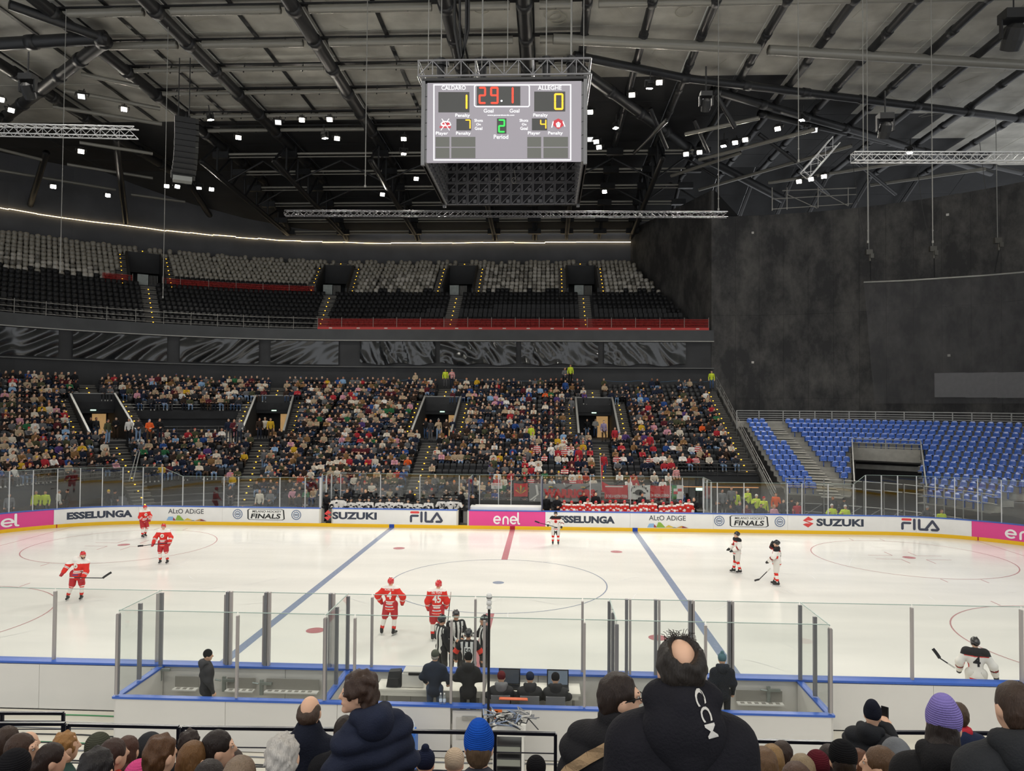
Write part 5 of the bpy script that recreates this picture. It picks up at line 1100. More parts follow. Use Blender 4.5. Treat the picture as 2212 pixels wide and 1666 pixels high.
# outside skin of the near boards
for x in [XL - 3 * k for k in range(1, 5)] + [XRT + 3 * k for k in range(4)]: pbox('board_skin', (x + 1.5, -13.28, .53), (2.992, .06, 1.05), near_pl, boards)
for x in np.arange(XL, XRT - .1, (XRT - XL) / 5): pbox('board_skin', (x + (XRT - XL) / 10, -13.2, .53), ((XRT - XL) / 5 - .01, .06, 1.05), near_pl, boards)
pbox('near_cap', (0, -13.2, 1.1), (42, .2, .05), blue_pl, boards)
GX0, GX1 = float(at(974, 1517, Y=YB)[0]), float(at(1045, 1517, Y=YB)[0])
wall_run(XL, YB, GX0, YB, 3); wall_run(GX1, YB, XRT, YB, 3); wall_run(XL, -13.3, XL, YB, 1); wall_run(XRT, -13.3, XRT, YB, 1); wall_run(XM1, -13.3, XM1, YB, 1); wall_run(XM2, -13.3, XM2, YB, 1)
pbox('box_gate', ((GX0 + GX1) / 2, YB, .5), (GX1 - GX0 - .08, .08, .95), near_pl, boxes); pbox('gate_cap', ((GX0 + GX1) / 2, YB, 1.07), (GX1 - GX0, .2, .045), blue_pl, boxes)
pbox('gate_panel', ((GX0 + GX1) / 2, YB - .05, .62), (GX1 - GX0 - .25, .02, .45), mat('gate_inset', '#c4c1b9', .5), boxes)
pbox('gate_window', ((GX0 + GX1) / 2 + .05, YB - .07, .83), (.3, .03, .08), steel, boxes)
MB().span(XL, XRT, YB, -13.3, -.01, .04).build('box_floor', mat('rubber_mat', '#a8a59c', .7), boxes)
# bottle shelves let into the boards, seen inside the boxes
shelf_d = mat('recess_shade', '#8f8c84', .6); white_b = mat('bottle_holder', '#dedcd5', .5)
for px0, px1 in ((379, 430), (492, 552), (576, 690), (1590, 1689), (745, 830)):
    a, b_ = at(px0, 1475, Y=-13.33)[0], at(px1, 1475, Y=-13.33)[0]
    pbox('shelf_recess', ((a + b_) / 2, -13.34, .74), (b_ - a, .02, .26), shelf_d, boxes); pbox('bottle_shelf', ((a + b_) / 2, -13.42, .6), (b_ - a, .18, .03), white_b, boxes)
    for k in range(max(2, int((b_ - a) / .16))): pbox('holder_hole', (a + .12 + k * .16, -13.43, .618), (.09, .09, .006), shelf_d, boxes)
latch_m = mat('gate_latch', '#9aa19c', .35, .6)
for px, py in ((484, 1478), (565, 1485), (1660, 1500), (346, 1455)):
    p = at(px, py, Y=-13.36); MB().box(p, (.08, .05, .35)).box(p + np.array((.12, -.03, .1)), (.28, .05, .06)).tube(p + np.array((-.05, -.05, .1)), p + np.array((-.2, -.05, .12)), .02, 6).build('gate_latch', latch_m, boxes)
# glass of the near side
near_post = mat('near_post', '#a8a29f', .4, .1)
fx = [-20.0, -17.6, -15.1, -12.6, float(at(123, 1440, Y=-13)[0]), float(at(344, 1445, Y=-13)[0]), float(at(490, 1448, Y=-13)[0]), float(at(573, 1448, Y=-13)[0]), float(at(805, 1450, Y=-13)[0]), float(at(1027, 1453, Y=-13)[0]), float(at(1257, 1457, Y=-13)[0]), float(at(1490, 1462, Y=-13)[0]), float(at(1575, 1464, Y=-13)[0]), float(at(1724, 1468, Y=-13)[0]), float(at(1965, 1475, Y=-13)[0]), float(at(2200, 1480, Y=-13)[0]), 15.4, 17.9, 20.4]
pane_line((fx[0], -13.12), (fx[-1], -13.12), 1, 1.12, 2.84, boards, pane_m, near_post, .055, cutlist=[(x - fx[0]) / (fx[-1] - fx[0]) for x in fx])
for px in (490, 573, 1490, 1575, 682 + 30, 1353, 1416):   # dark double posts at the gates
    x = float(at(px, 1440, Y=-13.2)[0]); pbox('gate_glass_post', (x, -13.2, 2.0), (.07, .1, 1.75), alu_dark, boxes); pbox('gate_glass_post', (x + .085, -13.2, 2.0), (.045, .1, 1.75), near_post, boxes)
bx_ = [XL, float(at(511, 1510, Y=YB)[0]), XM1, float(at(765, 1510, Y=YB)[0]), GX0, GX1, float(at(1262, 1522, Y=YB)[0]), XM2 + .5, float(at(1524, 1528, Y=YB)[0]), XRT]
pane_line((XL, YB), (XRT, YB), 1, 1.12, 2.92, boxes, pane_m, near_post, .05, cutlist=[(x - XL) / (XRT - XL) for x in (XL, bx_[1], XM1, bx_[3], GX0, GX1, bx_[6], bx_[8], XRT)])
for x in (XL, XRT, XM1, XM2): pane_line((x, -13.3), (x, YB), 1, 1.12, 2.9, boxes, pane_m, alu_dark, .06, cutlist=[0, .52, 1])
# things of the officials' box
TY = -13.75
tb = thing('scorer_table', 'long white folding table along the boards in the officials box', 'table', (.2, TY, 0)); tb_m = mat('table_white', '#e2ded2', .5); leg_m = mat('table_leg', '#9b9890', .4, .5)
for i, (a, b_) in enumerate(((-1.9, .55), (.6, 2.75))):
    pbox('tabletop', ((a + b_) / 2, TY, .74), (b_ - a, .62, .05), tb_m, tb); pbox('table_apron', ((a + b_) / 2, TY - .29, .67), (b_ - a - .1, .03, .1), tb_m, tb)
    for x in (a + .15, b_ - .15):
        for dy in (-.25, .25): pbar('leg', (x, TY + dy, .0), (x, TY + dy, .72), .04, .04, leg_m, tb)
def laptop(px, py, label, scr_col, w_=.42):
    p = at(px, py, Y=TY + .05); T = thing('laptop', label, 'laptop', (p[0], TY, .77))
    pbox('keyboard', (p[0], TY - .05, .78), (w_, .28, .025), black_steel, T)
    MB().hexa([(p[0] - w_ / 2, TY + .1, .79), (p[0] + w_ / 2, TY + .1, .79), (p[0] + w_ / 2, TY + .12, .79), (p[0] - w_ / 2, TY + .12, .79), (p[0] - w_ / 2, TY + .18, 1.12), (p[0] + w_ / 2, TY + .18, 1.12), (p[0] + w_ / 2, TY + .2, 1.12), (p[0] - w_ / 2, TY + .2, 1.12)]).build('lid', black_steel, T)
    MB().add([(p[0] - w_ * .45, TY + .095, .81), (p[0] + w_ * .45, TY + .095, .81), (p[0] + w_ * .45, TY + .172, 1.1), (p[0] - w_ * .45, TY + .172, 1.1)], [(0, 1, 2, 3)]).build('screen', mat('laptop_screen_' + scr_col[1:], '#202020', .3, emit=scr_col, es=.6), T)
laptop(1100, 1462, 'black laptop with a dark dashboard before the person in the red cap', '#31363c', .5); laptop(1205, 1466, 'black laptop before the hooded person at the table end', '#5c6670', .5)
p = at(895, 1465, Y=TY); T = thing('printer', 'white office printer on the scorer table', 'printer', (p[0], TY, .765)); pbox('body', (p[0], TY, .93), (.5, .4, .3), mat('printer_white', '#dcd9d0', .4), T); pbox('scanner_lid', (p[0], TY, 1.1), (.46, .36, .05), mat('printer_lid', '#c6c4bd', .4), T); pbox('control_panel', (p[0] + .05, TY - .19, 1.08), (.3, .05, .05), black_steel, T)
p = at(852, 1466, Y=TY - .1); tag(MB().hexa([(p[0] - .17, TY - .2, .77), (p[0] + .17, TY - .2, .77), (p[0] + .17, TY + .08, .77), (p[0] - .17, TY + .08, .77), (p[0] - .12, TY - .15, 1.1), (p[0] + .14, TY - .15, 1.12), (p[0] + .14, TY + .05, 1.12), (p[0] - .12, TY + .05, 1.1)]).box((p[0], TY - .22, .9), (.24, .06, .16)).build('rucksack', mat('rucksack_black', '#2a2b2d', .7)), 'black rucksack standing on the scorer table beside the printer', 'rucksack')
for i, px in enumerate((952, 960)):
    p = at(px, 1505, Y=YB); q = (p[0], YB, 1.094); T = thing('water_bottle', 'clear water bottle on the blue ledge, %s the standing man in jeans' % ('nearer', 'further from')[i], 'bottle', q, group='bottles on the ledge')
    MB().lathe([(.028, 0), (.033, .01), (.033, .13), (.028, .16), (.013, .19), (.013, .2)], q, 10).build('bottle', glass('bottle_clear', (.85, .9, .92), .9, .15), T, True); MB().lathe([(.015, .2), (.015, .225)], q, 8).build('cap', white_ink, T); MB().lathe([(.034, .05), (.034, .1)], q, 10).build('sticker', mat('bottle_label', '#c9d4e2', .5), T)
tag(MB().hexa([(*at(1078, 1512, Z=1.1)[:2], 1.097), (*at(1140, 1514, Z=1.1)[:2], 1.097), (*at(1140, 1509, Z=1.1)[:2], 1.097), (*at(1078, 1507, Z=1.1)[:2], 1.097), (*at(1080, 1512, Z=1.1)[:2], 1.112), (*at(1138, 1514, Z=1.1)[:2], 1.112), (*at(1138, 1509, Z=1.1)[:2], 1.112), (*at(1080, 1507, Z=1.1)[:2], 1.112)]).build('orange_cloth', mat('orange_cloth', '#e2704a', .7)), 'orange cloth lying on the blue ledge by the seated officials', 'cloth')
for o in [q for q in COL.objects if q.parent is None and q.name.split('.')[0] in ('scorer_table', 'laptop', 'printer', 'rucksack')]: o.location.z += .2
MB().span(XM1 + .07, XM2 - .07, YB + .07, -13.35, .04, .2).build('raised_floor', MATS['rubber_mat'], boxes)
# camera on its mast
mp_ = at(1055, 1515, Y=YB - .12); zt = float(at(1055, 1316, Y=YB - .12)[2]); T = thing('camera_mast', 'white camera head on a tall black mast at the officials box', 'camera', (mp_[0], YB - .12, 0))
ptube('mast', (mp_[0], YB - .12, 0), (mp_[0], YB - .12, zt), .028, black_steel, T, 10)
MB().lathe([(.03, 0), (.05, .01), (.05, .05), (.035, .06), (.035, .08), (.055, .09), (.058, .17), (.04, .18), (.04, .2), (.056, .21), (.06, .3), (.04, .32), (.02, .34)], (mp_[0], YB - .12, zt), 14).build('camera_head', mat('camera_white', '#d6d6d2', .4), T, True); MB().lathe([(.06, .235), (.061, .25)], (mp_[0], YB - .12, zt), 14).build('camera_band', black_steel, T)
# equipment rack with cables
rp = at(1100, 1590, Y=-16.0); T = thing('equipment_rack', 'open equipment rack with tangled cables behind the officials box', 'rack', (rp[0], -16, 0)); rx = float(rp[0])
for dx in (-.28, .28):
    for dy in (-.25, .25): pbar('rack_post', (rx + dx, -16 + dy, 0), (rx + dx, -16 + dy, 1.0), .05, .05, white_b, T)
for z in (.1, .35, .6): pbox('rack_unit', (rx, -16, z + .1), (.5, .45, .17), mat('rack_unit', '#3a3a3c', .4, .3), T); pbox('rack_face', (rx, -16.235, z + .1), (.46, .02, .12), mat('rack_face', '#8d9088', .4, .3), T)
pbox('rack_top', (rx, -16, 1.0), (.66, .56, .05), white_b, T); pbox('junction_box', (rx - .05, -16, 1.09), (.35, .3, .14), white_b, T)
rw = random.Random(9)
cab = [mat('cable_' + n_, c, .5) for n_, c in (('black', '#222326'), ('grey', '#77797c'), ('blue', '#7b8aa3'), ('white', '#c9c7c0'))]
for i in range(14):
    a = np.array((rx + rw.uniform(-.3, .3), -16 + rw.uniform(-.25, .2), 1.14)); P = [a + np.array((rw.uniform(-.06, .06) * t * 8, rw.uniform(-.04, .04) * t * 8, .18 * math.sin(t * 3.1) + rw.uniform(-.02, .02))) for t in np.linspace(0, 1, 9)]
    MB().path(P, .012, 5).build('cable', cab[i % 4], T)
for i in range(3): MB().path([np.array((mp_[0] + .05, YB - .16, 1.12)), np.array((mp_[0] + .12 + .07 * i, YB - .3, .95)), np.array((mp_[0] + .05 + .02 * i, YB - .45, .8)), np.array((rx - .1 + .08 * i, -15.8, 1.15))], .014, 5).build('cable', cab[i], T)
orange = mat('orange_tape', '#f2793a', .6)
tp = at(1069, 1536, Y=YB - .07); tag(MB().box(tp, (.3, .02, .05)).box(tp + np.array((.03, 0, -.08)), (.07, .02, .16)).build('orange_tape', orange), 'strips of orange tape stuck on the white box wall', 'tape')
cp_ = at(973, 1612, Z=.0); tag(MB().lathe([(.17, 0), (.17, .03), (.11, .03), (.02, .42), (.0, .43)], (float(at(973, 1606, Y=-16.4)[0]), -16.4, -.01), 12).build('traffic_cone', orange), 'orange traffic cone behind the front railing', 'cone')
pb = at(890, 1575, Y=-15.7); tag(MB().span(pb[0] - .3, pb[0] + .1, -15.9, -15.55, -.02, .75).span(pb[0] - .27, pb[0] + .07, -15.88, -15.57, .75, .8).build('blue_crate', mat('blue_crate', '#2e6cc0', .4)), 'blue plastic crate of bottles beside the man in the navy puffer', 'crate')
for i in range(5): tag(MB().lathe([(.04, 0), (.04, .14), (.015, .2)], (pb[0] - .2 + .055 * i, -15.75 + .04 * (i % 2), .8), 8).build('crate_bottle', mat('bottle_white', '#d9e4ee', .3)), 'white capped bottle in the blue crate, %s of five' % ORD[i], 'bottle', 'bottles in the blue crate')
# cables and mats on the near floor
for i in range(9):
    y = -13.6 - .35 * i; x0 = -14 + rw.uniform(-2, 2)
    P = [(x0 + t * 1.6, y + rw.uniform(-.06, .06), .0) for t in range(14)]
    tag(MB().path(P, .015, 5).build('floor_cable', cab[(0, 3, 1)[i % 3]] if i % 4 else mat('cable_green', '#3d8a55', .5)), '%s cable lying on the pale floor, %s out from the boards' % (('black', 'white', 'grey')[i % 3] if i % 4 else 'green', ORD[i]), 'cable', 'cables on the near floor')
# ------------------------------------------------------------------ front railings of the near stand
rail_m = mat('rail_navy_black', '#1f1f29', .3, .4)
def front_rail(pts_px, Y, label, bars=4, drop=.95, r=.028):
    P = [at(px, py, Y=Y) for px, py in pts_px]; T = thing('guard_rail', label, 'railing', (P[0][0], Y, P[0][2] - drop))
    for p, q in zip(P[:-1], P[1:]):
        pbar('top_rail', p, q, .045, .038, rail_m, T)
        for k in range(1, bars): ptube('rail_bar', p + np.array((0, 0, -drop * k / bars)), q + np.array((0, 0, -drop * k / bars)), .008, rail_m, T, 6)
    for p in P: pbar('rail_post', p, p + np.array((0, 0, -drop - .5)), .04, .036, rail_m, T)
    return T
front_rail(((-60, 1541), (5, 1541), (137, 1541)), -20.2, 'short black guard rail before the pale floor at the stairs', 3, .35)
front_rail(((-60, 1564), (140, 1564)), -21.4, 'black guard rail section with the curly-haired spectators behind', 4)
front_rail(((148, 1566), (386, 1571)), -21.6, 'black guard rail section before the bald spectator rows', 4)
front_rail(((395, 1572), (640, 1575), (820, 1577)), -21.6, 'black guard rail section behind the man in the navy coat', 4)
front_rail(((880, 1580), (1070, 1583), (1200, 1586)), -21.6, 'black guard rail section behind the blue knitted hat', 4)
front_rail(((1600, 1600), (1845, 1606)), -21.6, 'black guard rail section beside the man in the black hooded jacket', 4)
front_rail(((1850, 1582), (2010, 1583), (2240, 1586)), -21.0, 'black guard rail section by the man filming with a phone', 4)
# ------------------------------------------------------------------ figures: smooth bodies meshed from rounded volumes
def V3(*a): return np.array(a, np.float32)
def sdf_mesh(prims, h=.02, k=.03, disp=None):
    """one continuous surface round a set of volumes. prim: (tag, 'c', a, b, ra, rb) | (tag, 'e', centre, radii[, 3x3]) | (tag, 'b', centre, half, round); a tag of -1 cuts away"""
    lo = np.full(3, 1e9); hi = -lo
    for p in prims:
        if p[0] < 0: continue
        if p[1] == 'c': r = max(p[4], p[5]); a, b_ = np.minimum(p[2], p[3]) - r, np.maximum(p[2], p[3]) + r
        elif p[1] == 'e': r = max(p[3]) if len(p) > 4 else np.array(p[3]); a, b_ = p[2] - r, p[2] + r
        else: a, b_ = p[2] - np.array(p[3]) - p[4], p[2] + np.array(p[3]) + p[4]
        lo = np.minimum(lo, a); hi = np.maximum(hi, b_)
    lo = lo - 3 * h; n = np.ceil((hi + 3 * h - lo) / h).astype(int) + 1
    ax = [(lo[i] + h * np.arange(n[i])).astype(np.float32) for i in range(3)]
    F = np.full(tuple(n), 1.0, np.float32); Rw = np.full(tuple(n), 9.0, np.float32); Tg = np.zeros(tuple(n), np.int16)
    for p in prims:
        mg = k + 3 * h
        if p[1] == 'c': r = max(p[4], p[5]); a, b_ = np.minimum(p[2], p[3]) - r - mg, np.maximum(p[2], p[3]) + r + mg
        elif p[1] == 'e': r = max(p[3]) if len(p) > 4 else np.array(p[3]); a, b_ = p[2] - r - mg, p[2] + r + mg
        else: a, b_ = p[2] - np.array(p[3]) - p[4] - mg, p[2] + np.array(p[3]) + p[4] + mg
        i0 = np.clip(((a - lo) / h).astype(int), 0, n - 1); i1 = np.clip(((b_ - lo) / h).astype(int) + 2, 1, n)
        if (i1 <= i0).any(): continue
        S = tuple(slice(i0[i], i1[i]) for i in range(3)); X, Y, Z = np.meshgrid(*(ax[i][S[i]] for i in range(3)), indexing='ij', sparse=True)
        if p[1] == 'c':
            A, B = p[2], p[3]; d = B - A; L = float(d @ d) + 1e-9; t = np.clip(((X - A[0]) * d[0] + (Y - A[1]) * d[1] + (Z - A[2]) * d[2]) / L, 0, 1)
            D = np.sqrt((X - A[0] - t * d[0]) ** 2 + (Y - A[1] - t * d[1]) ** 2 + (Z - A[2] - t * d[2]) ** 2) - (p[4] + (p[5] - p[4]) * t)
        elif p[1] == 'e':
            x, y, z = X - p[2][0], Y - p[2][1], Z - p[2][2]
            if len(p) > 4: R = p[4]; x, y, z = R[0][0] * x + R[1][0] * y + R[2][0] * z, R[0][1] * x + R[1][1] * y + R[2][1] * z, R[0][2] * x + R[1][2] * y + R[2][2] * z
            r = p[3]; k0 = np.sqrt((x / r[0]) ** 2 + (y / r[1]) ** 2 + (z / r[2]) ** 2); k1 = np.sqrt((x / r[0] ** 2) ** 2 + (y / r[1] ** 2) ** 2 + (z / r[2] ** 2) ** 2) + 1e-6; D = k0 * (k0 - 1) / k1
        else:
            x, y, z = np.abs(X - p[2][0]) - p[3][0], np.abs(Y - p[2][1]) - p[3][1], np.abs(Z - p[2][2]) - p[3][2]
            D = np.sqrt(np.maximum(x, 0) ** 2 + np.maximum(y, 0) ** 2 + np.maximum(z, 0) ** 2) + np.minimum(np.maximum(x, np.maximum(y, z)), 0) - p[4]
        f = F[S]
        if p[0] < 0: F[S] = np.maximum(f, -D); continue
        q = np.maximum(k - np.abs(f - D), 0) / k; F[S] = np.minimum(f, D) - q * q * k * .25
        rw = Rw[S]; m = D < rw; rw[m] = D[m] if D.shape == m.shape else np.broadcast_to(D, m.shape)[m]; Tg[S][m] = p[0]
    if disp is not None:
        X, Y, Z = np.meshgrid(*ax, indexing='ij', sparse=True); F = F + disp(X, Y, Z)
    ins = F < 0; c = [ins[i:n[0] - 1 + i, j:n[1] - 1 + j, l:n[2] - 1 + l] for i in (0, 1) for j in (0, 1) for l in (0, 1)]
    sm = sum(x.astype(np.int8) for x in c); act = (sm > 0) & (sm < 8); idx = np.full(act.shape, -1, np.int32); cells = np.argwhere(act); idx[act] = np.arange(len(cells))
    acc = np.zeros((len(cells), 3), np.float32); cnt = np.zeros((len(cells), 1), np.float32)
    cor = [(i, j, l) for i in (0, 1) for j in (0, 1) for l in (0, 1)]; vals = [F[cells[:, 0] + i, cells[:, 1] + j, cells[:, 2] + l] for i, j, l in cor]
    for a in range(8):
        for b_ in range(a + 1, 8):
            d = np.array(cor[b_]) - np.array(cor[a])
            if np.abs(d).sum() != 1: continue
            fa, fb = vals[a], vals[b_]; m = (fa < 0) != (fb < 0); t = np.where(m, fa / np.where(m, fa - fb, 1), 0)
            acc += np.where(m[:, None], np.array(cor[a], np.float32) + t[:, None] * d, 0); cnt += m[:, None]
    v = (cells + acc / np.maximum(cnt, 1)) * h + lo; tv = Tg[cells[:, 0], cells[:, 1], cells[:, 2]]
    Q = []
    for e in range(3):
        u, w_ = [(1, 2), (2, 0), (0, 1)][e]; sl0 = [slice(None)] * 3; sl1 = [slice(None)] * 3; sl0[e] = slice(0, n[e] - 1); sl1[e] = slice(1, n[e])
        s0, s1 = ins[tuple(sl0)], ins[tuple(sl1)]; g = np.argwhere(s0 != s1); g = g[(g[:, u] > 0) & (g[:, w_] > 0) & (g[:, u] < n[u] - 1) & (g[:, w_] < n[w_] - 1)]
        flip = s0[g[:, 0], g[:, 1], g[:, 2]]; du = np.zeros(3, int); du[u] = 1; dw = np.zeros(3, int); dw[w_] = 1
        q = np.stack([idx[tuple((g - du - dw).T)], idx[tuple((g - dw).T)], idx[tuple(g.T)], idx[tuple((g - du).T)]], 1); q[~flip] = q[~flip][:, ::-1]; Q.append(q)
    Q = np.concatenate(Q); Q = Q[(Q >= 0).all(1)]
    return v, Q, tv[Q[:, 0]]
def sdf_obj(name, prims, mats, parent=None, h=.02, k=.03, M=None, disp=None, recolor=None):
    v, q, t = sdf_mesh(prims, h, k, disp)
    if recolor is not None: t = recolor(v[q].mean(1), t)
    return place(arr_mesh(name, v, q, t, mats), name, parent, M)
def rot3(ax_, a):
    c, s = math.cos(a), math.sin(a); return np.array({'x': ((1, 0, 0), (0, c, -s), (0, s, c)), 'y': ((c, 0, s), (0, 1, 0), (-s, 0, c)), 'z': ((c, -s, 0), (s, c, 0), (0, 0, 1))}[ax_], np.float32)
def stand_pose(**o):
    J = dict(pel=V3(0, 0, .95), che=V3(0, 0, 1.27), nec=V3(0, .01, 1.5), hed=V3(0, -.015, 1.645), shL=V3(.185, .01, 1.42), elL=V3(.25, .03, 1.14), haL=V3(.25, -.08, .88), shR=V3(-.185, .01, 1.42), elR=V3(-.25, .03, 1.14), haR=V3(-.25, -.08, .88),
             hiL=V3(.1, 0, .93), knL=V3(.115, -.02, .5), anL=V3(.12, .02, .09), hiR=V3(-.1, 0, .93), knR=V3(-.115, -.02, .5), anR=V3(-.12, .02, .09), yaw=0.0, nod=0.0); J.update({k: (V3(*v) if hasattr(v, '__len__') else v) for k, v in o.items()}); return J
def sit_pose(**o):
    J = dict(pel=V3(0, .04, .53), che=V3(0, .02, .84), nec=V3(0, .0, 1.06), hed=V3(0, -.04, 1.2), shL=V3(.185, .02, .98), elL=V3(.25, -.04, .72), haL=V3(.08, -.27, .63), shR=V3(-.185, .02, .98), elR=V3(-.25, -.04, .72), haR=V3(-.08, -.27, .63),
             hiL=V3(.1, .0, .52), knL=V3(.13, -.4, .52), anL=V3(.13, -.38, .09), hiR=V3(-.1, .0, .52), knR=V3(-.13, -.4, .52), anR=V3(-.13, -.38, .09), yaw=0.0, nod=0.0); J.update({k: (V3(*v) if hasattr(v, '__len__') else v) for k, v in o.items()}); return J
def hr(J): return rot3('z', J['yaw']) @ rot3('x', J['nod'])
def head_prims(J, t=0, fine=False, ears=True):
    H, R = J['hed'], hr(J); P = [(t, 'e', H, (.074, .092, .112), R), (t, 'e', H + R @ V3(0, -.03, -.055), (.055, .058, .065), R), (t, 'c', J['nec'] - V3(0, 0, .06), H + R @ V3(0, .02, -.06), .057, .053)]
    P += [(t, 'c', H + R @ V3(0, -.088, .01), H + R @ V3(0, -.108, -.022), .011, .016)]
    if ears: P += [(t, 'e', H + R @ V3(s * .077, .012, -.01), (.012, .022, .032), R) for s in (-1, 1)]
    if fine: P += [(t, 'e', H + R @ V3(0, -.075, -.1), (.03, .028, .024), R)] + [(t, 'e', H + R @ V3(s * .032, -.078, .03), (.03, .018, .012), R) for s in (-1, 1)] + [(t, 'c', H + R @ V3(-.02, -.09, -.055), H + R @ V3(.02, -.09, -.055), .009, .009)]
    return P
def hand_prims(w_, d, t=0, s=1, grip=0.6):
    """palm and five fingers from wrist w_ along d"""
    d = d / np.linalg.norm(d); up = V3(0, 0, 1) if abs(d[2]) < .9 else V3(0, 1, 0); x = np.cross(d, up); x /= np.linalg.norm(x); y = np.cross(x, d); P = [(t, 'e', w_ + d * .045, (.042, .042, .042)), (t, 'c', w_ + d * .02, w_ + d * .08, .026, .032)]
    for i, L in enumerate((.03, .036, .034, .026)):
        b_ = w_ + d * .085 + x * (i - 1.5) * .021; m = b_ + d * L - y * .006; e = m + (d * (1 - grip) - y * grip) * L; P += [(t, 'c', b_, m, .0105, .0095), (t, 'c', m, e, .0095, .008)]
    b_ = w_ + d * .03 - x * s * .034; P += [(t, 'c', b_, b_ + d * .035 - x * s * .022, .013, .011), (t, 'c', b_ + d * .035 - x * s * .022, b_ + d * .062 - x * s * .022, .011, .009)]
    return P
def body_prims(J, t=0, fine=False, hands=True):
    P = head_prims(J, t, fine) + [(t, 'c', J['pel'], J['che'], .1, .11), (t, 'c', J['che'], J['nec'], .11, .05), (t, 'c', J['shL'], J['shR'], .06, .06)]
    for s in 'LR':
        P += [(t, 'c', J['sh' + s], J['el' + s], .05, .04), (t, 'c', J['el' + s], J['ha' + s], .038, .027), (t, 'c', J['hi' + s], J['kn' + s], .075, .05), (t, 'c', J['kn' + s], J['an' + s], .048, .035), (t, 'c', J['an' + s], J['an' + s] + V3(0, -.12, -.05), .035, .03)]
        if hands: P += hand_prims(J['ha' + s], J['ha' + s] - J['el' + s], t, 1 if s == 'L' else -1) if fine else [(t, 'e', J['ha' + s] + (J['ha' + s] - J['el' + s]) * .2, (.042, .045, .05))]
    return P
def top_prims(J, t=0, b=1.0, arm=1.0, hem=.0, sho=1.0):
    """jacket, sweater or jersey"""
    P = [(t, 'c', J['pel'] + V3(0, 0, hem), J['che'] - V3(0, 0, .05), .135 * b, .135 * b), (t, 'e', J['che'] + V3(0, 0, .02), (.185 * b, .13 * b, .2)), (t, 'c', J['shL'] - V3(.02, 0, .0), J['shR'] + V3(.02, 0, .0), .078 * sho, .078 * sho), (t, 'c', J['che'] + V3(0, 0, .1), J['nec'] - V3(0, 0, .02), .1, .066),
         (t, 'e', J['pel'] + V3(0, 0, hem), (.165 * b, .13 * b, .1))]
    for s in 'LR': P += [(t, 'c', J['sh' + s], J['el' + s], .073 * arm, .06 * arm), (t, 'c', J['el' + s], J['ha' + s], .06 * arm, .044 * arm)]
    return P
def leg_prims(J, t=0, b=1.0):
    P = [(t, 'c', J['hiL'], J['hiR'], .1 * b, .1 * b)]
    for s in 'LR': P += [(t, 'c', J['hi' + s], J['kn' + s], .092 * b, .068 * b), (t, 'c', J['kn' + s], J['an' + s], .066 * b, .052 * b)]
    return P
def shoe_prims(J, t=0, yaw=0.0):
    R = rot3('z', yaw); P = []
    for s in 'LR': P += [(t, 'c', J['an' + s] + R @ V3(0, .04, -.035), J['an' + s] + R @ V3(0, -.15, -.05), .045, .036), (t, 'c', J['an' + s], J['an' + s] + V3(0, 0, -.04), .045, .045)]
    return P
def hair_prims(J, t=0, kind='short'):
    H, R = J['hed'], hr(J); g = lambda *a: H + R @ V3(*a)
    P = [(t, 'e', g(0, .012, .028), (.083, .097, .098), R), (t, 'e', g(0, .05, -.02), (.074, .058, .08), R)]
    if kind == 'bob': P += [(t, 'e', g(0, .045, -.06), (.09, .065, .1), R)]
    if kind == 'long': P += [(t, 'e', g(0, .05, -.08), (.09, .06, .13), R), (t, 'c', g(0, .07, -.1), g(0, .085, -.25), .075, .045)]
    if kind == 'curly': P += [(t, 'e', g(0, .025, .05), (.1, .112, .1), R), (t, 'e', g(0, .075, -.04), (.092, .06, .1), R), (t, 'e', g(.06, -.01, .03), (.045, .07, .06), R), (t, 'e', g(-.06, -.01, .03), (.045, .07, .06), R)]
    if kind == 'bun': P += [(t, 'e', g(0, .1, -.02), (.05, .045, .045), R)]
    if kind == 'pony': P += [(t, 'c', g(0, .1, .0), g(0, .13, -.17), .032, .022)]
    return P
def hat_prims(J, t=0, kind='beanie'):
    H, R = J['hed'], hr(J); g = lambda *a: H + R @ V3(*a)
    P = [(t, 'e', g(0, .008, .05), (.088, .102, .095), R), (t, 'c', g(0, .01, .03), g(0, .008, .06), .088, .088)]
    if kind == 'pompom': P += [(t, 'e', g(0, .02, .165), (.04, .04, .04))]
    if kind == 'cap': P += [(t, 'e', g(0, -.1, .045), (.07, .07, .012), R)]
    if kind == 'tall': P += [(t, 'e', g(0, .03, .11), (.07, .08, .08), R)]
    return P
def plain(name, c, rough=.8, **k): return mat('cloth_' + name.replace(' ', '_'), c, rough, spec=.25, **k)
SKIN = [mat('skin_%d' % i, c, .55, spec=.35) for i, c in enumerate(('#e3b596', '#d7a182', '#c98f70', '#eac3a6', '#8f5d45'))]
HAIRS = [('dark brown hair', mat('hair_dark', '#2a1f19', .6)), ('brown hair', mat('hair_brown', '#4a3424', .6)), ('black hair', mat('hair_black', '#151415', .55)), ('blond hair', mat('hair_blond', '#a98455', .6)), ('grey hair', mat('hair_grey', '#8d8a84', .6)), ('auburn hair', mat('hair_auburn', '#5d3421', .6))]
HATS = [('black beanie', '#1a1a1c'), ('grey beanie', '#7b7b7a'), ('white beanie', '#e0dcd2'), ('navy beanie', '#20294a'), ('red beanie', '#b8262c'), ('yellow beanie', '#d9b13a'), ('blue beanie', '#3f6fb5'), ('beige beanie', '#b9a184'), ('orange beanie', '#d77a2e')]
HATS = [(n_, plain(n_, c, .9)) for n_, c in HATS]
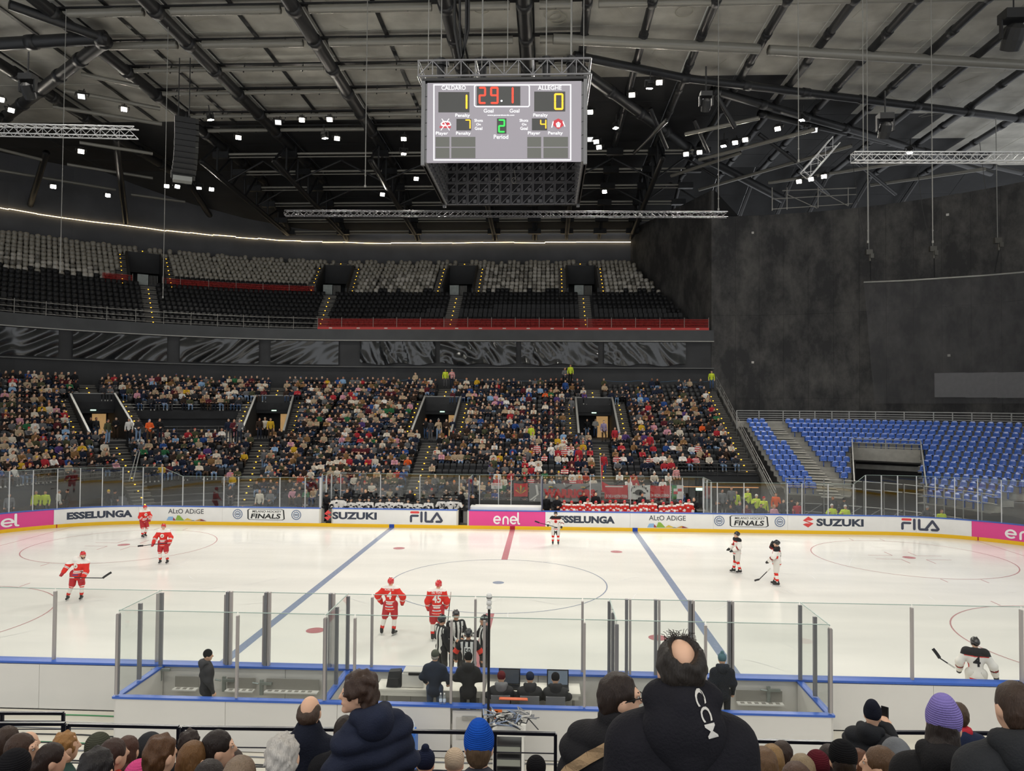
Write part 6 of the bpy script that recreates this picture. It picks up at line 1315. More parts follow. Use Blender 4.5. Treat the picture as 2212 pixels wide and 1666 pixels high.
TOPS = [('black jacket', '#1c1c1f', 10), ('charcoal coat', '#35363a', 7), ('navy jacket', '#1f273b', 8), ('dark brown coat', '#3a2c24', 4), ('grey jacket', '#6c6d6f', 4), ('beige coat', '#b8a488', 4), ('cream jacket', '#dcd3c2', 4), ('olive parka', '#4d4f38', 3), ('burgundy coat', '#5a2029', 2), ('blue jacket', '#2c4f8f', 1.0), ('red jacket', '#b5303a', 1.0),
        ('pink jacket', '#d59aa8', .9), ('green jacket', '#2f6b46', .7), ('yellow jacket', '#d8ae2f', .6), ('light blue jacket', '#8fb2d6', .7), ('tan jacket', '#8b6a45', 2), ('purple jacket', '#56407a', .25), ('orange jacket', '#e8632c', .25), ('white jacket', '#e9e6df', 1.2)]
TOPM = [(n_, plain(n_, c), w_) for n_, c, w_ in TOPS]; TOPD = {n_: m for n_, m, _ in TOPM}
PANTS = [plain('black trousers', '#1b1b1d'), plain('blue jeans', '#3f5676'), plain('dark jeans', '#262c39'), plain('grey trousers', '#58585a'), plain('pale jeans', '#7f97b5'), plain('brown trousers', '#4b3b2e')]
SHOES = [plain('dark shoes', '#222224', .6), plain('white shoes', '#cfcdc8', .6)]
# templates of seated and standing spectators
def figure(J, h, hair='short', hat=None, b=1.0, k=.025):
    P = head_prims(J, 0, ears=False) + [(0, 'e', J['ha' + s] + (J['ha' + s] - J['el' + s]) * .15, (.05, .05, .05)) for s in 'LR']
    P += hat_prims(J, 1, hat) if hat else hair_prims(J, 1, hair)
    if hat and hair in ('long', 'bob'): P += []
    P += top_prims(J, 2, b, 1.0) + leg_prims(J, 3) + shoe_prims(J, 4)
    return sdf_mesh(P, h, k)
POSES = [sit_pose(), sit_pose(haL=(.16, -.3, .6), haR=(-.16, -.3, .6), yaw=.35), sit_pose(elL=(.26, -.1, .75), haL=(-.05, -.22, .8), elR=(-.26, -.1, .75), haR=(.06, -.24, .77), yaw=-.3), sit_pose(che=(0, -.06, .82), nec=(0, -.14, 1.02), hed=(0, -.2, 1.14), shL=(.185, -.1, .95), shR=(-.185, -.1, .95), elL=(.2, -.3, .7), haL=(.04, -.42, .76), elR=(-.2, -.3, .7), haR=(-.04, -.42, .74)),
         sit_pose(elL=(.25, -.18, .8), haL=(.06, -.24, 1.05), yaw=.15), sit_pose(elR=(-.3, -.05, .75), haR=(-.12, -.1, .6), yaw=-.6, hed=(.02, -.03, 1.19))]
VARI = [(0, 'short', None), (1, 'long', None), (2, 'short', None), (3, 'bob', None), (4, 'long', None), (5, 'short', None), (0, 'short', 'beanie'), (1, 'short', 'pompom'), (2, 'short', 'beanie'), (3, 'short', 'cap'), (0, 'long', None), (2, 'bob', None)]
tmats = [SKIN[0], HAIRS[0][1], TOPM[0][1], PANTS[0], SHOES[0]]
SITF = [arr_mesh('spectator', *figure(POSES[p], .036, hr_, ht), tmats) for p, hr_, ht in VARI]
STP = [stand_pose(), stand_pose(elL=(.27, -.05, 1.17), haL=(.05, -.2, 1.1), elR=(-.27, -.05, 1.17), haR=(-.06, -.2, 1.07)), stand_pose(elR=(-.3, -.05, 1.2), haR=(-.14, -.22, 1.3), yaw=.4), stand_pose(knL=(.14, -.12, .52), anL=(.13, -.06, .12), yaw=-.4)]
STAF = [arr_mesh('spectator', *figure(STP[i % 4], .036, hr_, ht), tmats) for i, (hr_, ht) in enumerate((('short', None), ('long', None), ('short', 'beanie'), ('short', None), ('bob', None), ('short', 'cap'), ('short', 'pompom'), ('long', None)))]
rp_ = random.Random(31)
def pick_top(px, py):
    fan = 1125 < px < 1520 and py > 955
    if fan and rp_.random() < .5: return rp_.choice([('red jacket', TOPD['red jacket']), ('red and white jersey', red_white), ('white jacket', TOPD['white jacket'])])
    r = rp_.uniform(0, sum(t[2] for t in TOPM))
    for n_, m, w_ in TOPM:
        r -= w_
        if r <= 0: return n_, m
    return TOPM[0][:2]
red_white = mat('red_white_stripes', '#c3323a', .8)
nt = red_white.node_tree; wv = nt.nodes.new('ShaderNodeTexWave'); wv.bands_direction = 'Z'; wv.inputs['Scale'].default_value = 2.2; tc = nt.nodes.new('ShaderNodeTexCoord'); nt.links.new(tc.outputs['Object'], wv.inputs['Vector']); cr = nt.nodes.new('ShaderNodeValToRGB'); cr.color_ramp.interpolation = 'CONSTANT'; cr.color_ramp.elements[0].color = lin('#c3323a'); cr.color_ramp.elements[1].color = lin('#ece8e2'); cr.color_ramp.elements[1].position = .55
nt.links.new(wv.outputs['Fac'], cr.inputs[0]); nt.links.new(cr.outputs[0], nt.nodes['Principled BSDF'].inputs['Base Color'])
def outfit(px, py, hat):
    tn, tm = pick_top(px, py); hn, hm = rp_.choice(HATS if hat else HAIRS)
    if hat and 1125 < px < 1520 and py > 955 and rp_.random() < .5: hn, hm = HATS[4]
    return tn, hn, [SKIN[min(4, int(rp_.random() ** 2 * 4.6))], hm, tm, rp_.choice(PANTS), rp_.choice(SHOES)]
TAKEN.sort(key=lambda s: np.hypot(s[2][0] - CAM[0], s[2][1] - CAM[1]))
vis = [s for s in TAKEN if -5 < pix((s[2][0], s[2][1], s[3] + 1))[0] < FW and pix((s[2][0], s[2][1], s[3] + 1.1))[1] < 1075]
NEAR_CROWD = 135
far_items = {}
for i, (k, u, p, z, a, bn, c) in enumerate(vis):
    px, py = pix((p[0], p[1], z + 1)); vi = rp_.randrange(12); hat = VARI[vi][2]; tn, hn, ms = outfit(px, py, hat)
    M = trs((p[0], p[1] - .02, z + .03), a + rp_.uniform(-.25, .25), (rp_.uniform(.94, 1.1), rp_.uniform(.94, 1.08), rp_.uniform(.92, 1.07)))
    if i < NEAR_CROWD:
        tag(place(SITF[vi], 'person', None, M, ms), 'seated spectator in %s, %s, %s row, %s block, %s along it' % (tn, hn, nth(k + 1), bn, nth(c)), 'person', 'spectators of the lower tier')
    else: far_items.setdefault(vi, []).append((M, ms))
# the rest of the crowd: one object, each figure still a body of its own
palette = []; V = []; Q = []; MI = []; n0 = 0
CO = [figure(POSES[p], .06, hr_, ht, k=.03) for p, hr_, ht in VARI]
for vi, lst in far_items.items():
    v, q, t = CO[vi]
    for M, ms in lst:
        ids = []
        for m in ms:
            if m not in palette: palette.append(m)
            ids.append(palette.index(m))
        A = np.array(M, np.float32); V.append(v @ A[:3, :3].T + A[:3, 3]); Q.append(q + n0); MI.append(np.array(ids)[t]); n0 += len(v)
tag(place(arr_mesh('crowd', np.concatenate(V), np.concatenate(Q), np.concatenate(MI), palette), 'crowd'), 'seated crowd filling the upper rows of the lower tier', 'crowd', kind='stuff')
# standing people in the openings, on the stairs and platform: (px, foot py, template, facing, top, hair/hat, label)
hi_vis = plain('hi-vis vest', '#cfe23c', .6)
TOPD['hi-vis vest'] = hi_vis; TOPD['striped jumper'] = plain('lilac striped jumper', '#8f86a8'); TOPD['red and white jersey'] = red_white
HD = dict(HAIRS + HATS)
def slope_at(px, py):
    """ground point of the lower tier under a pixel"""
    lo_, hi_ = 45.0, 75.0
    for D_ in np.linspace(45, 76, 1241):
        p = at(px, py, D=D_); y = p[1] if p[0] > AX else AY + math.hypot(p[0] - AX, p[1] - AY)
        if y > 21 and p[2] <= min(LOW['z0'] + (y - LOW['y0']) / .8 * .385, 8.6): return p, (0 if p[0] > AX else math.atan2(AX - p[0], p[1] - AY))
    return at(px, py, Y=38), 0.0
def flat_at(px, py, z): p = at(px, py, Z=z); return p, (0 if p[0] > AX else math.atan2(AX - p[0], p[1] - AY))
ST = [(322, 958, 'f', 1, 'orange jacket', 'blue beanie', 'steward in an orange jacket standing on the platform'), (207, 950, 'f', 0, 'charcoal coat', 'brown hair', 'person in a charcoal coat by the first vomitory'), (195, 950, 'f', 3, 'black jacket', 'dark brown hair', 'man in black jacket by the first vomitory rail'), (232, 960, 'f', 4, 'olive parka', 'black hair', 'person in an olive parka below the first vomitory'), (250, 950, 'f', 1, 'black jacket', 'black hair', 'person in black leaning inside the first vomitory'), (278, 955, 'f', 3, 'white jacket', 'grey hair', 'person in a white jacket on the platform'), (298, 956, 'f', 5, 'charcoal coat', 'dark brown hair', 'man in a charcoal coat beside the orange steward'), (344, 955, 'f', 1, 'black jacket', 'auburn hair', 'woman in black beside the platform wall'), (493, 955, 'f', 0, 'navy jacket', 'dark brown hair', 'man in navy on the platform end'), (505, 957, 'f', 1, 'burgundy coat', 'brown hair', 'woman in burgundy on the platform end'), (517, 957, 'f', 6, 'grey jacket', 'grey beanie', 'person in a grey jacket and beanie on the platform end'),
      (560, 950, 'f', 4, 'dark brown coat', 'brown hair', 'woman in a brown coat in the second vomitory'), (572, 948, 'f', 2, 'cream jacket', 'beige beanie', 'person in cream with a beige beanie in the second vomitory'), (584, 950, 'f', 3, 'yellow jacket', 'black hair', 'person in a yellow jacket in the second vomitory'),
      (920, 950, 'f', 2, 'black jacket', 'orange beanie', 'person in black with an orange beanie in the third vomitory'), (930, 955, 'f', 0, 'charcoal coat', 'grey hair', 'man in a charcoal coat walking out of the third vomitory'), (947, 952, 'f', 6, 'beige coat', 'grey beanie', 'person in beige with a grey beanie in the third vomitory'), (964, 952, 'f', 1, 'dark brown coat', 'brown hair', 'woman in a brown coat in the third vomitory'), (977, 950, 'f', 3, 'navy jacket', 'dark brown hair', 'man in navy and jeans beside the third vomitory'),
      (1268, 948, 'f', 0, 'black jacket', 'dark brown hair', 'man in black with a bag in the fourth vomitory'), (1286, 946, 'f', 1, 'white jacket', 'brown hair', 'person in white inside the fourth vomitory'), (1304, 955, 'f', 3, 'striped jumper', 'black hair', 'man in a lilac striped jumper walking into the fourth vomitory'),
      (962, 838, 's', 0, 'hi-vis vest', 'dark brown hair', 'steward in a hi-vis vest at the top of the stairs'), (976, 838, 's', 2, 'red and white jersey', 'grey beanie', 'fan in a red and white jersey at the stair head'), (1232, 828, 's', 0, 'hi-vis vest', 'black hair', 'steward in a hi-vis vest below the plastic sheet'), (1220, 835, 's', 1, 'grey jacket', 'brown hair', 'woman in a grey jacket beside the upper steward'), (1537, 842, 's', 3, 'hi-vis vest', 'black hair', 'steward in a hi-vis vest at the end railing'), (1221, 862, 's', 0, 'blue jacket', 'brown hair', 'person in a blue jacket on the upper stairs'), (1234, 902, 's', 3, 'grey jacket', 'grey hair', 'man in a grey hoodie climbing the stairs'),
      (897, 845, 's', 1, 'beige coat', 'brown hair', 'woman in a beige coat standing near the top row'), (1147, 965, 's', 0, 'hi-vis vest', 'yellow beanie', 'person in a bright yellow jacket standing in the middle block'), (1404, 985, 's', 0, 'red jacket', 'grey beanie', 'man in a red jacket standing in the end block'), (1328, 970, 's', 3, 'red jacket', 'brown hair', 'person in a pinkish red jacket climbing beside the fourth vomitory'), (1461, 1060, 's', 0, 'red and white jersey', 'black hair', 'man in a red and white jersey standing at the end rail'), (1304, 1030, 's', 0, 'red jacket', 'dark brown hair', 'fan in red standing by the pole'), (1140, 1020, 's', 2, 'grey jacket', 'beige beanie', 'fan in grey standing in the front rows of the middle block'), (1066, 1038, 's', 2, 'olive parka', 'brown hair', 'man in an olive parka standing in the empty rows'),
      (1250, 1015, 's', 0, 'red jacket', 'red beanie', 'fan in red with a red beanie cheering in the middle block'), (1215, 1000, 's', 2, 'cream jacket', 'white beanie', 'fan in a cream jacket with a white beanie standing'), (1190, 1008, 's', 6, 'white jacket', 'white beanie', 'fan in white with a pompom beanie standing'), (1160, 1005, 's', 0, 'red and white jersey', 'brown hair', 'bareheaded fan in a striped jersey standing in the middle block'), (1500, 985, 's', 3, 'charcoal coat', 'brown hair', 'man in a charcoal coat standing in the end block'), (1515, 985, 's', 0, 'navy jacket', 'grey hair', 'grey-haired man in navy standing in the end block'), (500, 1010, 's', 0, 'black jacket', 'brown hair', 'woman in black standing on the stairs of the curve'), (512, 1005, 's', 5, 'black jacket', 'black beanie', 'man in black standing on the stairs of the curve'), (570, 1020, 's', 3, 'grey jacket', 'brown hair', 'person in a long grey coat standing in the third block'), (648, 1030, 's', 0, 'charcoal coat', 'black beanie', 'man in charcoal standing behind the glass')]
for px, py, gk, ti, tn, hn, lab in ST:
    p, a = flat_at(px, py, 4.42) if gk == 'f' else slope_at(px, py)
    tag(place(STAF[ti], 'person', None, trs(p, a + rp_.uniform(-.5, .5)), [SKIN[rp_.randrange(4)], HD.get(hn) or HAIRS[0][1], TOPD[tn], rp_.choice(PANTS), SHOES[0]]), lab, 'person', 'people standing in the lower tier')
# ------------------------------------------------------------------ people on the ice
def decal(shapes, v, q, M, parent, name, back=True, lift=.006, dirn=None):
    """print on clothing: flat shapes given in local (x, z), laid on the surface of a garment"""
    bv = BVHTree.FromPolygons([Vector(map(float, p)) for p in v], [tuple(int(i) for i in f) for f in q]); s = 1 if back else -1
    mats = []; VV = []; FF = []; MI = []
    for kk, ((pv, pt), m) in enumerate(shapes):
        if m not in mats: mats.append(m)
        n0 = len(VV)
        # cut long edges so that the print follows the cloth
        pv = [tuple(p) for p in pv]; tr = [tuple(int(i) for i in t) for t in pt]
        for _ in range(4):
            nt_ = []; mid = {}; done = True
            for t in tr:
                L = [(math.dist(pv[t[i]], pv[t[(i + 1) % 3]]), i) for i in range(3)]; l, i = max(L)
                if l < .07: nt_.append(t); continue
                done = False; a, b_, c = t[i], t[(i + 1) % 3], t[(i + 2) % 3]; e = (min(a, b_), max(a, b_))
                if e not in mid: mid[e] = len(pv); pv.append(((pv[a][0] + pv[b_][0]) / 2, (pv[a][1] + pv[b_][1]) / 2))
                nt_ += [(a, mid[e], c), (mid[e], b_, c)]
            tr = nt_
            if done: break
        for x, z in pv:
            hit = bv.ray_cast(Vector((x, s * 1.2, z)), Vector((0, -s, 0)))
            y = hit[0].y if hit[0] is not None else None; VV.append((x, y, z))
        FF += [tuple(i + n0 for i in t) for t in tr]; MI += [mats.index(m)] * len(tr)
        for i in range(n0, len(VV)):
            if VV[i][1] is None: VV[i] = (VV[i][0], np.nan, VV[i][2])
            else: VV[i] = (VV[i][0], VV[i][1] + s * (lift + .0015 * kk), VV[i][2])
    ok = [i for i, f in enumerate(FF) if all(VV[j][1] == VV[j][1] for j in f)]; VV = [(x, 0 if y != y else y, z) for x, y, z in VV]
    if not ok: return
    me = bpy.data.meshes.new(name); me.from_pydata(VV, [], [FF[i] for i in ok])
    for m in mats: me.materials.append(m)
    me.polygons.foreach_set('material_index', [MI[i] for i in ok]); me.update(); return place(me, name, parent, M)
def ltxt(s, cx, z0, wid, hei, back=True, **kw):
    v, t = fit_text(s, wid, hei, **kw); sg = -1 if back else 1
    return np.array([(cx + sg * (x - wid / 2), z0 + y) for x, y in v]), t
def rect2(x0, z0, x1, z1): return poly2([(x0, z0), (x1, z0), (x1, z1), (x0, z1)])
jr, jw = mat('jersey_red', '#d6352d', .75, spec=.25), mat('jersey_white', '#e8e4dd', .75, spec=.25); jb = mat('jersey_black', '#222124', .75, spec=.25); jd = mat('jersey_burgundy', '#8c2028', .75)
pant_red, pant_blk, pant_wht = mat('pants_red', '#b3262d', .7), mat('pants_black', '#1e1e21', .7), mat('pants_white', '#d9d5cd', .7)
helm_r, helm_b, helm_k = mat('helmet_red', '#c9242a', .25, coat=.5), mat('helmet_black', '#18181b', .25, coat=.5), mat('helmet_charcoal', '#2b2b2f', .25, coat=.5)
skate_m, blade_m = mat('skate_boot', '#1d1d1f', .45), mat('skate_blade', '#c9cacb', .2, .9); glove_r, glove_k = mat('glove_red', '#a3232c', .6), mat('glove_black', '#202023', .6)
visor_m = glass('visor', (.85, .87, .87), .9); stick_m = mat('stick_black', '#1a1a1c', .4); stick_w = mat('stick_tape', '#cfccc4', .6)
eye_w, eye_d, lip_m, beard_m = mat('eye_white', '#e8e4de', .3), mat('eye_dark', '#2b1d15', .2), mat('lips', '#b06a5e', .5), mat('beard', '#2c211b', .7)
def face_bits(J, M, parent, beard=None, brow=True):
    H, R = J['hed'], hr(J); g = lambda *a: H + R @ V3(*a)
    e = MB()
    for s in (-1, 1): e.ball(g(s * .032, -.079, .012), .0125, 8)
    place(e.mesh('eyes', eye_w, True), 'eyes', parent, M); p = MB()
    for s in (-1, 1): p.ball(g(s * .032, -.0885, .012), .006, 8)
    place(p.mesh('pupils', eye_d, True), 'pupils', parent, M)
    m = MB(); m.tube(g(-.024, -.095, -.056), g(.024, -.095, -.056), .006, 6); place(m.mesh('mouth', lip_m, True), 'mouth', parent, M)
    if brow:
        b_ = MB()
        for s in (-1, 1): b_.bar(g(s * .016, -.089, .034), g(s * .052, -.077, .036), .008, .009)
        place(b_.mesh('eyebrows', beard_m), 'eyebrows', parent, M)
    if beard: sdf_obj('beard', [(0, 'e', g(0, -.045, -.085), (.058, .055, .05), R), (0, 'c', g(-.06, -.02, -.03), g(-.045, -.05, -.08), .018, .02), (0, 'c', g(.06, -.02, -.03), g(.045, -.05, -.08), .018, .02)], [beard], parent, .012, .02, M)
def shift(J, d):   # move the upper body
    for k_ in ('che', 'nec', 'hed', 'shL', 'shR', 'elL', 'elR', 'haL', 'haR'): J[k_] = J[k_] + V3(*d)
    return J
def lean_pose(a, ax_='x', base=None):
    J = base or stand_pose(); R = rot3(ax_, a)
    for k_ in ('che', 'nec', 'hed', 'shL', 'shR', 'elL', 'elR', 'haL', 'haR'): J[k_] = J['pel'] + R @ (J[k_] - J['pel'])
    return J
def player(loc, rz, J, team, label, num=None, name=None, front=None, h=.019, sc=1.0, feet=0.0, beard=None, visor=True, face=True):
    M = trs((loc[0], loc[1], loc[2] if len(loc) > 2 else 0.0), rz, (sc, sc, sc)); r_ = team == 'red'; UP = V3(0, 0, .05)
    for k_ in list(J):
        if isinstance(J[k_], np.ndarray): J[k_] = J[k_] + UP      # skate blades lift the figure
    root = sdf_obj('person', body_prims(J, 0, True, hands=False), [SKIN[0]], None, .016, .02, M); tag(root, label, 'person')
    if face: face_bits(J, M, root, beard)
    # jersey: wide over the pads, striped
    P = top_prims(J, 0, 1.18, 1.42, -.12, 1.35) + [(0, 'e', J['pel'] + V3(0, 0, -.06), (.215, .17, .16))]
    for s in 'LR': P += [(0, 'e', J['sh' + s] + V3(0, 0, .01), (.105, .11, .09)), (0, 'c', J['el' + s], J['el' + s] + (J['ha' + s] - J['el' + s]) * .8, .092, .078)]
    v, q, t = sdf_mesh(P, h, .05); c = v[q].mean(1); zz_ = c[:, 2]; mi = np.zeros(len(q), int)
    def along(a, b_):
        d = b_ - a; return ((c - a) @ d) / (d @ d), np.linalg.norm(c - a - (np.clip(((c - a) @ d) / (d @ d), 0, 1))[:, None] * d, axis=1)
    zs = J['shL'][2]; yoke = zz_ > np.where(c[:, 1] > .0, zs + .045, zs - .02) if r_ else zz_ > zs - .045; mi[yoke] = 1
    zp = J['pel'][2]
    for s in 'LR':
        t_, dd = along(J['el' + s], J['ha' + s]); sl = (dd < .13) & (np.abs(c[:, 0]) > .16)
        mi[sl & (t_ > .25) & (t_ < .45)] = 1; mi[sl & (t_ > .32) & (t_ < .38)] = 2
    core = np.abs(c[:, 0]) < .26
    if r_: mi[core & (zz_ > zp + .02) & (zz_ < zp + .11)] = 1; mi[core & (zz_ > zp + .05) & (zz_ < zp + .08)] = 2; mi[core & (zz_ < zp - .13) & (zz_ > zp - .15)] = 1
    else: mi[(zz_ > zs - .075) & ~yoke & core] = 2; mi[(c[:, 0] > .15) & (zz_ < zs - .25) & core & (c[:, 1] > -.06) & (c[:, 1] < .07)] = 2; mi[core & (zz_ < zp - .1) & (zz_ > zp - .13)] = 2
    ja = place(arr_mesh('jersey', v, q, mi, [jr, jw, jd] if r_ else [jw, jb, jr]), 'jersey', root, M)
    sh = []
    ink = jw if r_ else jb
    if num: sh += [(ltxt(num, 0, J['che'][2] - .14, .1 * len(num) + .06, .24, bold=.03), ink)]
    if name: sh += [(ltxt(name, 0, J['che'][2] + .13, .3, .055, bold=.02), ink)]
    if num and r_: sh += [(rect2(-.13, J['pel'][2] - .07, .13, J['pel'][2] - .035), jw), (ltxt('TIMEOUT', 0, J['pel'][2] - .06, .2, .04), mat('sponsor_blue', '#4a4f8c', .7))]
    if sh: decal(sh, v, q, M, ja, 'jersey_print', True)
    fr = [(disc2(0, J['che'][2] - .02, 0, .085, 14), jw if r_ else jr), (poly2([(-.06, J['che'][2] - .05), (.02, J['che'][2] + .03), (.07, J['che'][2] - .01), (.02, J['che'][2] - .06)]), mat('crest_green', '#7c6a3a', .7) if r_ else jb), (rect2(-.1, J['pel'][2] - .06, .1, J['pel'][2] - .02), mat('sponsor_blue', '#4a4f8c', .7) if r_ else jb), (rect2(-.08, J['che'][2] + .12, .08, J['che'][2] + .145), jw if r_ else jb)]
    decal(fr, v, q, M, ja, 'jersey_crest', False)
    # pants, socks, gloves, helmet, skates
    PP = [(0, 'c', J['hiL'], J['hiR'], .14, .14)] + [(0, 'c', J['hi' + s], J['hi' + s] + (J['kn' + s] - J['hi' + s]) * .85, .135, .115) for s in 'LR']
    sdf_obj('hockey_pants', PP, [pant_red if r_ else pant_blk, pant_wht], root, h, .03, M, recolor=None if r_ else (lambda c_, t_: ((c_[:, 0] > .08) | (c_[:, 0] < -.08)).astype(int)))
    SP = []
    for s in 'LR': SP += [(0, 'c', J['kn' + s] + V3(0, -.01, .03), J['an' + s] + V3(0, 0, .04), .082, .062)]
    def socks(c_, t_):
        m = np.zeros(len(c_), int)
        for s in 'LR':
            d = J['an' + s] - J['kn' + s]; u = ((c_ - J['kn' + s]) @ d) / (d @ d); sd = (c_[:, 0] > 0) == (J['kn' + s][0] > 0); m[sd & (u > .02) & (u < .3 if not r_ else u < .12)] = 1; m[sd & (u > .62) & (u < .85)] = 1
        return m
    sdf_obj('socks', SP, [jw, jr], root, h, .02, M, recolor=socks)
    GP = []
    for s in 'LR':
        d = J['ha' + s] - J['el' + s]; d = d / np.linalg.norm(d); w_ = J['ha' + s]; GP += [(0, 'c', w_ - d * .06, w_ + d * .05, .062, .06), (0, 'e', w_ + d * .085, (.055, .06, .055))]
        x = np.cross(d, V3(0, 1, 0)); x /= np.linalg.norm(x) + 1e-6
        for i in range(4): b_ = w_ + d * .1 + x * (i - 1.5) * .026; GP += [(0, 'c', b_, b_ + d * .035 + V3(0, -.03, 0), .016, .015)]
        GP += [(0, 'c', w_ + d * .05 + V3(0, -.05, 0), w_ + d * .1 + V3(0, -.07, 0), .018, .016)]
    sdf_obj('gloves', GP, [glove_r if r_ else glove_k], root, .016, .015, M)
    helmet(J, M, root, helm_r if r_ else helm_b, visor)
    KP = []
    bl = MB()
    for s in 'LR':
        a = J['an' + s]; f = feet * (1 if s == 'L' else -1); R = rot3('z', f); g = lambda *z: a + R @ V3(*z)
        KP += [(0, 'c', g(0, .01, .06), g(0, .03, -.03), .058, .052), (0, 'c', g(0, .05, -.04), g(0, -.15, -.055), .045, .04), (0, 'e', g(0, -.02, .02), (.05, .075, .06))]
        for u in (.05, -.1): bl.bar(g(0, u, -.075), g(0, u, -.12), .02, .05)
        bl.bar(g(0, .12, -.128), g(0, -.2, -.128), .008, .024)
    sk = sdf_obj('skates', KP, [skate_m], root, .016, .02, M); place(bl.mesh('blades', blade_m), 'blades', sk, M)
    return root, M, J
def helmet(J, M, root, m, visor=True):
    H, R = J['hed'], hr(J); g = lambda *a: H + R @ V3(*a)
    o = sdf_obj('helmet', [(0, 'e', g(0, .012, .045), (.098, .122, .1), R), (0, 'c', g(0, .06, .0), g(0, .08, .03), .07, .08), (0, 'c', g(-.085, .02, .0), g(-.085, .02, -.03), .02, .022), (0, 'c', g(.085, .02, .0), g(.085, .02, -.03), .02, .022), (-1, 'b', g(0, -.15, -.06), (.2, .1, .085), .0)], [m], root, .014, .02, M)
    vt = MB()
    for s in (-1, 1): vt.box(g(s * .04, .02, .142), (.012, .08, .012)); 
    place(vt.mesh('helmet_vents', jb), 'helmet_vents', o, M)
    if visor:
        V = []; F = []; n = 9
        for k_ in range(n):
            a = math.pi * (.12 + .76 * k_ / (n - 1)); V += [tuple(g(.1 * math.cos(a), -.128 * math.sin(a) + .005, .04)), tuple(g(.098 * math.cos(a), -.13 * math.sin(a) - .008, -.045))]
        F = [(2 * k_, 2 * k_ + 1, 2 * k_ + 3, 2 * k_ + 2) for k_ in range(n - 1)]; place(MB().add(V, F).mesh('visor', visor_m, True), 'visor', o, M)
def stick(a, b_, bl, label):
    """shaft from a to b_, blade on to bl"""
    a, b_, bl = (np.array(p, float) for p in (a, b_, bl)); T = thing('hockey_stick', label, 'hockey stick', tuple(b_)); pbar('shaft', a, b_, .022, .03, stick_m, T)
    m = MB(); d = bl - b_; pts = [b_ + d * t + np.array((0, .02 * t * t, .02 * math.sin(t * 2))) for t in (0, .35, .7, 1)]
    for p, q in zip(pts[:-1], pts[1:]): m.bar(p, q, .014, .075)
    m.build('blade', stick_m, T); d = a - b_; d /= np.linalg.norm(d); pbar('grip_tape', a - d * .2, a, .03, .036, stick_w, T)
def wpt(M, p): return np.array(M @ Vector(tuple(map(float, p))))
def tags_(s): return s
# the three red skaters at the far end
f1 = at(310, 1161, Z=0); J = lean_pose(.16, 'x', stand_pose(knL=(.13, -.14, .5), anL=(.14, .1, .09), knR=(-.13, -.12, .5), anR=(-.14, -.14, .09), elL=(.3, -.1, 1.15), haL=(.16, -.32, 1.0), elR=(-.3, -.1, 1.15), haR=(-.16, -.32, 1.0)))
player(f1, 1.0, J, 'red', 'red skater in profile gliding before the far boards with the hills advert', sc=.97)
f2 = at(352, 1218, Z=0); J = stand_pose(knL=(.16, -.06, .5), anL=(.2, .0, .09), knR=(-.12, -.06, .5), anR=(-.12, .0, .09), elL=(.36, -.05, 1.16), haL=(.36, -.25, .92), elR=(-.34, -.05, 1.14), haR=(-.34, -.28, .92), yaw=.1)
r2, M2, J2 = player(f2, .12, J, 'red', 'red skater facing the stand behind with a stick held across his thighs')
stick(wpt(M2, (.5, -.3, 1.02)), wpt(M2, (-.75, -.34, .9)), wpt(M2, (-.98, -.4, .86)), 'black hockey stick held level by the red skater in the face-off circle')
f3 = at(165, 1297, Z=0); J = lean_pose(.32, 'y', stand_pose(knL=(.2, -.06, .5), anL=(.16, .02, .09), knR=(-.14, -.05, .48), anR=(-.3, .04, .09), elL=(.3, -.08, 1.12), haL=(.3, -.28, .9), elR=(-.36, -.02, 1.16), haR=(-.4, -.2, .92), yaw=.55)); J = lean_pose(.12, 'x', J)
r3, M3, J3 = player(f3, .25, J, 'red', 'bearded red skater leaning forward with his stick held out level', beard=beard_m, sc=1.02)
stick(at(150, 1248, Y=f3[1] - .25), at(222, 1249, Y=f3[1] - .4), at(240, 1238, Y=f3[1] - .45), 'black hockey stick with raised blade held by the bearded red skater')
# two red players with their backs to the stand
f4 = at(843, 1372, Z=0); J = stand_pose(knL=(.2, -.03, .5), anL=(.28, .02, .09), knR=(-.12, -.05, .5), anR=(-.12, .02, .09), elL=(.42, .05, 1.2), haL=(.36, -.1, .98), elR=(-.42, .05, 1.2), haR=(-.36, -.1, .98), yaw=-.1)
player(f4, math.pi - .1, J, 'red', 'red player with number 4 on his back standing arms akimbo', '4', 'IORI D', feet=.3)
f5 = at(943, 1384, Z=0); J = stand_pose(elL=(.28, .02, 1.15), haL=(.27, -.12, .92), elR=(-.3, .02, 1.15), haR=(-.28, -.15, .95), hed=(-.05, -.03, 1.645), yaw=-.3)
r5, M5, J5 = player(f5, math.pi + .1, J, 'red', 'tall red player with number 45 on his back beside the referees', '45', 'DE TONI', sc=1.03)
stick(wpt(M5, (-.42, -.2, 1.42)), wpt(M5, (-.3, -.25, .2)), wpt(M5, (-.3, -.55, .06)), 'hockey stick held upright by the red player with number 45')
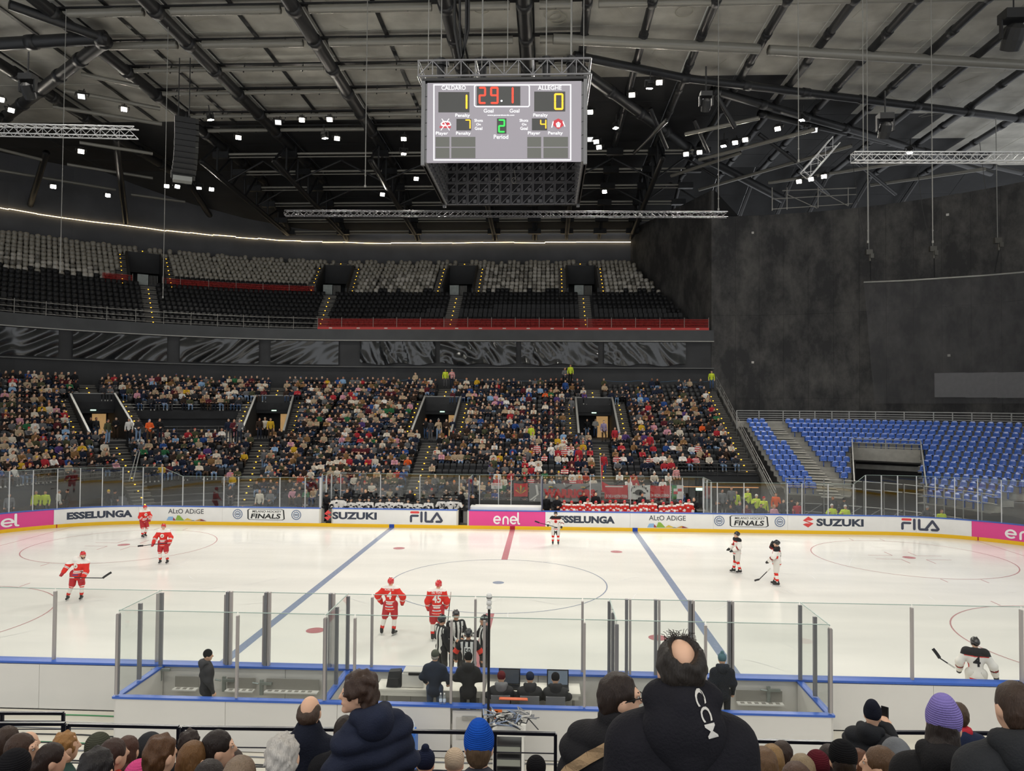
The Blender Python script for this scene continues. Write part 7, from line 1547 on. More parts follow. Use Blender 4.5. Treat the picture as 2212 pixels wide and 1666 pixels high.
# white players
f6 = at(1200, 1177, Z=0); J = stand_pose(knL=(.14, -.05, .5), anL=(.15, .0, .09), knR=(-.14, -.05, .5), anR=(-.15, 0, .09), elL=(.38, .0, 1.16), haL=(.33, -.2, 1.0), elR=(-.4, -.02, 1.18), haR=(-.42, -.25, 1.08))
r6, M6, J6 = player(f6, 0.0, J, 'white', 'white player facing the stand before the centre advert', sc=.96)
stick(wpt(M6, (.3, -.3, .95)), wpt(M6, (-.9, -.35, 1.25)), wpt(M6, (-1.15, -.4, 1.32)), 'hockey stick held level by the white player at the centre advert')
f7 = at(1592, 1238, Z=0); J = stand_pose(anL=(.13, .08, .09), anR=(-.13, -.1, .09), elL=(.3, .0, 1.16), haL=(.2, -.25, 1.0), elR=(-.3, .0, 1.16), haR=(-.18, -.27, 1.0))
player(f7, -1.45, J, 'white', 'white player in profile standing with hands before him', '17')
f8 = at(1678, 1265, Z=0); J = stand_pose(anL=(.13, .03, .09), anR=(-.13, -.06, .09), elL=(.36, -.1, 1.18), haL=(.2, -.3, .95), elR=(-.34, -.2, 1.42), haR=(-.12, -.16, 1.62), nod=.1)
r8, M8, J8 = player(f8, -1.9, J, 'white', 'white player touching his helmet and trailing his stick', '5', sc=1.02)
stick(at(1664, 1228, Y=f8[1] - .2), at(1640, 1252, Y=f8[1] - .3), at(1630, 1256, Y=f8[1] - .35), 'black hockey stick resting on the ice by the white player touching his helmet')
f9 = at(2108, 1379, Z=1.83); J = lean_pose(.18, 'x', stand_pose(elL=(.34, .0, 1.16), haL=(.32, -.25, .95), elR=(-.36, .02, 1.14), haR=(-.42, -.1, .92), yaw=.3))
player((f9[0], f9[1], 0), math.pi - .35, J, 'white', 'white player with number 4 skating away close to the near boards', '4', 'BASSCIAN')
stick(at(2062, 1443, Y=f9[1] - .1), at(2030, 1422, Y=f9[1] - .1), at(2016, 1404, Y=f9[1] - .1), 'black hockey stick swung back by the white player at the near boards')
# ------------------------------------------------------------------ referees
ref_w, ref_k = mat('referee_white', '#e6e4df', .75), mat('referee_black', '#1d1d20', .75); armband = mat('referee_armband', '#e2412f', .7)
def referee(px, py, rz, label, J, num=None, bands=False):
    p = at(px, py, Z=1.86); M = trs((p[0], p[1], 0), rz); 
    for k_ in list(J):
        if isinstance(J[k_], np.ndarray): J[k_] = J[k_] + V3(0, 0, .05)
    root = tag(sdf_obj('person', body_prims(J, 0, True), [SKIN[1]], None, .016, .02, M), label, 'person'); face_bits(J, M, root)
    v, q, t = sdf_mesh(top_prims(J, 0, 1.08, 1.15, -.06, 1.1), .014, .04); c = v[q].mean(1); x = c[:, 0]; th = np.arctan2(c[:, 1], c[:, 0]); core = np.abs(x) < .215
    mi = np.where(core, (np.floor((x + .4375) / .0625) % 2 == 0).astype(int), 1)
    mi[(c[:, 2] > J['shL'][2] + .06)] = 1
    for s in 'LR':
        d = J['el' + s] - J['sh' + s]; u = ((c - J['sh' + s]) @ d) / (d @ d); near = np.linalg.norm(c - J['sh' + s] - np.clip(u, 0, 1)[:, None] * d, axis=1) < .11; mi[near & (u > .25) & ~(core & (np.abs(x) < .16))] = 1
        if bands: mi[near & (u > .55) & (u < .95) & (np.abs(x) > .2)] = 2
    ja = place(arr_mesh('referee_shirt', v, q, mi, [ref_w, ref_k, armband]), 'referee_shirt', root, M)
    if num: decal([(rect2(-.09, J['che'][2] - .11, .09, J['che'][2] + .1), ref_w), (ltxt(num, 0, J['che'][2] - .08, .15, .15, bold=.02), ref_k)], v, q, M, ja, 'shirt_number')
    sdf_obj('trousers', leg_prims(J, 0, 1.12), [ref_k], root, .018, .03, M); sdf_obj('skates', shoe_prims(J, 0), [skate_m], root, .018, .02, M); helmet(J, M, root, helm_k, True)
referee(955, 1326, 1.75 + math.pi * .0 + .55, 'referee in stripes facing the group from the red player side', stand_pose(elL=(.25, .0, 1.15), haL=(.22, -.18, .95), yaw=.2))
referee(985, 1316, .45, 'bareheaded-faced referee in stripes facing the officials box', stand_pose(elL=(.26, -.06, 1.16), haL=(.1, -.26, 1.08), elR=(-.26, -.06, 1.16), haR=(-.08, -.26, 1.06)))
referee(1047, 1327, -1.2, 'referee in stripes gesturing on the far edge of the group', stand_pose(elR=(-.28, -.1, 1.2), haR=(-.24, -.38, 1.22), elL=(.27, -.02, 1.15), haL=(.25, -.15, .95)))
referee(1012, 1356, math.pi, 'referee with number 50 and red armbands seen from behind', stand_pose(elL=(.33, .0, 1.18), haL=(.33, -.16, .98), elR=(-.33, .0, 1.18), haR=(-.33, -.16, .98)), '50', True)
# ------------------------------------------------------------------ benches
def bench_fig(J, yoke=True):
    P = head_prims(J, 0, ears=False) + [(1, 'e', J['hed'] + V3(0, .012, .05), (.1, .122, .1)), (1, 'c', J['hed'] + V3(-.085, .02, .0), J['hed'] + V3(-.085, .02, -.03), .022, .02), (1, 'c', J['hed'] + V3(.085, .02, .0), J['hed'] + V3(.085, .02, -.03), .022, .02)]
    P += top_prims(J, 2, 1.2, 1.4, 0, 1.3) + [(3, 'c', J['shL'] + V3(.03, 0, .04), J['shR'] + V3(-.03, 0, .04), .1, .1), (3, 'c', J['elL'] * .7 + J['haL'] * .3, J['elL'] * .5 + J['haL'] * .5, .092, .088), (3, 'c', J['elR'] * .7 + J['haR'] * .3, J['elR'] * .5 + J['haR'] * .5, .092, .088), (3, 'e', J['che'] + V3(0, -.11, 0), (.08, .06, .07))]
    P += [(4, 'c', J['ha' + s] * 1.1 - J['el' + s] * .1, J['ha' + s] * 1.3 - J['el' + s] * .3, .07, .06) for s in 'LR'] + leg_prims(J, 5, 1.4) + shoe_prims(J, 5)
    return arr_mesh('bench_player', *sdf_mesh(P, .026, .03), [SKIN[0], helm_r, jr, jw, glove_r, pant_red])
BF = [bench_fig(sit_pose(yaw=.3)), bench_fig(sit_pose(haL=(.2, -.3, .66), haR=(-.2, -.3, .66), yaw=-.35)), bench_fig(sit_pose(elL=(.27, -.12, .76), haL=(.0, -.3, .72), elR=(-.27, -.12, .76), haR=(.0, -.32, .66)))]
BSF = [bench_fig(stand_pose(elL=(.32, 0, 1.16), haL=(.26, -.2, .98), elR=(-.32, 0, 1.16), haR=(-.26, -.2, .98))), bench_fig(stand_pose(yaw=.6))]
RED6 = [SKIN[0], helm_r, jr, jw, glove_r, pant_red]; WHT6 = [SKIN[0], helm_b, jw, jb, glove_k, pant_blk]
BZ = .3
for k_, (x0, x1, cs) in enumerate(((-11.4, -3.4, 'white'), (1.9, 11.4, 'red'))):
    T = thing('team_bench', 'low bench of the %s team behind the boards' % cs, 'bench', ((x0 + x1) / 2, 14.4, 0))
    pbox('bench_floor', ((x0 + x1) / 2, 14.28, BZ / 2), (x1 - x0 - .1, 1.86, BZ - .01), charcoal, T); pbox('bench_seat', ((x0 + x1) / 2, 14.45, BZ + .42), (x1 - x0 - .4, .35, .06), mat('bench_wood', '#6b6258', .6), T)
    for x in np.arange(x0 + .4, x1, 1.6): pbox('bench_leg', (x, 14.45, BZ + .2), (.06, .3, .38), alu_dark, T)
for i, px in enumerate((758, 778, 797, 821, 842, 861, 882, 903, 926)):
    p = at(px, 1085, Y=14.35); tag(place(BF[i % 3], 'person', None, trs((p[0], 14.35, BZ - .02), rp_.uniform(-.3, .3), (1, 1, rp_.uniform(.96, 1.06))), WHT6), 'white team player on the bench, %s along from the open gate' % ORD[i], 'person', 'white team bench')
for i, px in enumerate((1219, 1235, 1254, 1270, 1287, 1302, 1318, 1330, 1349, 1372, 1389, 1410, 1433, 1452, 1470)):
    p = at(px, 1085, Y=14.35); tag(place(BF[(i * 2) % 3], 'person', None, trs((p[0], 14.35 + (i % 2) * .12, BZ - .02), rp_.uniform(-.3, .3), (.95, 1, rp_.uniform(.94, 1.08))), RED6), 'red team player on the bench, %s along from the centre advert' % ORD[i], 'person', 'red team bench')
for px, ti, rz, ms, lab in ((726, 0, .4, WHT6, 'white team player standing at the open bench gate'), (739, 1, 2.9, WHT6, 'white team player standing with back turned near the open gate'), (955, 0, math.pi, WHT6, 'white player with number 30 standing on the bench with his back turned'), (973, 1, .2, WHT6, 'white player standing between the two who turn their backs'), (987, 0, 2.8, WHT6, 'white player with number 7 standing in the bench doorway'), (1488, 1, -.5, RED6, 'red team player standing at the far end of the bench')):
    p = at(px, 1085, Y=14.0); tag(place(BSF[ti], 'person', None, trs((p[0], 14.0, 0.05), rz, (1, 1, .98)), ms), lab, 'person')
for s_, px in (('30', 955), ('7', 987)):
    p = at(px, 1080, Y=13.76); flat('jersey_number', [(fit_text(s_, .12 * len(s_) + .06, .26, bold=.03), jb)], lambda x, y, k: (p[0] - .12 + x, 13.74, 1.12 + y), bpy.data.objects[[o.name for o in COL.objects if o.get('label', '').startswith('white player with number ' + s_ + ' standing')][0]])
def standee(px, py, Y, ti, tn, hn, lab, rz=0.0, pant=0, h=1.76, z=None):
    p = at(px, py, Y=Y); zf = float(p[2]) - h if z is None else z
    return tag(place(STAF[ti], 'person', None, trs((p[0], Y, zf), rz), [SKIN[rp_.randrange(3)], HD.get(hn) or HAIRS[0][1], TOPD[tn], PANTS[pant], SHOES[0]]), lab, 'person')
for a in ((705, 1062, 14.2, 5, 'black jacket', 'black beanie', 'staff member in black at the open bench gate', 1.5), (750, 1055, 14.95, 1, 'black jacket', 'brown hair', 'coach in black behind the first white bench players', .2), (790, 1056, 14.95, 1, 'black jacket', 'blond hair', 'coach in black reading a tablet behind the white bench', 0), (886, 1056, 14.95, 0, 'black jacket', 'grey hair', 'coach in black behind the middle of the white bench', .1), (996, 1057, 14.95, 3, 'black jacket', 'dark brown hair', 'staff member in black beside the players with turned backs', -.6), (1022, 1070, 14.2, 0, 'black jacket', 'grey hair', 'man in a dark suit by the padded post', -1.2),
          (1180, 1078, 14.6, 0, 'black jacket', 'dark brown hair', 'staff member in black nearest the centre advert on the red bench', .3), (1203, 1078, 14.2, 1, 'black jacket', 'brown hair', 'second staff member in black on the red bench', .3), (1261, 1066, 14.95, 0, 'black jacket', 'brown hair', 'coach in black with a phone behind the red bench', .2), (1287, 1060, 14.95, 1, 'black jacket', 'dark brown hair', 'coach in black with folded arms behind the red bench', 0), (1387, 1057, 14.95, 0, 'charcoal coat', 'black hair', 'head coach in charcoal standing before the round banner', .2), (1499, 1080, 14.2, 1, 'black jacket', 'brown hair', 'staff member in black at the end of the red bench', -.3)):
    standee(*a[:7], rz=a[7], z=BZ - .02 if a[2] > 14.9 else .12)
for a in ((4, 1022, 17.0, 6, 'yellow jacket', 'grey hair', 'steward in a yellow jacket behind the curved glass', .4), (78, 1066, 14.5, 0, 'hi-vis vest', 'grey hair', 'steward in a hi-vis vest behind the pink advert', .3), (98, 1064, 14.6, 0, 'hi-vis vest', 'black beanie', 'steward in a hi-vis vest and black beanie behind the pink advert', .3), (20, 1088, 13.0, 0, 'grey jacket', 'grey hair', 'grey-haired person in grey behind the pink advert edge', .5), (127, 1070, 15.2, 3, 'white jacket', 'grey hair', 'person in a white vest behind the curved glass', 2.5), (146, 1068, 15.4, 5, 'black jacket', 'black beanie', 'person in black and cap behind the curved glass', -1), (234, 1072, 15.4, 2, 'black jacket', 'yellow beanie', 'person in a yellow beanie behind the grocery advert', 2.8), (248, 1070, 15.4, 5, 'black jacket', 'black beanie', 'person in black beside the yellow beanie', 1.5),
          (561, 1060, 16.5, 4, 'cream jacket', 'blond hair', 'woman in a pale jacket behind the hockey finals advert', 0), (584, 1065, 16.5, 1, 'grey jacket', 'blond hair', 'girl in a grey top behind the hockey finals advert', 0), (645, 1078, 15.0, 0, 'black jacket', 'brown hair', 'man in black bending behind the round emblem advert', 1.0)): standee(*a[:7], rz=a[7], z=-.02)
rt = [(1560, 1058, 17.0, 4, 'grey jacket', 'black beanie', 'person in grey behind the end of the red bench'), (1580, 1053, 17.2, 0, 'grey jacket', 'brown hair', 'second person in grey behind the end of the red bench'), (1590, 1062, 17.6, 0, 'hi-vis vest', 'brown hair', 'medic in a hi-vis vest between grey jackets'), (1615, 1058, 17.0, 2, 'hi-vis vest', 'white beanie', 'rescuer in hi-vis with a white helmet behind the finals advert'), (1634, 1070, 16.6, 2, 'hi-vis vest', 'white beanie', 'shorter rescuer in hi-vis with a white helmet'), (1650, 1075, 16.4, 2, 'hi-vis vest', 'red beanie', 'rescuer in hi-vis with a red cap'), (1676, 1066, 16.2, 0, 'orange jacket', 'brown hair', 'medic in an orange and yellow suit behind the glass'), (1548, 1084, 14.6, 0, 'black jacket', 'brown hair', 'man in black seated low behind the round emblem'), (1578, 1092, 14.4, 0, 'black jacket', 'dark brown hair', 'reporter in black low behind the glass'), (1598, 1085, 14.8, 3, 'navy jacket', 'grey hair', 'man in navy with a lanyard behind the finals advert'), (1613, 1092, 14.4, 1, 'burgundy coat', 'brown hair', 'woman in burgundy behind the finals advert'), (1644, 1090, 14.4, 0, 'black jacket', 'black hair', 'man in black beside the second emblem'), (1672, 1092, 14.4, 1, 'pink jacket', 'blond hair', 'woman in pink beside the second emblem'), (1692, 1080, 14.8, 0, 'charcoal coat', 'dark brown hair', 'man in charcoal behind the glass post'), (1710, 1078, 15.2, 5, 'black jacket', 'black beanie', 'man in black behind the red logo advert'), (1722, 1085, 15.0, 0, 'red jacket', 'brown hair', 'person in red behind the red logo advert'),
      (1797, 1091, 14.0, 2, 'hi-vis vest', 'white beanie', 'seated medic in hi-vis and white helmet before the blue stand'), (1826, 1093, 14.0, 2, 'hi-vis vest', 'white beanie', 'second seated medic in hi-vis before the blue stand'), (1799, 1074, 16.0, 0, 'charcoal coat', 'brown hair', 'person in charcoal on the scaffold behind the medics'), (1823, 1078, 16.0, 5, 'charcoal coat', 'black beanie', 'person in a cap on the scaffold behind the medics'), (2003, 1095, 13.9, 5, 'charcoal coat', 'grey beanie', 'person in charcoal behind the sports brand advert'), (2034, 1102, 13.4, 0, 'hi-vis vest', 'auburn hair', 'person in a green hi-vis top behind the last advert letters')]
for a in rt: standee(*a, rz=rp_.uniform(-.5, .5), h=1.72 if a[1] < 1080 else 1.72)
# ------------------------------------------------------------------ banners hung before the fan block
ban_r, ban_w, ban_k = mat('banner_red', '#cf2f33', .8), mat('banner_white', '#e4e0d8', .8), mat('banner_black', '#2a2729', .8); ban_g, ban_y, ban_gr = mat('banner_green', '#3f8f55', .8), mat('banner_yellow', '#d9b445', .8), mat('banner_grey', '#8b8a88', .8)
def banner(px0, px1, py0, py1, label, bg, shapes, Yb=20.3):
    a, b_, c, d = at(px0, py1, Y=Yb), at(px1, py1, Y=Yb), at(px1, py0, Y=Yb), at(px0, py0, Y=Yb); n = 12; V = []; 
    for j in range(2):
        for i in range(n + 1):
            t = i / n; p = (a + (b_ - a) * t) if j == 0 else (d + (c - d) * t); V.append((p[0], Yb - .03 * math.sin(t * 9 + px0), p[2] - (.04 * math.sin(math.pi * t) if j else 0)))
    V2 = [(x, y + .02, z) for x, y, z in V]; m = n + 1
    F = [(i, i + 1, m + i + 1, m + i) for i in range(n)]; o = MB().add(V + V2, F + [tuple(2 * m + k_ for k_ in f[::-1]) for f in F] + [(m + i, m + i + 1, 3 * m + i + 1, 3 * m + i) for i in range(n)] + [(i + 1, i, 2 * m + i, 2 * m + i + 1) for i in range(n)]).build('banner', bg); tag(o, label, 'banner')
    flat('banner_print', shapes, lambda x, y, k: np.array(((a + (b_ - a) * x)[0], Yb - .05 - .002 * k, a[2] + (d[2] - a[2]) * y)), o)
def bt(s, x0, x1, y0, y1, m, **kw): v, t = fit_text(s, x1 - x0, y1 - y0, **kw); return ((np.array([(x0 + a, y0 + b_) for a, b_ in v]), t), m)
leaf = [(poly2([(.5, .2), (.5 + .3 * math.sin(a) + .06 * math.cos(a), .45 + .35 * math.cos(a) - .03), (.5 + .42 * math.sin(a), .4 + .48 * math.cos(a)), (.5 + .3 * math.sin(a) - .06 * math.cos(a), .45 + .35 * math.cos(a))]), ban_g if i % 2 else ban_y) for i, a in enumerate(np.radians((-80, -45, 0, 45, 80)))]
banner(1110, 1140, 1044, 1073, 'red banner with a spread green leaf hung behind the glass', ban_r, leaf)
rb_ = random.Random(2); drag = []
for i in range(16):
    x, y, a, L = rb_.uniform(.02, .95), rb_.uniform(.05, .9), rb_.uniform(-.6, 2.5), rb_.uniform(.05, .13); drag.append((poly2([(x, y), (x + L * math.cos(a), y + 2.2 * L * math.sin(a)), (x + L * 1.4 * math.cos(a + .35), y + 2.4 * L * math.sin(a + .35)), (x + .3 * L, y - .05)]), (ban_gr, ban_k, ban_w)[i % 3]))
for cx in (.3, .75): drag += [(disc2(cx, .82, 0, .035, 12), ban_y), (disc2(cx, .8, 0, .012, 8), ban_k)]
drag += [bt('WARRIORS', .2, .92, .24, .72, ban_r, bold=.07), (stroke([(.02, .1), (.12, .4), (.1, .9)], .03), ban_w)]
banner(1143, 1298, 1044, 1084, 'long grey banner with fierce eyes and big red warriors lettering', ban_gr, drag)
banner(1306, 1356, 1048, 1078, 'red banner with white slogan starting the tribute', ban_r, [bt('SI CHE LA NOSTRA STORIA', .06, .98, .1, .32, ban_w, bold=.02), (rect2(.02, .86, .8, .95), ban_w)])
banner(1357, 1404, 1048, 1079, 'white banner with a black hat silhouette in a ring of letters', ban_w, [(disc2(.5, .5, .0, .2, 18), ban_k), (poly2([(.2, .42), (.8, .42), (.78, .5), (.22, .5)]), ban_k)] + [bt(ch, .47 + .38 * math.cos(a), .53 + .38 * math.cos(a), .5 + .38 * math.sin(a), .64 + .38 * math.sin(a), ban_k) for ch, a in zip('IRRIDUCIBILI', np.linspace(3.0, .1, 12))])
banner(1405, 1447, 1049, 1076, 'red banner with white slogan ending the tribute', ban_r, [bt('SIA ANCORA LEGGENDA', .04, .96, .12, .34, ban_w, bold=.02)])
banner(1451, 1476, 1048, 1078, 'green and white flag with a red chequered shield', ban_g, [(rect2(.42, 0, 1, 1), ban_w), (rect2(.15, .35, .9, .75), ban_w), (rect2(.15, .35, .5, .55), ban_r), (rect2(.5, .55, .9, .75), ban_r)])
banner(1061, 1085, 1043, 1056, 'small white handwritten sign held against the glass', ban_w, [bt('FORZA RAGAZZI', .08, .92, .55, .85, ban_r), bt('PER CH', .25, .75, .12, .42, ban_k)], 19.0)
p = at(1300, 1060, Y=20.2); T = thing('flag_pole', 'thin pole with a furled red and white flag in the fan block', 'flag', p); ptube('pole', p, at(1296, 985, Y=20.6), .02, stick_w, T, 6); MB().add([tuple(at(1300, 1040, Y=20.3)), tuple(at(1318, 1050, Y=20.3)), tuple(at(1310, 1065, Y=20.3)), tuple(at(1299, 1062, Y=20.3)), tuple(at(1299, 1005, Y=20.4)), tuple(at(1303, 1004, Y=20.4))], [(0, 1, 2, 3), (0, 3, 4, 5)]).build('flag_cloth', ban_r, T)
# ------------------------------------------------------------------ officials in the boxes and spectators in the near stand
def fabric(name, c, rough=.85): return mat('fabric_' + name, c, rough, spec=.2, var=.12, vscale=6, bump=.25, bscale=90)
def hairm(name, c):
    k = 'strands_' + name
    if k in MATS: return MATS[k]
    m = mat(k, c, .5, spec=.35); nt = m.node_tree; b = nt.nodes['Principled BSDF']; tc = nt.nodes.new('ShaderNodeTexCoord'); mp = nt.nodes.new('ShaderNodeMapping'); mp.inputs['Scale'].default_value = (150, 150, 14); n = nt.nodes.new('ShaderNodeTexNoise'); n.inputs['Scale'].default_value = 1.0; n.inputs['Detail'].default_value = 3; n.inputs['Distortion'].default_value = .6
    nt.links.new(tc.outputs['Object'], mp.inputs[0]); nt.links.new(mp.outputs[0], n.inputs['Vector']); bp = nt.nodes.new('ShaderNodeBump'); bp.inputs['Strength'].default_value = .8; bp.inputs['Distance'].default_value = .008; nt.links.new(n.outputs['Fac'], bp.inputs['Height']); nt.links.new(bp.outputs[0], b.inputs['Normal'])
    mx = nt.nodes.new('ShaderNodeMix'); mx.data_type = 'RGBA'; l = lin(c); mx.inputs[6].default_value = tuple(x * .55 for x in l[:3]) + (1,); mx.inputs[7].default_value = tuple(min(1, x * 1.5) for x in l[:3]) + (1,); nt.links.new(n.outputs['Fac'], mx.inputs[0]); nt.links.new(mx.outputs[2], b.inputs['Base Color']); return m
KNIT = {}
def knit(c):
    k = 'knit_' + c[1:]
    if k in MATS: return MATS[k]
    m = mat(k, c, .9, spec=.1); nt = m.node_tree; b = nt.nodes['Principled BSDF']; tc = nt.nodes.new('ShaderNodeTexCoord'); w_ = nt.nodes.new('ShaderNodeTexWave'); w_.bands_direction = 'Z'; w_.inputs['Scale'].default_value = 26; w_.inputs['Distortion'].default_value = 2; w_.inputs['Detail Scale'].default_value = 8; nt.links.new(tc.outputs['Object'], w_.inputs['Vector']); bp = nt.nodes.new('ShaderNodeBump'); bp.inputs['Strength'].default_value = .6; bp.inputs['Distance'].default_value = .01; nt.links.new(w_.outputs['Fac'], bp.inputs['Height']); nt.links.new(bp.outputs[0], b.inputs['Normal']); return m
def waves(a, f): return lambda X, Y, Z: -a * (np.sin(X * f + 1.3 * np.sin(Z * f * .5)) * np.sin(Y * f + Z * f * .3) * np.sin(Z * f * .8 + X * f * .4)).astype(np.float32)
def quilt(a, p): return lambda X, Y, Z: (a * (1 - 2 * np.abs(np.sin(math.pi * Z / p + 2 * X * Y)))).astype(np.float32)
def folds(a): return lambda X, Y, Z: (a * np.sin(9 * X + 14 * Z + 2 * np.sin(7 * Z)) * np.sin(11 * Z - 6 * X + 4 * Y)).astype(np.float32)
def spectator(px, py, D, H, rz, label, coat, hair=None, hat=None, pose='sit', yaw=0.0, nod=0.0, hood=None, hoodup=False, puff=None, b=1.05, face=False, kind='short', skin=0, ears=True, trousers='#26272b', h=.016, arms=None, scarf=None, bald=False, sc=1.0, hatk='beanie', hair_disp=None, collar=None, feet=True, loc=None):
    """H = how tall the figure is from floor to crown in this pose"""
    J = (sit_pose if pose == 'sit' else stand_pose)(yaw=yaw, nod=nod, **(arms or {})); top = J['hed'][2] + .118 + (.03 if hat else .015); sc = sc * H / top
    for s in 'LR': J['sh' + s] = J['sh' + s] * V3(.97, 1, 1) - V3(0, 0, .05)
    p = at(px, py, D=D) if loc is None else loc; z = float(p[2]) - H if loc is None else float(p[2]); M = trs((p[0], p[1], z), rz, (sc, sc, sc)); fine = face or arms is not None
    root = tag(sdf_obj('person', body_prims(J, 0, fine), [SKIN[skin]], None, .012, .018, M), label, 'person')
    if face: face_bits(J, M, root)
    cm = coat if not isinstance(coat, str) else fabric(coat[1:], coat)
    P = top_prims(J, 0, b, b * 1.0, -.08 if pose != 'sit' else 0, 1.0)
    for s in 'LR': P += [(0, 'c', J['nec'] + V3(0, .01, -.06), J['sh' + s] + V3(0, .0, -.005), .07 * b, .07 * b), (0, 'c', J['sh' + s] + (J['che'] - J['sh' + s]) * .25 - V3(0, 0, .08), J['el' + s] * .6 + J['pel'] * .4 + V3(0, 0, .1), .085 * b, .075 * b)]
    if collar: P += [(0, 'c', J['nec'] + V3(0, .0, -.03), J['nec'] + V3(0, -.01, .045), collar, collar * .95), (-1, 'c', J['nec'] + V3(0, -.01, .03), J['nec'] + V3(0, -.01, .12), .062, .066)]
    v, q, t = sdf_mesh(P, h, .08, puff or folds(.006)); ja = place(arr_mesh('jacket', v, q, t, [cm]), 'jacket', root, M)
    if hood:
        hm = fabric(hood[1:], hood); N = J['nec']
        if hoodup: HP = [(0, 'e', J['hed'] + V3(0, .02, .02), (.11, .125, .14)), (0, 'c', J['hed'] + V3(0, .03, -.08), N + V3(0, .05, -.05), .1, .11), (-1, 'e', J['hed'] + V3(0, -.12, -.01), (.085, .13, .11))]
        else: HP = [(0, 'e', N + V3(0, .1, -.03), (.13, .075, .11)), (0, 'c', N + V3(-.1, .03, .02), N + V3(0, .11, .015), .045, .06), (0, 'c', N + V3(.1, .03, .02), N + V3(0, .11, .015), .045, .06), (0, 'c', N + V3(-.09, -.04, -.03), N + V3(-.1, .04, .01), .035, .045), (0, 'c', N + V3(.09, -.04, -.03), N + V3(.1, .04, .01), .035, .045)]
        sdf_obj('hood', HP, [hm], root, h, .035, M, folds(.007))
    if scarf: sdf_obj('scarf', [(0, 'c', J['nec'] + V3(-.05, -.03, .0), J['nec'] + V3(.05, -.03, .0), .055, .055), (0, 'c', J['nec'] + V3(-.05, .04, .01), J['nec'] + V3(.05, .04, .01), .05, .05)], [fabric(scarf[1:], scarf)], root, h, .03, M)
    if hair:
        g = lambda *a: J['hed'] + hr(J) @ V3(*a); hm = hairm(hair[1:], hair)
        if bald == 'crown': HP = hair_prims(J, 0, 'short') + [(0, 'e', g(0, .03, .03), (.09, .1, .1), hr(J)), (-1, 'e', g(0, .075, .125), (.062, .085, .075), hr(J)), (-1, 'e', g(0, -.115, -.03), (.075, .07, .085), hr(J))]
        elif bald: HP = [(0, 'e', g(0, .05, -.015), (.078, .056, .062), hr(J)), (0, 'e', g(-.055, .015, .01), (.028, .06, .055), hr(J)), (0, 'e', g(.055, .015, .01), (.028, .06, .055), hr(J))]
        else: HP = hair_prims(J, 0, kind)
        if not bald: HP += [(-1, 'e', g(0, -.12, -.04), (.085, .085, .095), hr(J))] + ([(-1, 'e', g(s_ * .088, -.005, -.035), (.03, .036, .05), hr(J)) for s_ in (-1, 1)] if kind in ('short', 'curly') else [])
        sdf_obj('hair', HP, [hm], root, .011, .02, M, hair_disp or waves(.004, 95))
    if hat: sdf_obj('hat', hat_prims(J, 0, hatk), [knit(hat)], root, .012, .02, M)
    if pose != 'sit' or feet: sdf_obj('trousers', leg_prims(J, 0), [fabric(trousers[1:], trousers)], root, .03, .03, M); sdf_obj('shoes', shoe_prims(J, 0), [SHOES[0]], root, .03, .02, M)
    return root, M, J, (v, q, ja)
PI = math.pi
def box_at(px, py, Y, H): p = at(px, py, Y=Y); return np.array((p[0], Y, .2 if -2.7 < p[0] < 3.4 else .04 if p[2] - H < .12 else .2))
# officials in the boxes
spectator(0, 0, 0, 1.78, PI - .9, 'man in a dark grey hooded jacket and beanie alone in the penalty box', '#3b3b3e', hat='#262628', pose='stand', yaw=-.3, hood='#47474a', loc=box_at(448, 1410, -14.2, 1.78), h=.02)
spectator(0, 0, 0, 1.78, PI, 'man in a long navy coat and bobble hat in the other penalty box', '#23262e', hat='#5f7f88', hatk='pompom', pose='stand', hood='#262a33', loc=box_at(1560, 1400, -14.15, 1.78), h=.02)
spectator(0, 0, 0, 1.76, PI - .1, 'grey-haired man in navy jumper, jeans and cap standing at the scorer table', '#2a3240', hat='#5c6056', hatk='cap', hair='#9a958c', bald=True, pose='stand', loc=box_at(940, 1396, -14.3, 1.76), h=.02, trousers='#4a5568', arms=dict(elL=(.3, -.02, 1.16), haL=(.26, -.2, .98), elR=(-.3, -.02, 1.16), haR=(-.26, -.2, .98)))
spectator(0, 0, 0, 1.74, PI, 'man in a black hooded coat standing behind referee 50', '#2b2b2d', hat='#202022', pose='stand', hood='#303032', loc=box_at(1012, 1412, -14.35, 1.74), h=.02, arms=dict(elL=(.3, -.05, 1.18), haL=(.12, -.25, 1.08), elR=(-.3, -.05, 1.18), haR=(-.12, -.25, 1.06)))
for px, hat, ht, lab, dx in ((1083, '#6a2c30', '#7d7d7e', 'seated official in a dark red beanie with a grey hood', 0), (1145, '#2b3348', '#3a3a3c', 'seated official in a navy beanie holding a hand to the ear', 0), (1200, '#1c1c1e', '#303032', 'seated official in a black beanie at the end of the table', 0)):
    p = at(px, 1448, Y=-14.35); spectator(0, 0, 0, 1.33, PI, lab, '#3a3a3b', hat=hat, hood=ht, loc=np.array((p[0], -14.35, 0.2)), h=.02, arms=dict(elL=(.3, -.1, .78), haL=(.16, -.36, .82), elR=(-.3, -.1, .78), haR=(-.16, -.36, .82)))
    T = thing('folding_chair', 'grey folding chair under the %s' % lab[7:], 'chair', (p[0], -14.35, .2)); c = float(p[0])
    pbox('seat', (c, -14.33, .66), (.42, .4, .04), alu_dark, T); pbox('backrest', (c, -14.6, 1.0), (.42, .03, .2), alu_dark, T)
    for sx in (-.19, .19): pbar('leg', (c + sx, -14.6, 1.1), (c + sx, -14.15, .21), .025, .025, alu_dark, T); pbar('leg', (c + sx, -14.15, .66), (c + sx, -14.6, .21), .025, .025, alu_dark, T)
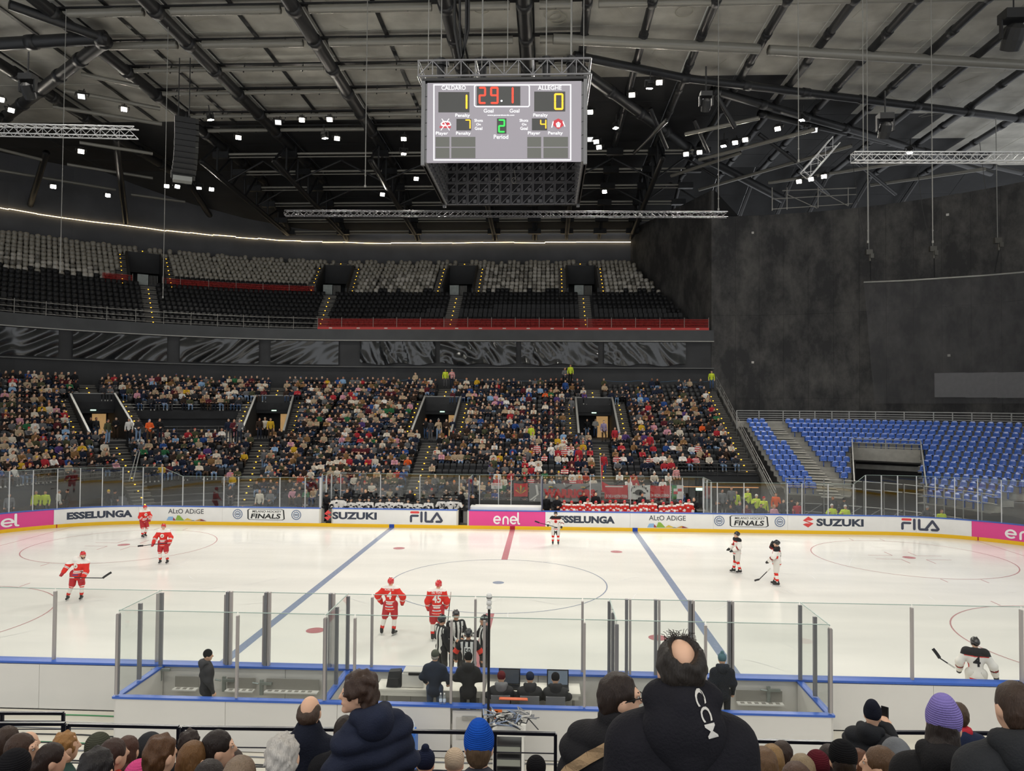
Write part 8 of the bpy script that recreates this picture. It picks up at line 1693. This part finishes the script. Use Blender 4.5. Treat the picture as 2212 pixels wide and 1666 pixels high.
# terraces of the near stand
near = thing('grandstand', 'near stand with the spectators seen from behind', 'grandstand', (2, -24, 2))
for k in range(10):
    D_ = 1.2 + .8 * k; y = CAM[1] + D_; z = 5.72 - .385 * D_ - .12; pbox('terrace_step', (2, y, z - .4), (26, .82, .8), concrete_dark, near)
# standing spectators near the camera
navy = '#20242f'
r, M, J, (v, q, ja) = spectator(1471, 1374, 2.75, 1.76, PI, 'balding man in a black hooded jacket with white lettering on the hood', '#1d1c21', hair='#2b2520', bald='crown', pose='stand', h=.013, b=1.12, hair_disp=waves(.007, 80), yaw=.08, arms=dict(hed=(.0, -.02, 1.63)))
N = J['nec'] + V3(0, -.01, .015); HP = [(0, 'e', N + V3(0, .09, -.075), (.15, .09, .125)), (0, 'c', N + V3(-.07, .02, .045), N + V3(0, .085, .035), .045, .055), (0, 'c', N + V3(.07, .02, .045), N + V3(0, .085, .035), .045, .055), (0, 'c', N + V3(-.09, -.05, .0), N + V3(-.1, .04, .03), .04, .05), (0, 'c', N + V3(.09, -.05, .0), N + V3(.1, .04, .03), .04, .05), (0, 'c', N + V3(-.1, .06, -.06), N + V3(-.02, .12, -.16), .05, .05), (0, 'c', N + V3(.1, .06, -.06), N + V3(.02, .12, -.16), .05, .05)]
st_ = MB(); rs_ = random.Random(8); H_ = J['hed']
for i in range(46):
    a_ = rs_.uniform(PI * 1.05, PI * 1.95); e_ = rs_.uniform(.25, .9); b0 = H_ + V3(.085 * math.sin(e_) * math.cos(a_), .02 + .1 * math.sin(e_) * math.sin(a_), .03 + .098 * math.cos(e_)); d_ = V3(rs_.uniform(-.03, .03), rs_.uniform(-.03, .03), rs_.uniform(.01, .03)); st_.path([b0, b0 + d_ * .5 + V3(0, 0, .008), b0 + d_], .0011, 4)
place(st_.mesh('hair_strands', hairm('2b2520', '#2b2520')), 'hair_strands', r, M)
hv, hq, ht = sdf_mesh(HP, .012, .035, folds(.006)); ho = place(arr_mesh('hood', hv, hq, ht, [fabric('1d1c21', '#1d1c21')]), 'hood', r, M)
tv, tt_ = fit_text('CCM', .16, .038, bold=.012, shear=.2); a = math.radians(-72); ca, sa = math.cos(a), math.sin(a)
decal([((np.array([(-(x * ca - y * sa) - .02, N[2] + .085 + x * sa + y * ca) for x, y in tv]), tt_), mat('hood_print', '#d5d1c8', .6))], hv, hq, M, ho, 'hood_print', lift=.004)
r, M, J, (v, q, ja) = spectator(1335, 1451, 3.5, 1.74, PI - .55, 'dark-haired man in a black puffer with glasses and a tan shoulder strap', '#1f1e20', hair='#2a1e17', pose='stand', h=.013, b=1.26, puff=quilt(.009, .11), face=True, collar=.085, yaw=-.75, hair_disp=waves(.006, 70), trousers='#222226')
gl = MB(); g = lambda *a_: J['hed'] + hr(J) @ V3(*a_)
for s in (-1, 1): gl.path([g(s * .034 + .026 * math.cos(t), -.1, .012 + .021 * math.sin(t)) for t in np.linspace(0, 2 * PI, 13)], .0028, 5); gl.path([g(s * .06, -.1, .016), g(s * .082, -.02, .014), g(s * .083, .02, .004)], .0028, 5)
place(gl.mesh('glasses', black_ink), 'glasses', r, M)
lan = MB()   # strap over the back and lanyard
decal([(stroke([(-.03, 1.48), (.08, 1.4), (.2, 1.3), (.29, 1.18)], .05, False), fabric('strap', '#a98d6b'))], v, q, M, ja, 'shoulder_strap', True, .012)
lan.path([J['nec'] + V3(-.1, -.02, -.02), J['nec'] + V3(-.085, .08, -.03), J['nec'] + V3(.0, .115, -.045), J['nec'] + V3(.085, .08, -.03)], .012, 8); place(lan.mesh('lanyard', mat('lanyard_navy', '#26356b', .6)), 'lanyard', r, M)
spectator(668, 1501, 5.3, 1.76, PI, 'bald man in a navy coat with a light blue lanyard', '#1b1f2c', hair='#4b3b30', bald=True, pose='stand', h=.016, b=1.1, collar=.078)
o_p = [o for o in COL.objects if o.get('label', '').startswith('bald man in a navy')][0]; p_ = at(668, 1501, D=5.3); MB().path([(p_[0] + .1 * math.cos(t), p_[1] - .1 * math.sin(t) + .02, p_[2] - .285 - .02 * math.sin(t)) for t in np.linspace(0, PI, 11)], .012, 8).build('lanyard', mat('lanyard_blue', '#4f86b8', .6), o_p)
spectator(806, 1450, 4.9, 1.82, PI + .75, 'curly-haired man in a navy hooded puffer looking sideways', '#252a3b', hair='#3b2a20', pose='stand', h=.014, b=1.0, puff=quilt(.011, .12), hood='#252a3b', face=True, yaw=.95, hair_disp=waves(.016, 62), kind='curly', arms=dict(elL=(.3, .02, 1.18), haL=(.2, -.12, .95), hed=(.09, -.04, 1.64), nec=(.03, .0, 1.5)))
spectator(745, 1545, 5.1, 1.6, PI, 'person in black half hidden behind the curly-haired man', '#1d1d20', hair='#2a211c', pose='stand', h=.02)
spectator(2040, 1513, 4.0, 1.74, PI - .35, 'woman in a lilac beanie and black hooded coat', '#1d1c1d', hat='#8e80c4', hatk='tall', hair='#2b221d', kind='long', pose='stand', hood='#1f1e1f', h=.015, b=1.08, yaw=-.3)
spectator(2196, 1470, 3.4, 1.78, PI, 'man in a dark grey hooded coat at the picture edge', '#2c2d2f', hair='#3c2c21', pose='stand', hood='#2b2c2e', h=.015, b=1.2, yaw=.0)
spectator(2072, 1517, 6.6, 1.6, PI, 'person in a navy and red team jersey behind the lilac beanie', '#232b42', hair='#4a3a2b', pose='stand', h=.02, scarf='#b9303a')
r, M, J, _ = spectator(1884, 1518, 8.0, 1.78, PI - .75, 'man in a black padded jacket and beanie filming with a phone', '#242528', hat='#22242f', hatk='tall', pose='stand', hood='#242528', h=.015, b=1.15, face=True, yaw=.1, puff=quilt(.01, .15), arms=dict(elL=(.3, -.18, 1.24), haL=(.1, -.42, 1.42), elR=(-.28, -.16, 1.22), haR=(-.02, -.42, 1.4)))
c = M @ Vector((.04, -.5, 1.52)); T = thing('mobile_phone', 'black mobile phone held up by the man in the beanie', 'phone', c); MB().box(c, (.075, .012, .155), PI - .75).build('phone_body', black_steel, T); MB().box(c + Vector((.012, .006, 0)), (.068, .003, .145), PI - .75).build('phone_screen', mat('phone_screen', '#15181c', .2, emit='#3a4148', es=.4), T)
# seated rows below: (px, crown py, depth, facing offset, label, coat, hair, hat, extras)
B = dict(h=.02, feet=False)
rows = [(8, 1571, 5.6, 0, 'brown-haired person at the very edge of the seated row', '#2a2826', '#3a2a20', None, {}), (33, 1585, 5.2, -.9, 'person with brown hair turning to a neighbour by the edge', '#4b4a3c', '#3f2c20', None, dict(face=True, yaw=-.3)), (50, 1581, 6.2, -.3, 'short-cropped man in a dark coat in the edge row', '#222225', '#4a3a2c', None, dict(bald=True)), (131, 1583, 5.8, -.6, 'person with curly blond hair and a green jacket', '#38504a', '#9c7140', None, dict(hair_disp=waves(.018, 60), kind='short')), (98, 1606, 5.2, -.8, 'woman with dark hair in a bun and a blue scrunchie', '#2f3c55', '#2c201a', None, dict(kind='bun', scarf='#cfc5b4')), (22, 1625, 4.4, 0, 'person in a black cap with a yellow band', '#1e1e20', None, '#1d1c1e', {}), (207, 1588, 5.6, .1, 'person in an olive cap with blond hair below', '#6a5f45', '#b08d52', '#4b4c40', dict(kind='bob')),
        (234, 1597, 5.2, -.5, 'man with receding brown hair and a red scarf', '#4d5148', '#3d2a22', None, dict(bald=False, scarf='#b8352f')), (271, 1592, 5.6, .1, 'woman with long straight brown hair', '#8d7a68', '#4a2d20', None, dict(kind='long')), (200, 1620, 3.7, 0, 'dark tousled head close to the camera', '#1f1e20', '#1c1716', None, dict(hair_disp=waves(.012, 60))), (318, 1592, 5.9, 0, 'person with a charcoal hood up', '#2e2f32', '#2a211c', None, dict(hood='#2e2f32', hoodup=True)), (336, 1590, 4.3, -.35, 'young man with swept-up brown hair in black', '#1b1b1d', '#54371f', None, dict(hair_disp=waves(.014, 55))), (295, 1648, 4.6, 0, 'person in a pink padded hood', '#d84f86', None, '#d84f86', {}), (405, 1579, 6.0, 0, 'person with dark curly hair in the farther row', '#26262a', '#2a1e19', None, dict(hair_disp=waves(.016, 60))), (408, 1603, 4.6, -.3, 'woman with a light brown bob and olive jacket', '#6b643a', '#6e4d2b', None, dict(kind='bob')), (459, 1579, 4.7, -.7, 'man with dark hair, glasses and a grey hooded coat', '#5b5d62', '#241b17', None, dict(hood='#5b5d62', face=True, yaw=-.3)), (498, 1621, 5.4, 0, 'child with dark brown hair beside the grey hood', '#3a3a3e', '#3a2a20', None, {}), (445, 1645, 3.9, 0, 'dark-haired head at the bottom between grey and white hair', '#222224', '#241c19', None, {}), (512, 1637, 3.7, 0, 'head with thin ash-brown hair at the bottom edge', '#4b4a48', '#7d6a57', None, {}),
        (607, 1588, 3.7, .1, 'person with wild white hair before the bald man', '#3c3d42', '#b9b3aa', None, dict(hair_disp=waves(.016, 85))), (918, 1622, 6.2, 0, 'child in a dark bobble hat', '#b3906a', None, '#23283d', dict(hatk='pompom', sc=.9)), (981, 1621, 6.0, 0, 'child in a beige knitted hat', '#7a2f38', None, '#cbb49a', dict(sc=.9)), (1034, 1569, 4.3, 0, 'person in a bright blue knitted hat with a lime edge', '#3a3c44', '#5a4632', '#1f55b8', dict(hatk='tall')), (1158, 1637, 6.0, 0, 'child in a black and red cap', '#b8262c', None, '#1c1b1d', dict(sc=.9)),
        (1655, 1616, 4.6, .2, 'woman with light brown hair beside the black hooded jacket', '#3a3330', '#6a5038', None, dict(kind='bob')), (1673, 1610, 5.6, .2, 'fair-haired child beyond the light brown hair', '#4a4a4c', '#8a6c45', None, {}), (1690, 1602, 5.8, -.3, 'boy with short dark brown hair', '#2c2c30', '#33241b', None, {}), (1726, 1650, 3.9, 0, 'chestnut head at the bottom edge', '#2e2b2a', '#4f382a', None, {}), (1737, 1632, 4.8, 0, 'person with short sandy hair', '#35353a', '#8d7a5e', None, {}), (1770, 1626, 5.8, 0, 'person in a maroon cap', '#3a2226', None, '#5a1f28', {}), (1797, 1610, 6.0, .2, 'woman with dark hair next to the black cap', '#2a2a2d', '#2a201c', None, dict(kind='long')), (1823, 1604, 4.9, -.2, 'person in a black cap with a grey hood down', '#4a4a4e', '#2b221d', '#18181a', dict(hood='#55565a')), (1860, 1620, 5.4, .2, 'woman with long chestnut hair below the filming man', '#35363a', '#5a3722', None, dict(kind='long')), (1914, 1614, 4.5, .7, 'person with brown hair, glasses and a yellow jacket', '#d5a92f', '#5d4530', None, dict(face=True, yaw=.3)), (1938, 1604, 5.6, 0, 'person with a grey hood up behind the yellow jacket', '#6b6d70', '#4a3a2c', None, dict(hood='#6b6d70', hoodup=True))]
for px, py, D_, tw, lab, coat, hair, hat, ex in rows:
    k = dict(B); k.update(ex); spectator(px, py, D_, 1.31 * ex.get('sc', 1.0), PI + tw, 'seated spectator, ' + lab if len(lab.split()) < 13 else lab, coat, hair=hair, hat=hat, **{**k, 'sc': 1.0})
